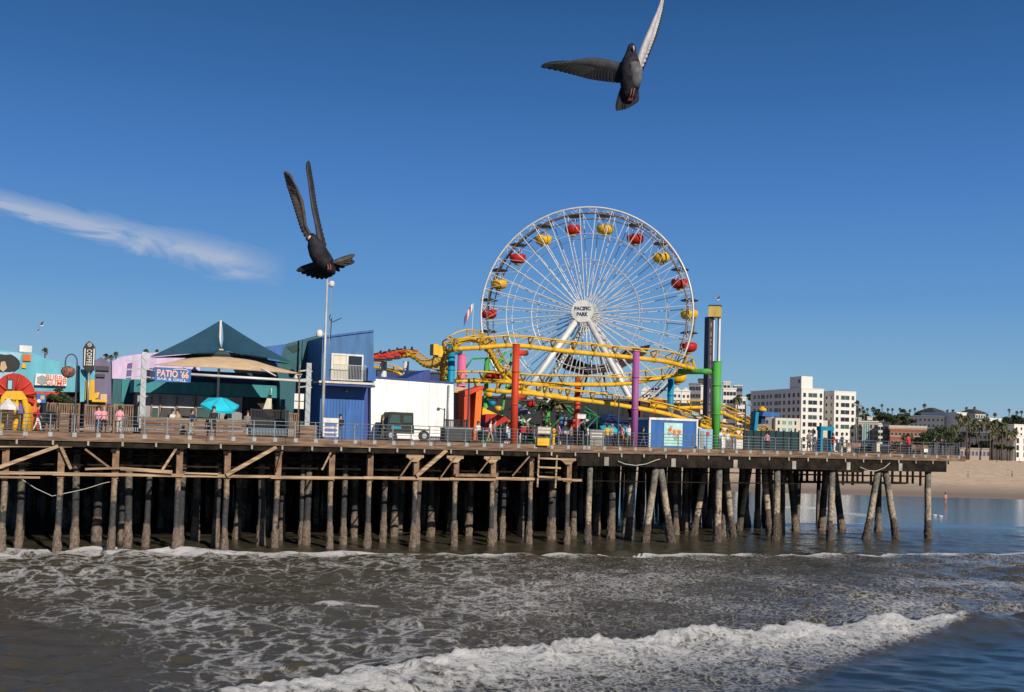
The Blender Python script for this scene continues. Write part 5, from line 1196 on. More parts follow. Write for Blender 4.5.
for i, (x0, y0, x1, y1, d, m, lab) in enumerate(((521, 427, 529, 433, 6.5, 'p_red', 'red counter with a dark shelf right of the tall red column'), (560, 418, 567, 434, 11, 'p_blue', 'narrow blue banner board by the drooping palm'), (569, 420, 575, 427, 12, 'p_red', 'small red banner board left of the shorter red column'),
        (596, 416, 603, 424, 16, 'p_cream', 'cream ticket booth top left of the navy tent'), (638, 424, 647, 440, 9, 'p_violet', 'violet booth front between the purple column and the kiosk'), (482, 431, 489, 440, 4, 'p_charcoal', 'black speaker box before the red ride'), (508, 430, 513, 438, 5, 'p_skyblue', 'pale blue cabinet left of the tall red column'))):
    board('fair_booth', x0, y0, x1, y1, d, m, lab, 'booth', th=.8, grp='small booths and boards of the fair')
t = thing('green_swing_frame', 'thin green lattice swing frame spreading wide before the navy tent', 'ride', base(590, 7.6))
for x0, y0, x1, y1 in ((584, 411, 597, 416), (597, 416, 616, 432), (597, 417, 586, 429), (597, 416, 597, 440), (600, 417, 600, 440), (584, 406, 597, 415)):
    a0, a1 = P2.hit(x0, y0, 7.6), P2.hit(x1, y1, 7.6); b = MB(P2); b.bar((a0[0], 7.6, a0[1]), (a1[0], 7.6, a1[1]), .09); b.build('green_bar', 'p_green_dark', t)
t = thing('blue_swing_frame', 'thin green crossed frame standing right of the tall red column', 'ride', base(528, 6.8))
for x0, y0, x1, y1 in ((521, 415, 536, 432), (562, 416, 545, 434), (523, 420, 523, 440), (549, 418, 552, 440)):
    a0, a1 = P2.hit(x0, y0, 6.8), P2.hit(x1, y1, 6.8); b = MB(P2); b.bar((a0[0], 6.8, a0[1]), (a1[0], 6.8, a1[1]), .08); b.build('green_bar', 'p_green_dark', t)
t.name = 'crossed_swing_frame'

# ============================================================ BEHIND THE PIER: town, hill, palms
_wm = {}
def window(parent, fr, s, d, z, w, h, pane='glass_dark', frame='p_white', name='window'):
    key = (round(w, 2), round(h, 2), round(fr.yaw, 3), pane, frame)
    if key not in _wm:
        f0 = Fr((0, 0), fr.yaw); b = MB(f0); t_ = min(.14, w*.12)
        b.box(-w/2, w/2, -.06, -.003, -h/2-.1, -h/2+.02); b.box(-w/2, w/2, -.06, -.003, h/2-.05, h/2+.05)
        for k in (-1, 1): b.box(k*w/2-t_/2, k*w/2+t_/2, -.06, -.003, -h/2+.02, h/2-.05)
        if w > 1.6: b.box(-.05, .05, -.05, -.03, -h/2+.02, h/2-.05)
        b.k = 1; b.box(-w/2+t_/2, w/2-t_/2, -.03, -.004, -h/2+.02, h/2-.05)
        _wm[key] = b.mesh('window', [frame, pane])
    o = bpy.data.objects.new(name, _wm[key]); C.objects.link(o); o.parent = parent; o.location = fr.w(s, d, z)-_wl(parent)
    return o
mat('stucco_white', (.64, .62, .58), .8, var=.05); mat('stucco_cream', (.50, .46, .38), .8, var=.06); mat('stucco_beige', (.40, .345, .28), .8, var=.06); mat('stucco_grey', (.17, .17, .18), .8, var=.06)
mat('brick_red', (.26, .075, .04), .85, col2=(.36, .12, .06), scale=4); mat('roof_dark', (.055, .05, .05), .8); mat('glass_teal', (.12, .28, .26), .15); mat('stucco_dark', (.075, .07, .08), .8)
def blk(par, fr, s0, s1, d0, d1, z0, z1, m, name='wall'):
    b = MB(fr); b.box(s0, s1, d0, d1, z0, z1); return b.build(name, m, par)
c0 = PY(800.5, 445, 520); HF = Fr((c0.x, c0.y), R(18)); LF = Fr((c0.x, c0.y), R(18-90)); G0 = 4.6
def zz_(py, px=812, Y=521): return PY(px, py, Y).z
t = thing('white_hotel', 'big white hotel with two sunlit tower fronts, a shaded long side and a rooftop block', 'building', (c0.x, c0.y, G0))
H1, H2, H3 = zz_(389), zz_(391, 840), zz_(376, 800)
blk(t, HF, 0, 12.2, 0, 46.5, G0, H1, 'stucco_white', 'tower')
blk(t, HF, 18.3, 30.4, .3, 30, G0, H2, 'stucco_white', 'tower')
blk(t, HF, 12.2, 18.3, 8.5, 30, G0, H1-1, 'stucco_white', 'link_wall')
blk(t, HF, 12.21, 18.29, 4, 8.4, G0, zz_(420, 828), 'stucco_cream', 'low_block')
blk(t, HF, .5, 6.6, 1.0, 11, H1, H3, 'stucco_white', 'rooftop_block')
b = MB(HF); b.box(-.15, 12.35, -.15, 46.6, H1, H1+.35); b.box(18.15, 30.55, .15, 30, H2, H2+.35); b.build('parapet', 'stucco_white', t)
fl = (H1-1.2-(G0+.5))/8.4
for r_ in range(8):
    z = H1-2.9-r_*fl
    for s, w in ((1.7, 1.6), (6.2, 4.9), (10.7, 1.5)):
        if w > 2 and r_ > 4: window(t, HF, s-1.3, 0, z, 1.4, 1.5); window(t, HF, s+1.3, 0, z, 1.4, 1.5)
        else: window(t, HF, s, 0, z, w, 2.05, 'glass_dark' if (r_+int(s)) % 3 else 'glass_green')
    for s, w in ((20.0, 1.6), (24.4, 4.9), (28.7, 1.6)):
        if w > 2 and r_ > 4: window(t, HF, s-1.2, .3, z-.5, 1.4, 1.5); window(t, HF, s+1.2, .3, z-.5, 1.4, 1.5)
        else: window(t, HF, s, .3, z-.5, w, 2.05, 'glass_dark' if (r_+int(s)) % 4 else 'glass_green')
LH = Fr(HF.w(18.3, 0, 0)[:2], R(18-90))
for r_ in range(5):
    z = H1-2.9-r_*fl
    for s in (-2.6, -6.6): window(t, LH, s, 0, z-.5, 1.3, 1.6)
    for s in (-2.5, -6.5, -10.5, -15, -18.8, -22, -27, -30.2, -34.5, -38.5, -42.5): window(t, LF, s, 0, z, 3.2 if s in (-22, -34.5) else 1.7, 1.8, 'glass_dark', 'stucco_grey')
window(t, LF, -3, .5, H3-2.4, 1.5, 1.6, 'glass_dark', 'stucco_grey')
# low blocks in front of the hotel side
bf = Fr(PY(775, 447, 470)[:2], R(12))
t = thing('low_annex', 'low cream annex with teal glass bays in front of the hotel side', 'building', (bf.o.x, bf.o.y, 4.4))
w_ = bf.hit(800, 440, 0)[0]; h_ = PY(787, 418, 470).z; blk(t, bf, 0, w_, 0, 12, 4.2, h_, 'stucco_cream')
for r_ in range(3):
    for k, s in enumerate((1.5, 4.0, 6.8, 9.2)): window(t, bf, s, 0, h_-2-r_*3.1, 2.0 if k in (1, 2) else 1.1, 1.8, 'glass_teal' if k in (1, 2) else 'glass_dark', 'stucco_white')
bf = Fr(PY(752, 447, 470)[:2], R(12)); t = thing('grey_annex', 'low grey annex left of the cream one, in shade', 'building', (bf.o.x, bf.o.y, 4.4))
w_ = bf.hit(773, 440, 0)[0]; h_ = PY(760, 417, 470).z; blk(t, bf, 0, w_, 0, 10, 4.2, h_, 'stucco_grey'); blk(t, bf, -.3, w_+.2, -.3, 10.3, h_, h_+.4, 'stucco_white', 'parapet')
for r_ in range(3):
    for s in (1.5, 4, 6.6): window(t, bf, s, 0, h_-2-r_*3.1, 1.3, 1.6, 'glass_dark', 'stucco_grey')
def town(px0, ytop, px1, Y, yaw, m, label, rows, cols, dep=14, name='town_building', pane='glass_dark', frame='p_white', roof=None, ww=1.3, wh=1.6, parapet='stucco_white', group=None, ybase=450):
    fr = Fr(PY(px0, ybase, Y)[:2], yaw); w_ = fr.hit(px1, ybase, 0)[0]; h_ = PY((px0+px1)/2, ytop, Y).z
    g = PY(px0, ybase, Y).z; g = min(g, 5.0)
    t = thing(name, label, 'building', (fr.o.x, fr.o.y, g), group)
    blk(t, fr, 0, w_, 0, dep, g-1, h_, m)
    if roof == 'hip':
        b = MB(fr); b.hexa([(-1.2, -1.2, h_+.01), (w_+1.2, -1.2, h_+.01), (w_+1.2, dep+1, h_+.01), (-1.2, dep+1, h_+.01), (w_*.35, dep*.4, h_+2.3), (w_*.65, dep*.4, h_+2.3), (w_*.65, dep*.6, h_+2.3), (w_*.35, dep*.6, h_+2.3)]); b.build('roof', 'roof_dark', t)
    elif roof == 'gable':
        b = MB(fr); b.poly([(-.4, h_+.01), (w_+.4, h_+.01), (w_/2, h_+w_*.5)], -.3, dep); b.build('roof', 'stucco_white', t)
    else: blk(t, fr, -.25, w_+.25, -.25, dep+.2, h_, h_+.45, parapet, 'parapet')
    fh = min(3.2, (h_-g-1)/max(rows, 1))
    for r_ in range(rows):
        for k in range(cols): window(t, fr, w_*(k+.5)/cols, 0, h_-1.9-r_*fh, ww, wh, pane, frame)
    return t, fr, w_, h_, g
town(857, 422, 878, 465, R(-17), 'stucco_beige', 'beige block with a tall teal glass bay right of the hotel', 5, 4, frame='stucco_beige')
t = bpy.context.scene.objects
tw_, fr, w_, h_, g = town(855, 418.5, 860.5, 500, R(-17), 'stucco_cream', 'narrow cream block squeezed between the hotel and the beige block', 4, 1)
fr = Fr(PY(862.5, 445, 462.5)[:2], R(-17)); t = thing('glass_bay', 'tall teal glass bay on the front of the beige block', 'bay window', (fr.o.x, fr.o.y, 5)); w_ = fr.hit(869.5, 440, 0)[0]; h_ = PY(866, 424, 464).z
blk(t, fr, 0, w_, 0, .5, 5, h_, 'glass_teal', 'glazing'); b = MB(fr)
for k in range(4): b.box(w_*k/3-.1, w_*k/3+.1, -.12, -.003, 5, h_)
b.build('mullions', 'stucco_white', t)
town(867, 417.5, 872, 520, R(-17), 'stucco_white', 'small white rooftop house above the beige block', 2, 2, 8)
town(877, 424, 883, 480, R(-17), 'stucco_white', 'slim pale grey and white block left of the dark house', 5, 2, 8)
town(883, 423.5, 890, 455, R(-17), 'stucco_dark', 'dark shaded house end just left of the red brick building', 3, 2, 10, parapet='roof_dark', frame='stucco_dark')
tb, fr, w_, h_, g = town(890, 429.5, 925.5, 440, R(-17), 'brick_red', 'red brick three storey building with a cream cornice', 3, 9, 14, ww=.9, wh=1.3, frame='stucco_cream', parapet='stucco_cream')
blk(tb, fr, -.5, w_+.5, -.5, 14.4, h_+.46, h_+1.5, 'stucco_cream', 'cornice'); blk(tb, fr, -.1, w_+.1, -.12, .0-.002, h_-2.9-3.2*0-.0, h_-2.65, 'stucco_cream', 'string_course')
for i, c_ in enumerate(tb.children):
    pass
town(905, 416.5, 944, 610, R(-17), mat('stucco_bluegrey', (.09, .10, .13), .8), 'long blue grey apartment block with dark flat roof behind the brick building', 4, 9, 16, frame='stucco_bluegrey' if 0 else 'stucco_grey', parapet='stucco_grey')
town(934, 411.5, 943, 640, R(24), 'stucco_cream', 'cream villa with a dark hipped roof rising over the blue grey block', 5, 4, 12, roof='hip', frame='stucco_cream')
town(956, 413, 966, 600, R(24), 'stucco_white', 'tall white apartment house behind the palm cluster', 7, 3, 26, frame='stucco_cream')
town(975, 413, 985, 620, R(24), 'stucco_cream', 'cream block with dark pyramid roof above the palms', 6, 4, 12, roof='hip')
town(989, 419, 1001, 560, R(24), 'stucco_white', 'white balconied block in front of the pyramid roof', 6, 3, 24, ww=2.2)
town(975, 421, 984, 555, R(-17), 'stucco_grey', 'grey shaded block edge left of the white balconied one', 5, 2, 12, frame='stucco_grey')
town(962, 433, 1003, 500, R(-17), 'stucco_dark', 'long low dark shaded house row behind the beach palms', 3, 10, 10, frame='stucco_grey', parapet='stucco_grey')  # shade over the row is put into the dark stucco colour
town(1000, 420, 1012, 640, R(-17), 'stucco_cream', 'cream terrace house high on the right slope', 4, 4, 10)
town(1014, 425.5, 1060, 590, R(24), 'stucco_white', 'white stepped houses at the right edge of the slope', 4, 10, 20)
town(1014, 437, 1070, 480, R(20), 'stucco_white', 'white arcaded beach house at the far right', 3, 8, 12, ww=1.6, wh=2.3, frame='stucco_white')
town(960, 449, 990, 470, R(-17), 'stucco_beige', 'low sandy beach pavilion with violet doors under the palms', 1, 8, 6, ww=1.0, wh=1.8, pane='p_violet', frame='stucco_beige', parapet='stucco_beige', ybase=456)
# left of the hotel, seen through the rides
town(640, 391, 651, 430, R(-9), 'stucco_white', 'narrow white gabled house seen left of the short blue column', 6, 3, 10, roof='gable', ww=.9, wh=1.2)
town(672, 391, 680, 430, R(-9), 'stucco_white', 'white gabled house seen right of the short blue column', 6, 2, 10, roof='gable', ww=.9, wh=1.2)
town(680.5, 391.5, 689, 431, R(-9), 'stucco_white', 'white gabled house next to the grey tower block', 6, 2, 10, roof='gable', ww=.9, wh=1.2)
town(688, 384, 700, 470, R(-9), 'stucco_grey', 'grey tower block left of the drop tower', 6, 4, 14, frame='stucco_grey', parapet='stucco_grey')
town(697, 379.5, 709, 500, R(-9), 'stucco_dark', 'dark glazed block behind the drop tower', 7, 3, 14, frame='stucco_dark', parapet='roof_dark')
town(699.5, 386, 703, 455, R(-9), 'stucco_white', 'thin white stair tower beside the grey block', 0, 0, 6)
town(722, 389, 735, 450, R(-9), 'stucco_white', 'white stepped terrace building right of the green column', 5, 4, 10)
town(722, 382.5, 729, 470, R(-9), 'stucco_cream', 'upper cream setback of the stepped terrace building', 3, 2, 8)
town(735, 398, 745, 445, R(-9), 'stucco_white', 'lower white terrace wing beside the palm', 4, 3, 10)
town(733, 386, 741, 540, R(-9), 'stucco_grey', 'distant grey office block behind the terrace building', 6, 3, 10, frame='stucco_grey')
# wooded slope on the right
def hill():
    b = MB(WORLD); n, m_ = 40, 6
    ids = []
    for i in range(n+1):
        px = 845+i*(1120-845)/n; row = []
        top = 421+1.5*math.sin(i*.9)+1.2*math.sin(i*.37); 
        if i < 3: top += (3-i)*7
        for j in range(m_+1):
            Y = 640+j*30; p0 = PY(px, 452, 640); h = PY(px, top, 640+90).z
            x = PY(px, 452, 640).x+(Y-640)*.2; v = math.sin(min(1, j/3)*math.pi/2)
            b.v.append(Vector((x, Y, 4+(h-4)*v+rnd.uniform(-.8, .8)*v))); row.append(len(b.v)-1)
        ids.append(row)
    for i in range(n):
        for j in range(m_): b.face([ids[i][j], ids[i+1][j], ids[i+1][j+1], ids[i][j+1]], True)
    struct(b.build('hillside', mat('hill_scrub', (.030, .026, .016), .95, scale=.12, col2=(.07, .055, .035))))
hill()
mat('leaf_dark', (.02, .035, .012), .8, col2=(.055, .075, .025), scale=1.2); mat('palm_leaf', (.035, .05, .018), .7, col2=(.10, .11, .04), scale=.8); mat('palm_dry', (.10, .075, .04), .85, col2=(.20, .15, .08), scale=2); mat('bark', (.05, .038, .028), .9, col2=(.12, .09, .07), scale=3)
def crown_mesh(kind, seed):
    r = random.Random(seed); b = MB(WORLD); nf = 46 if kind == 'fan' else 60
    for k in range(nf):
        az = r.uniform(0, 6.283); el = R(r.uniform(-50, 80)) if kind == 'fan' else R(r.uniform(-35, 75)); L = r.uniform(.75, 1.0); dr = r.uniform(.25, .5) if kind == 'fan' else r.uniform(.5, .9)
        h = Vector((math.cos(az), math.sin(az), 0)); side = Vector((-math.sin(az), math.cos(az), 0)); prev = None; b.k = 1 if (el < R(-25)) else 0
        for q in range(5):
            t_ = q/4; p = h*(L*t_*math.cos(el))+Vector((0, 0, L*t_*math.sin(el)-dr*t_*t_*L)); w = (.05 if kind == 'date' else .03)+(.16 if kind == 'fan' else .11)*math.sin(math.pi*min(1, t_*.9+.05))*(1 if q < 4 else .15)
            a1 = len(b.v); b.v += [p-side*w-Vector((0, 0, w*.5)), p, p+side*w-Vector((0, 0, w*.5))]
            if prev is not None: b.face([prev, a1, a1+1, prev+1]); b.face([prev+1, a1+1, a1+2, prev+2])
            prev = a1
    return b.mesh('crown', ['palm_leaf', 'palm_dry'])
CR_ = {('fan', s): crown_mesh('fan', s) for s in range(3)}; CR_.update({('date', s): crown_mesh('date', s) for s in range(3)})
def palm(px, py, rpx, Y, kind, label, group='palms behind the beach', zb=None, trunk_r=.28):
    top = PY(px, py, Y); rad = rpx*Y/F_PX; gz = zb if zb is not None else float(np.interp(Y, [275, 430, 490, 560, 700], [1.3, 4.2, 4.6, 5, 5.6]))
    if Y > 630: gz = 8
    t = thing('palm_tree', label, 'palm', (top.x+rnd.uniform(-.8, .8), Y, gz), group); h = top.z-gz; dx = top.x-t.location.x
    b = MB(WORLD); b.path([t.location, t.location+Vector((dx*.3, 0, h*.5)), t.location+Vector((dx, 0, h))], [trunk_r*1.5, trunk_r, trunk_r*.85], 7, world=True); b.build('trunk', 'bark', t)
    c = bpy.data.objects.new('crown', CR_[(kind, rnd.randrange(3))]); C.objects.link(c); c.parent = t; c.location = (dx, 0, h); c.scale = (rad, rad, rad*1.05); c.rotation_euler.z = rnd.uniform(0, 6)
    return t
near_of = 'tall thin palm '
for px, py, r_, lab in ((882, 405, 2.1, 'above the dark house end'), (888, 409, 2, 'first of the close pair above the brick building'), (892.4, 409, 2, 'second of the close pair above the brick building'), (900, 408.6, 2, 'alone above the left half of the brick building'), (910, 410.3, 2, 'over the left end of the blue grey block'), (915, 408.6, 2, 'over the middle of the blue grey block'), (924.5, 405, 2.8, 'tallest, left of the hipped villa roof'),
        (947.6, 410.5, 2, 'left one over the white apartment house'), (953, 410.3, 2.2, 'right one over the white apartment house'), (966.5, 408, 2.3, 'left of the pyramid roof'), (974.5, 407.7, 2.2, 'poking over the pyramid roof'), (987, 415, 2.2, 'just right of the pyramid roof'), (995, 414, 2.6, 'over the white balconied block'), (1009, 410, 2.4, 'tall and alone near the right edge'), (1017, 412, 2.3, 'left one of the last pair at the right edge'), (1021.5, 411.5, 2.2, 'right one of the last pair at the right edge'),
        (863, 407.5, 2, 'between the hotel and the rooftop house'), (867.5, 409, 2.2, 'behind the small rooftop house'), (873.5, 408.5, 3.6, 'thick crowned, right of the rooftop house'), (879, 409.5, 1.7, 'small, left of the dark house end')):
    palm(px, py, r_, 650, 'fan', 'slender palm on the skyline, '+lab, 'palms on the skyline', zb=6)
for px, py, r_, lab in ((857, 402.5, 4.0, 'right at the hotel corner'), (859, 410, 4, 'below the one at the hotel corner'), (864, 412, 3.4, 'dark, over the narrow cream block')):
    palm(px, py, r_, 500, 'fan', 'bushy palm '+lab, 'palms beside the hotel')
beach = ((940, 430, 4.5), (946, 427, 4.2), (951, 431, 4.8), (955, 426, 4), (959.5, 415, 4), (963, 421, 4.2), (967, 417, 4), (971, 425, 4.4), (976, 420, 3.6), (980, 423, 4), (986, 419, 4), (990, 424, 4.4), (996, 421, 4), (999, 429, 4.6), (1003, 424, 4.8), (1007, 431, 4.6), (1012, 434, 4), (1000, 436, 4.2), (993, 433, 4), (1015, 430, 3.4))
ORD = 'first second third fourth fifth sixth seventh eighth ninth tenth eleventh twelfth thirteenth fourteenth fifteenth sixteenth seventeenth eighteenth nineteenth twentieth'.split()
for i, (px, py, r_) in enumerate(sorted(beach)): palm(px, py, r_*1.45, 455+(i*7) % 36, 'date', '%s palm from the left in the thick beach row, its crown %s' % (ORD[i], 'high' if py < 421 else ('low' if py > 429 else 'at middle height')), 'beach palms in a thick row', trunk_r=.24)
palm(45, 350, 4.6, 400, 'fan', 'tall lone palm over the cyan restaurant roof', 'palms behind the shops', zb=4)
for px, py, r_, lab in ((106, 355.5, 4, 'left of three above the purple grey shop'), (111, 356.5, 3.6, 'low middle of three above the purple grey shop'), (116, 353.5, 3.8, 'right of three above the lilac building'), (146, 350.5, 3.6, 'just left of the small pair by the truss post'), (157, 351, 3.4, 'right of the small pair under the teal sail')):
    palm(px, py, r_, 380, 'fan', 'palm crown '+lab, 'palms behind the shops', zb=4)
palm(738, 398, 6.5, 430, 'date', 'broad palm in front of the white terrace wing', 'palms behind the shops', zb=4)
# palm standing on the pier
def deckpalm(px, py, rpx, d, label):
    p = PIER.hit(px, py, d); w = PIER.w(p[0], d, p[1]); rad = rpx*w.y/F_PX
    t = thing('palm_tree', label, 'palm', (w.x, w.y, DK), 'palms on the pier deck'); h = w.z-DK
    b = MB(WORLD); b.path([t.location, t.location+Vector((.1, 0, h*.5)), t.location+Vector((0, 0, h))], [.2, .14, .13], 8, world=True); b.build('trunk', 'bark', t)
    c = bpy.data.objects.new('crown', CR_[('date', 1)]); C.objects.link(c); c.parent = t; c.location = (0, 0, h); c.scale = (rad,)*3
deckpalm(557, 400, 12, 10, 'palm with drooping green fronds among the rides right of the tall red column')
deckpalm(543, 403, 8, 16, 'smaller dark palm left of the drooping one among the rides')
def tree(center, rad, hz, gz, label, m='leaf_dark', n=900, leaf=.35, group='dark leafy trees', seed=1):
    r = random.Random(seed); t = thing('leafy_tree', label, 'tree', (center.x, center.y, gz), group)
    b = MB(WORLD); g = t.location; h = center.z-gz
    b.path([g, g+Vector((.1*rad, 0, h*.6)), center], [rad*.09, rad*.07, rad*.03], 7, world=True)
    lobes = [Vector((r.gauss(0, .45)*rad, r.gauss(0, .4)*rad, r.gauss(0, .35)*hz)) for _ in range(9)]
    for l in lobes: b.path([g+Vector((0, 0, h*.55)), center+l*.8], [rad*.04, rad*.012], 5, world=True)
    b.build('trunk', 'bark', t)
    b = MB(WORLD)
    for k in range(n):
        l = lobes[r.randrange(9)]; v = Vector((r.gauss(0, 1), r.gauss(0, 1), r.gauss(0, 1))).normalized()*r.uniform(.5, 1)
        p = center+l+Vector((v.x*rad*.45, v.y*rad*.45, v.z*hz*.45)); a1 = Vector((r.gauss(0, 1), r.gauss(0, 1), r.gauss(0, .7))).normalized()*leaf*r.uniform(.6, 1.3); a2 = a1.cross(Vector((r.gauss(0, 1), r.gauss(0, 1), r.gauss(0, 1)))).normalized()*leaf*.6
        i0 = len(b.v); b.v += [p-a1, p+a2, p+a1, p-a2]; b.face([i0, i0+1, i0+2, i0+3])
    b.build('crown', m, t)
tree(PY(932, 437, 430), 6.0, 4.2, 4.2, 'big dark round tree right of the brick building', n=1600, leaf=.5, seed=2)
tree(PY(940, 432, 445), 5.0, 3.8, 4.2, 'dark tree rising behind the big round one', n=900, leaf=.5, seed=3)
tree(PY(924, 443, 425), 2.2, 1.8, 4.0, 'small dark tree at the foot of the brick building', n=500, leaf=.4, seed=4)
for i, (px, py, r_, lab) in enumerate(((885, 417, 6, 'left, over the slim pale block'), (893, 418, 7, 'over the left end of the brick building'), (901, 415, 6, 'tallest, over the middle of the brick building'), (908, 420, 5, 'against the end of the blue grey block'), (873, 419, 5, 'over the beige block'), (1014, 418, 7, 'on the slope at the right edge'), (1022, 420, 6, 'last one at the right edge'), (958, 440, 4, 'low between the beach palm trunks'), (971, 449, 3.5, 'low by the beach pavilion'), (979, 451, 3, 'lowest by the beach pavilion'), (752, 396, 5, 'squeezed left of the hotel side'))):
    Y = 600 if py < 430 else 475; py += 1.5 if py < 430 else 0; tree(PY(px, py, Y), r_*.62, r_*.40, 5 if Y < 500 else 12, 'dark scrubby tree '+lab, n=800, leaf=.75 if Y > 500 else .5, seed=20+i)
for i, (px, py, r_, Y, lab) in enumerate(((947, 444, 5, 462, 'below the crown of the first beach palms'), (953, 438, 5, 470, 'between the cream villa and the first beach palms'), (984, 444, 5, 470, 'in front of the dark house row centre'), (992, 447, 4, 470, 'low right of the beach pavilion'), (1002, 446, 5, 468, 'low before the right beach palms'), (1010, 448, 4, 466, 'low beside the arcaded beach house'), (976, 436, 6, 500, 'above the beach pavilion roof'), (1006, 421, 6, 600, 'on the slope left of the stepped houses'), (996, 430, 5, 530, 'against the white balconied block'), (918, 414, 5, 640, 'left of the hipped villa roof'), (864, 417, 6, 610, 'beside the small rooftop house'), (880, 414, 6, 640, 'left of the skyline palm pair'), (910, 445, 4, 430, 'low in front of the brick building'), (896, 446, 3.5, 432, 'low at the left foot of the brick building'))):
    tree(PY(px, py, Y), r_*Y/F_PX*1.0, r_*Y/F_PX*.62, 4.4 if Y < 550 else 10, 'dark green tree '+lab, n=700, leaf=.55, seed=60+i)
cw_ = PIER.hit(57, 397, 9); tree(PIER.w(cw_[0], 9, cw_[1]), .62, .42, DK, 'small green potted tree at the cyan shop entrance', n=700, leaf=.1, group='small trees on the pier', seed=8)
cw_ = PIER.hit(69, 399, 9); tree(PIER.w(cw_[0], 9, cw_[1]), .4, .3, DK, 'smaller green tree right of it, half behind the lamp', n=400, leaf=.1, group='small trees on the pier', seed=9)

# ============================================================ PEOPLE
def skin_body(verts, edges, radii, root=0, sub=2):
    me = bpy.data.meshes.new('sk'); me.from_pydata(verts, edges, []); o = bpy.data.objects.new('sk', me); C.objects.link(o)
    m = o.modifiers.new('s', 'SKIN'); m.use_smooth_shade = True; o.modifiers.new('u', 'SUBSURF').levels = sub; o.modifiers['u'].render_levels = sub
    for i, r_ in enumerate(radii): v = me.skin_vertices[0].data[i]; v.radius = r_ if isinstance(r_, tuple) else (r_, r_); v.use_root = (i == root)
    bpy.context.view_layer.update(); dg = bpy.context.evaluated_depsgraph_get(); out = bpy.data.meshes.new_from_object(o.evaluated_get(dg)); bpy.data.objects.remove(o); return out
CL = {}
def cloth(name, c): CL[name] = mat('cloth_'+name, c, .85, var=.1, scale=8); return CL[name]
for k, c in dict(pink=(.75, .30, .36), black=(.015, .015, .018), white=(.62, .62, .6), red=(.52, .012, .02), grey=(.18, .17, .16), navy=(.02, .03, .09), denim=(.05, .09, .18), olive=(.09, .09, .05), tan=(.42, .3, .18), hair=(.03, .018, .012), blond=(.30, .20, .09), yellow=(.65, .42, .05), skin_=(.45, .27, .19)).items(): cloth(k, c)
POSE = {}
def body_mesh(pose):
    if pose in POSE: return POSE[pose]
    stride = {'stand': .07, 'walk': .2, 'lean': .1, 'sit': .1, 'wade': .12}[pose]; lean = .12 if pose == 'lean' else 0.02
    V = [(0, 0, .96), (0, -.01-lean*.3, 1.16), (0, -lean, 1.38), (0, -lean-.01, 1.50), (0, -lean-.03, 1.62), (0, -lean-.035, 1.74)]
    E_ = [(0, 1), (1, 2), (2, 3), (3, 4), (4, 5)]; Rr = [(.15, .11), (.14, .10), (.17, .11), (.055, .055), (.085, .1), (.07, .085)]
    for sx_, st in ((-1, stride), (1, -stride)):
        i = len(V)
        if pose == 'sit': V += [(sx_*.1, -.08, .92), (sx_*.13, -.5, .9), (sx_*.13, -.52, .5), (sx_*.13, -.62, .44)]
        else: V += [(sx_*.10, 0, .86), (sx_*.11, st*.6-.03, .48), (sx_*.11, st*1.2+.02, .09), (sx_*.12, st*1.2-.15, .04)]
        E_ += [(0, i), (i, i+1), (i+1, i+2), (i+2, i+3)]; Rr += [.085, .06, .04, .035]
        j = len(V)
        if pose == 'lean': V += [(sx_*.19, -lean, 1.40), (sx_*.25, -.15, 1.15), (sx_*.16, -.38, 1.1), (sx_*.13, -.46, 1.1)]
        else: V += [(sx_*.19, -lean, 1.40), (sx_*.25, st*-.4+.02, 1.13), (sx_*.25, -st*.8-.08, .90), (sx_*.25, -st*.8-.12, .82)]
        E_ += [(2, j), (j, j+1), (j+1, j+2), (j+2, j+3)]; Rr += [.055, .042, .034, .03]
    POSE[pose] = skin_body(V, E_, Rr, 0, 1); return POSE[pose]
def person(loc, rz, label, shirt, pants, pose='stand', h=1.72, hair='hair', bare=False, group='people on the pier', hat=None, longhair=False):
    t = thing('person', label, 'person', loc, group); me = body_mesh(pose).copy(); me.name = 'body'
    me.materials.clear()
    for m in ('cloth_skin_', 'cloth_'+shirt, 'cloth_'+pants, 'cloth_black'): me.materials.append(M[m])
    for p in me.polygons:
        c = p.center; z = c.z; ax = abs(c.x)
        if z > 1.46: k = 0
        elif ax > .2 and z < 1.0 and pose != 'sit': k = 0
        elif z > .93: k = 1
        elif z < .1: k = 3
        else: k = 2
        if bare: k = 2 if .72 < z < 1.0 and ax < .2 else 0
        p.material_index = k; p.use_smooth = True
    o = bpy.data.objects.new('body', me); C.objects.link(o); o.parent = t
    b = MB(WORLD); r = Vector((0, 0, 0))
    hy = -.03 if pose != 'lean' else -.12
    b.lathe((0, hy+.03, 1.60 if not longhair else 1.48), [(.09, 0), (.115, .08), (.12, .16), (.09, .24), (.02, .27)] if not longhair else [(.08, 0), (.12, .15), (.125, .28), (.09, .36), (.02, .385)], 10)
    hm = b.mesh('hair', 'cloth_'+(hat or hair)); ho = bpy.data.objects.new('hair' if not hat else 'hat', hm); C.objects.link(ho); ho.parent = t
    t.rotation_euler.z = rz; t.scale = (h/1.8,)*3
    return t
def dp(px, d): return PIER.w(ds(px, d, 435), d, DK)
y_ = PIER.yaw
person(dp(97.5, .75), y_, 'person in a pink top, left of the two at the railing near the coffee sign', 'pink', 'denim', 'lean', 1.6, longhair=True)
person(dp(103, .8), y_+.4, 'person in a pink patterned top standing close beside the first pink top', 'pink', 'black', 'stand', 1.62, 'blond', longhair=True)
person(dp(119, .75), y_+2.9, 'person in a pink shirt and white trousers, right one at the railing', 'pink', 'white', 'stand', 1.65)
person(dp(190.5, 1.2), y_+.5, 'person in a dark top bent over the railing below the restaurant windows', 'navy', 'tan', 'lean', 1.6)
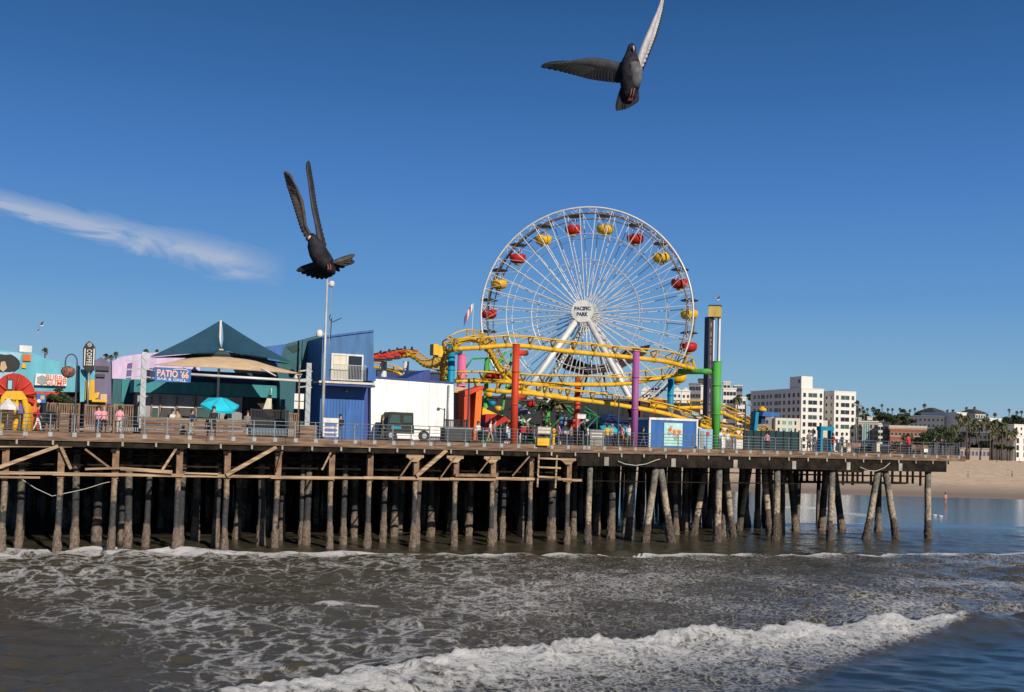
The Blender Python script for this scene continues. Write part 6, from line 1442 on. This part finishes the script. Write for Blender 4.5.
person(dp(213, 2.2), y_, 'tall person all in black under the aqua umbrella', 'black', 'black', 'stand', 1.85, hat='black')
person(dp(225, 4), y_+1, 'person in black in the shade right of the umbrella pole', 'black', 'black', 'stand', 1.7)
person(dp(172, 8.2), y_+.4, 'person in white at the restaurant window', 'white', 'grey', 'stand', 1.7)
person(dp(177, 8.2), y_-.6, 'person in a tan top beside the one in white at the window', 'tan', 'navy', 'stand', 1.72)
person(dp(247, 4.4), y_, 'person in grey left of the black slatted screen', 'grey', 'black', 'stand', 1.7)
person(dp(382, 2.2), y_+1.2, 'person in dark olive clothes beside the utility truck', 'olive', 'olive', 'stand', 1.7, hat='olive')
person(dp(340, 2.2), y_, 'person in black half hidden by the poster stand', 'black', 'denim', 'stand', 1.65)
person(dp(37, 2.6), y_+1.5, 'person in white trousers striding past the orange tower', 'red', 'white', 'walk', 1.65)
person(dp(18, 5.5), y_, 'person with long hair under the violet umbrella', 'tan', 'black', 'stand', 1.6, longhair=True)
person(dp(490, 2.2), y_+.8, 'person in a white shirt and pale trousers behind the railing before the red ride', 'white', 'tan', 'walk', 1.7)
person(dp(494.5, 2.3), y_+.8, 'person in pale denim beside the one in white before the red ride', 'grey', 'denim', 'stand', 1.7)
for i, (px, d, sh, pa, lab) in enumerate(((506, 5, 'white', 'navy', 'just left of the tall red column'), (527, 5, 'black', 'denim', 'just right of the tall red column'), (534, 7, 'red', 'black', 'left of the cream vendor cart'), (547, 6.4, 'navy', 'black', 'behind the cream vendor cart'), (559, 6, 'pink', 'denim', 'right of the hydrant'), (565, 8, 'white', 'black', 'by the drooping palm'), (571, 5, 'grey', 'navy', 'left of the railing gap'), (584, 4, 'black', 'black', 'in the railing gap'), (607, 3, 'yellow', 'denim', 'right of the grey notice board'),
        (612, 4.4, 'tan', 'navy', 'under the left half of the turquoise parasol'), (622, 3.6, 'pink', 'black', 'under the right half of the turquoise parasol'), (629, 4.8, 'white', 'grey', 'left of the purple column'), (643, 4, 'black', 'denim', 'between the purple column and the kiosk'))):
    person(dp(px, d), y_+i*1.1, 'person in %s top and %s trousers, %s' % (sh, pa, lab), sh, pa, 'walk' if i % 3 == 0 else 'stand', 1.55+.05*(i*7 % 6), hair='blond' if i % 4 == 1 else 'hair', longhair=i % 3 == 1)
SH = ['white', 'black', 'red', 'navy', 'pink', 'grey', 'yellow', 'olive', 'denim', 'tan']
for i, (px, d, lab) in enumerate(((478, 6, 'under the orange lintel'), (499, 9, 'beside the red ride'), (510, 12, 'far behind the tall red column'), (524, 11, 'near the dark tent edge'), (531, 13, 'inside the dark tent'), (541, 9, 'behind the vendor cart'), (551, 11, 'at the palm trunk'), (562, 12, 'under the drooping fronds'), (568, 15, 'by the shorter red column'), (582, 11, 'below the white square board'), (588, 9, 'left of the white tent'), (594, 13, 'at the small white tent'), (604, 9.5, 'at the left leg of the navy tent'), (614, 10, 'inside the navy tent'), (626, 9.5, 'at the right leg of the navy tent'), (639, 8, 'behind the purple column'), (646, 6, 'touching the kiosk corner'))):
    sh, pa = SH[i*7 % 10], SH[(i*3+1) % 4+1] if i % 2 else 'denim'
    person(dp(px, d), y_+i*.9, 'person in %s and %s in the crowd, %s' % (sh, pa, lab), sh, pa, 'walk' if i % 2 else 'stand', 1.58+.04*(i*5 % 6), longhair=i % 3 == 0)
person(dp(720, 1.2), y_+.2, 'person in a white top leaning by the foot of the green column', 'white', 'denim', 'lean', 1.6)
person(dp(727.5, 1.6), y_-.3, 'person in pale grey sitting right of the green column', 'white', 'grey', 'stand', 1.5)
person(dp(767, 6), y_+2, 'person in a pink top before the dark hoarding', 'pink', 'black', 'stand', 1.6)
person(dp(809, 1.4), y_, 'person in a grey hooded top standing before the hotel tower', 'grey', 'black', 'stand', 1.75, hat='black')
person(dp(833, 3), y_+1.6, 'person in red and white walking under the blue arch', 'red', 'denim', 'walk', 1.6)
person(dp(842, 2.4), y_+.2, 'person in navy right of the blue arch', 'navy', 'black', 'stand', 1.6)
person(dp(909.5, .8), y_+math.pi, 'person in a bright red jacket leaning on the railing near the right end', 'red', 'black', 'lean', 1.72)
for px, d, lab in ((934, 2, 'left of the two'), (941, 2.2, 'right of the two')): person(dp(px, d), y_+1, 'person in black at the very end of the deck, '+lab, 'black', 'black', 'stand', 1.55)
def sand(px, py, Y0=200):
    lo, hi = 175, 520
    for _ in range(40):
        m_ = (lo+hi)/2; z = float(np.interp(m_, [160, 181, 200, 275, 330, 430, 490, 560], [-1.0, 0.0, .45, 1.35, 2.5, 4.2, 4.6, 5.0]))
        if PY(px, py, m_).z < z: hi = m_
        else: lo = m_
    return PY(px, py, lo)
p = PZ(945.5, 505, -.15); person((p.x, p.y, -.18), .4, 'bare chested person wading in the shallows right of the pier end', 'red', 'red', 'stand', 1.78, bare=True, group='people on the beach')
for px, py, sh, pa, lab in ((1008, 476, 'yellow', 'tan', 'in yellow standing on the open sand'), (1012, 477.5, 'navy', 'navy', 'in navy bending beside the yellow one'), (996.5, 462.5, 'black', 'black', 'in black further up the sand'), (1019.5, 463, 'tan', 'black', 'in tan near the right edge of the sand'), (968, 478.5, 'grey', 'grey', 'in grey alone left of the yellow one'), (792, 446.5, 'red', 'denim', 'x')):
    if lab == 'x': continue
    p = sand(px, py); person(p, 1.0, 'person '+lab, sh, pa, 'walk', 1.7, group='people on the beach')

# ============================================================ small things at the right end of the deck
for px0, px1, lab in ((862, 871, 'low dark storage cart behind the railing in front of the beige block'), (881, 890, 'low black storage cart behind the railing before the dark house end')):
    board('storage_cart', px0, 445.5, px1, 451.5, 7, 'p_charcoal', lab, 'cart', th=.8)
for px0, px1, lab in ((840, 846, 'pale box cabinet right of the blue arch'), (847.5, 851, 'slim cream box cabinet left of the lamp post'), (876, 880, 'white tall box between the parked cars')):
    board('service_box', px0, 443, px1, 451.5, 4 if px0 < 870 else 6, 'p_cream', lab, 'box', th=.5)
for px, lab in ((853, 'left'), (915, 'middle'), (921, 'right')):
    s = ds(px, 2.5, 445); t = thing('bench', 'slatted deck bench at the %s near the pier end' % lab, 'bench', PIER.w(s, 2.5, DK), 'benches near the pier end')
    b = MB(P2); b.box(s-.8, s+.8, 2.5, 2.9, DK+.42, DK+.47); b.build('seat', 'brown_wood', t); b = MB(P2); b.box(s-.8, s+.8, 2.42, 2.46, DK+.5, DK+.85); b.build('backrest', 'brown_wood', t)
    for k in (-.7, .7): b = MB(P2); b.box(s+k-.04, s+k+.04, 2.47, 2.9, DK, DK+.417); b.build('leg', 'galv', t)
slat_fence(930, 946, 446, 1.2, 'dark slatted gate at the end of the deck', 'p_charcoal', fr='galv', pitch=.16, group=None) if 0 else None

# ============================================================ BIRDS
mat('bird_grey', (.045, .044, .048), .85, var=.2, scale=30); mat('bird_dark', (.012, .012, .015), .85, var=.25, scale=40); mat('bird_pale', (.42, .41, .42), .75, var=.12, scale=40); mat('bird_pink', (.20, .06, .06), .7); mat('bird_brown', (.055, .043, .038), .75, var=.35, scale=45); mat('bird_sheen', (.018, .017, .022), .75, var=.6, scale=35, spec=.2)
def bird_pt(px, py, Y, dy=0): return PY(px, py, Y+dy)
def loft(b, secs, n=12):
    """secs: (center Vector, half width, half depth) -> smooth closed body"""
    rings = []
    for i, (c, rw, rd) in enumerate(secs):
        t_ = (secs[min(i+1, len(secs)-1)][0]-secs[max(i-1, 0)][0]).normalized(); x = t_.cross(Vector((0, 1, 0))).normalized(); y = x.cross(t_).normalized()
        ring = []
        for k in range(n): a = 2*math.pi*k/n; b.v.append(c+x*rw*math.cos(a)+y*rd*math.sin(a)); ring.append(len(b.v)-1)
        rings.append(ring)
    for A, B in zip(rings, rings[1:]):
        for k in range(n): j = (k+1) % n; b.face([A[k], A[j], B[j], B[k]], True)
    b.face(rings[0][::-1], True); b.face(rings[-1], True)
def feather(b, base_, tip, w, nrm, k=0, th=.0012, round_=.3):
    d = tip-base_; L = d.length; d.normalize(); s = d.cross(nrm).normalized(); b.k = k
    prof = [(0, .45), (.15, .8), (.5, 1.0), (.8, .92), (.93, .6), (1.0, .12)]
    up = []; dn = []
    for t_, q in prof:
        c = base_+d*L*t_; bow = nrm*(-.02*L*math.sin(t_*math.pi))
        for lst, o_ in ((up, nrm*th), (dn, nrm*-th)):
            b.v += [c+bow+s*w*q+o_, c+bow+nrm*.0015+o_, c+bow-s*w*q+o_]; lst.append(len(b.v)-3)
    for i in range(len(prof)-1):
        A, B = up[i], up[i+1]; b.face([A, A+1, B+1, B], True); b.face([A+1, A+2, B+2, B+1], True)
        A, B = dn[i], dn[i+1]; b.face([A, B, B+1, A+1], True); b.face([A+1, B+1, B+2, A+2], True)
        b.face([up[i], up[i+1], dn[i+1], dn[i]]); b.face([up[i]+2, dn[i]+2, dn[i+1]+2, up[i+1]+2])
def wing(t, Y, lead, trail, nrm, mats, nfeather, wpx, name='wing', cover=.55):
    """lead/trail: pixel polylines (px,py,dy) root->tip; feathers run from the arm towards the trailing edge"""
    L = [bird_pt(x, y, Y, dy) for x, y, dy in lead]; T = [bird_pt(x, y, Y, dy) for x, y, dy in trail]
    def at(P, u):
        k = u*(len(P)-1); i = min(int(k), len(P)-2); return P[i].lerp(P[i+1], k-i)
    b = MB(WORLD); nrm = nrm.normalized(); sc = Y/F_PX
    for i in range(nfeather):
        u = (i+.5)/nfeather; tip = at(T, u); base_ = at(L, min(u*.8, 1)).lerp(tip, .22); feather(b, base_+nrm*(.0004*(i % 3)), tip, wpx*sc*(1.15-.35*u), nrm, 1 if u > .0 else 0)
    # coverts: an arm with thickness
    b.k = 0; n = 12; rows = []
    for i in range(n+1):
        u = i/n; a0 = at(L, u); a1 = a0.lerp(at(T, u), cover*(1-u*.6)); mid = a0.lerp(a1, .4); th = .007*(1-u)+.0012
        idx = len(b.v); b.v += [a0, mid+nrm*th, a1+nrm*.0022, a1-nrm*.0022, mid-nrm*th]; rows.append(idx)
    for A, B in zip(rows, rows[1:]):
        for k in range(5): j = (k+1) % 5; b.face([A+k, A+j, B+j, B+k], True)
    b.face([rows[0]+k for k in range(5)][::-1]); b.face([rows[-1]+k for k in range(5)])
    return b.build(name, mats, t)
# right-hand pigeon
Yb = 5.8; sc = Yb/F_PX
t = thing('pigeon', 'grey pigeon high on the right, one wing spread left and one raised', 'pigeon', bird_pt(629, 78, Yb), 'pigeons in flight')
b = MB(WORLD); B_ = lambda px, py, dy=0: bird_pt(px, py, Yb, dy)
loft(b, [(B_(632.5, 43.5, .02), 1.5*sc, 1.5*sc), (B_(632, 46, .02), 4.0*sc, 4.2*sc), (B_(631.5, 50, .02), 4.6*sc, 4.8*sc), (B_(631, 55, .01), 6.2*sc, 6*sc), (B_(630.5, 62), 9.4*sc, 9*sc), (B_(630.5, 70), 11.2*sc, 11*sc), (B_(630.5, 79), 11.2*sc, 11.5*sc), (B_(630, 87), 9.6*sc, 9.5*sc), (B_(629, 95), 7.5*sc, 6*sc), (B_(628, 100), 5.5*sc, 3*sc)], 16)
body = b.build('body', 'bird_sheen', t); 
b = MB(WORLD); loft(b, [(B_(633.4, 46.5, -.022), 1.0*sc, 1.2*sc), (B_(633.8, 49, -.030), .8*sc, 1*sc), (B_(634, 51, -.032), .25*sc, .3*sc)], 8); b.build('beak', 'bird_pale', t)
for dx in (-2.6, 3.2):
    b = MB(WORLD); e = B_(632.3+dx, 46.6, -.006); b.path([e-Vector((.002, 0, 0)), e+Vector((.002, 0, 0))], [.0017, .0017], 8, world=True); b.build('eye', mat('bird_eye', (.35, .08, .02), .2), t)
b = MB(WORLD); loft(b, [(B_(633, 64, -.018), 6*sc, 8*sc), (B_(634.5, 72, -.018), 8.2*sc, 9.5*sc), (B_(635, 80, -.016), 7.2*sc, 9*sc), (B_(634, 88, -.01), 5*sc, 6.5*sc)], 14); b.build('pale_flank', mat('bird_flank', (.10, .098, .105), .85, var=.3, scale=30), t)
b = MB(WORLD)
for i in range(9):
    u = i/8; feather(b, B_(624+11*u, 84, .006+.002*(i % 2)), B_(617+19.5*u, 111-1.5*u-6.5*u*u, .01+.002*i), 3.3*sc, Vector((0, -1, .1)).normalized(), 0)
b.build('tail', 'bird_dark', t)
for dx in (-1.2, 1.4):
    b = MB(WORLD); b.path([B_(633+dx, 88, -.035), B_(632+dx, 94, -.045), B_(630.5+dx, 98, -.04)], [.004, .0028, .002], 6, world=True)
    for k in (-1, 0, 1): b.path([B_(630.8+dx, 97, -.04), B_(630.2+dx+k*1.3, 101, -.035)], [.002, .001], 5, world=True)
    b.build('foot', 'bird_pink', t)
wing(t, Yb, [(629, 64, .0), (612, 60.5, .01), (600, 58, .02), (590, 57.2, .02), (578, 59, .03), (562, 62, .05), (545, 64.5, .07)], [(627, 84, .02), (612, 82.5, .03), (600, 81, .04), (588, 79, .05), (576, 75.5, .06), (560, 71, .07), (538, 65.6, .09)], Vector((.05, -1, .25)), ['bird_grey', 'bird_dark'], 22, 4.2)
wing(t, Yb, [(634, 66, .0), (641, 46, .02), (648, 30, .04), (654, 17, .06), (660, 7, .08), (663.5, -3, .1)], [(641, 72, .02), (650, 50, .05), (655.5, 36, .06), (659.5, 22, .08), (662.5, 9, .1), (664.5, -5, .12)], Vector((.75, -.6, .1)), ['bird_pale', 'bird_pale'], 24, 3.0, cover=.85)
b = MB(WORLD); b.path([B_(642, 71, .03), B_(650.6, 50, .05), B_(656, 36, .06), B_(660, 22, .08), B_(663, 9, .1), B_(664.8, -6, .12)], [.005, .005, .005, .004, .003, .001], 6, world=True); b.build('dark_wing_edge', 'bird_dark', t)
# left-hand pigeon
Yb = 4.4; sc = Yb/F_PX
t = thing('pigeon', 'sooty black pigeon on the left, both wings thrown straight up and tail fanned out', 'pigeon', bird_pt(322, 255, Yb), 'pigeons in flight')
b = MB(WORLD); B_ = lambda px, py, dy=0: bird_pt(px, py, Yb, dy)
loft(b, [(B_(312, 233.5, -.03), 1.5*sc, 1.5*sc), (B_(312.5, 236, -.03), 4*sc, 4.4*sc), (B_(313.5, 240, -.025), 5.5*sc, 5.5*sc), (B_(315, 245, -.015), 8*sc, 8*sc), (B_(318, 252), 9.4*sc, 10*sc), (B_(322, 259), 9.8*sc, 10.5*sc), (B_(326.5, 265, .015), 8.8*sc, 9*sc), (B_(330, 270, .03), 6.5*sc, 6*sc), (B_(332, 274, .04), 4*sc, 3*sc)], 16)
b.build('body', 'bird_sheen', t)
b = MB(WORLD); loft(b, [(B_(310, 236.3, -.045), 1.3*sc, 1.3*sc), (B_(308.8, 238, -.052), 1*sc, 1*sc), (B_(308.2, 239.5, -.054), .3*sc, .3*sc)], 8); b.build('beak', 'bird_pale', t)
b = MB(WORLD); e = B_(311.3, 236, -.047); b.path([e-Vector((0, .002, 0)), e+Vector((0, .002, 0))], [.0018, .0018], 8, world=True); b.build('eye', 'bird_eye', t)
b = MB(WORLD)
for i in range(13):
    u = i/12; tx = 296.5+58*u; ty = 270.5+8.5*math.sin(math.pi*min(1, u*1.15))-13*max(0, u-.55)*1.6
    feather(b, B_(322+9*u, 262+2*u, .02+.003*(i % 2)), B_(tx, ty, .06+.002*i), 3.9*sc, Vector((0, -1, .45)).normalized(), i % 3 == 1 and 0)
b.build('tail', ['bird_dark'], t)
b = MB(WORLD)
for i in range(4): feather(b, B_(333, 262, .0), B_(355-i*2.2, 254.5+i*3.2, .05), 2.6*sc, Vector((0, -1, .4)).normalized(), 0)
b.build('far_tail_feathers', 'bird_brown', t)
for dx in (0, 2.4):
    b = MB(WORLD); b.path([B_(327.5+dx, 264, -.02), B_(328+dx, 266, -.036), B_(328.3+dx, 268, -.04)], [.0035, .0035, .002], 7, world=True)
    for k in (-1, 0, 1): b.path([B_(328.2+dx, 267.5, -.04), B_(328.4+dx+k*.8, 269.5, -.042)], [.0018, .001], 5, world=True)
    b.build('foot', 'bird_pink', t)
wing(t, Yb, [(318, 244, .0), (307, 226, .02), (305.5, 213, .04), (303.5, 201, .05), (299, 190, .06), (293, 179, .07), (286.5, 172, .08)], [(309, 243, .0), (301, 228, .03), (297, 216, .05), (293.5, 205, .06), (290, 194, .08), (286.5, 183, .09), (283.8, 170, .1)], Vector((-.35, -1, .1)), ['bird_brown', 'bird_brown'], 22, 3.6)
wing(t, Yb, [(318, 246, .01), (314.5, 224, .03), (311.5, 210, .05), (309.5, 196, .07), (308.2, 183, .08), (307, 172, .09), (306.6, 162, .1)], [(327, 247, .03), (321.5, 226, .05), (318, 212, .06), (315, 198, .08), (313.2, 185, .1), (311, 173, .11), (308.3, 159, .12)], Vector((.5, -1, .1)), ['bird_grey', 'bird_dark'], 24, 2.9, cover=.6)
# gulls
def gull(px, py, Y, span_px, label, tilt=.5, cat='gull'):
    sc = Y/F_PX; c = PY(px, py, Y); w = span_px*sc/2; t = thing('gull', label, cat, c, 'gulls far off'); b = MB(WORLD)
    loft(b, [(c+Vector((-.25*w, 0, -.08*w)), .02*w, .02*w), (c+Vector((-.12*w, 0, -.03*w)), .11*w, .12*w), (c+Vector((.1*w, 0, .02*w)), .13*w, .13*w), (c+Vector((.38*w, 0, .07*w)), .04*w, .03*w)], 8); b.build('body', 'p_white', t)
    for k in (-1, 1):
        b = MB(WORLD); r0 = c; m_ = c+Vector((k*.35*w*math.cos(tilt), -.1*w, .42*w+.1*w*k)); e = c+Vector((k*.95*w*math.cos(tilt)-.1*w, .1*w, .42*w*1.3+.35*w*k*0+.25*w))
        ch = Vector((.22*w, 0, -.06*w)); i0 = len(b.v)
        b.v += [r0-ch*.6, r0+ch*.6, m_+ch*.6, m_-ch*.6, e]; b.v += [v+Vector((0, .01*w, -.012*w)) for v in b.v[:5]]
        for f in ((0, 1, 2, 3), (3, 2, 4), (8, 7, 6, 5), (9, 7, 8), (0, 3, 8, 5), (1, 6, 7, 2), (3, 4, 9, 8), (2, 7, 9, 4)): b.face(f)
        b.build('wing', 'p_grey_dark' if k > 0 else 'p_grey', t)
gull(41, 326, 45, 13, 'small gull flying above the cyan restaurant', 1.0); gull(37.5, 332, 60, 8, 'tiny gull just below the one above the cyan restaurant', .8)
gull(717.5, 300, 90, 11, 'small gull landing on the drop tower', .9); gull(712, 295, 100, 4, 'tiny distant gull left of the drop tower gull', .4)
for px, py, lab in ((935, 516, 'left'), (941, 517, 'right')):
    p = PZ(px, py, 0); t = thing('gull', 'white gull floating on the shallows, %s of the two near the last pile' % lab, 'gull', p, 'gulls on the water'); b = MB(WORLD)
    loft(b, [(p+Vector((-.22, 0, .06)), .02, .02), (p+Vector((-.12, 0, .07)), .09, .07), (p+Vector((.05, 0, .08)), .1, .09), (p+Vector((.26, 0, .12)), .02, .02)], 8); b.build('body', 'p_white', t)
    b = MB(WORLD); loft(b, [(p+Vector((-.17, 0, .1)), .04, .04), (p+Vector((-.2, 0, .2)), .045, .05), (p+Vector((-.21, 0, .25)), .01, .01)], 8); b.build('head', 'p_white', t)
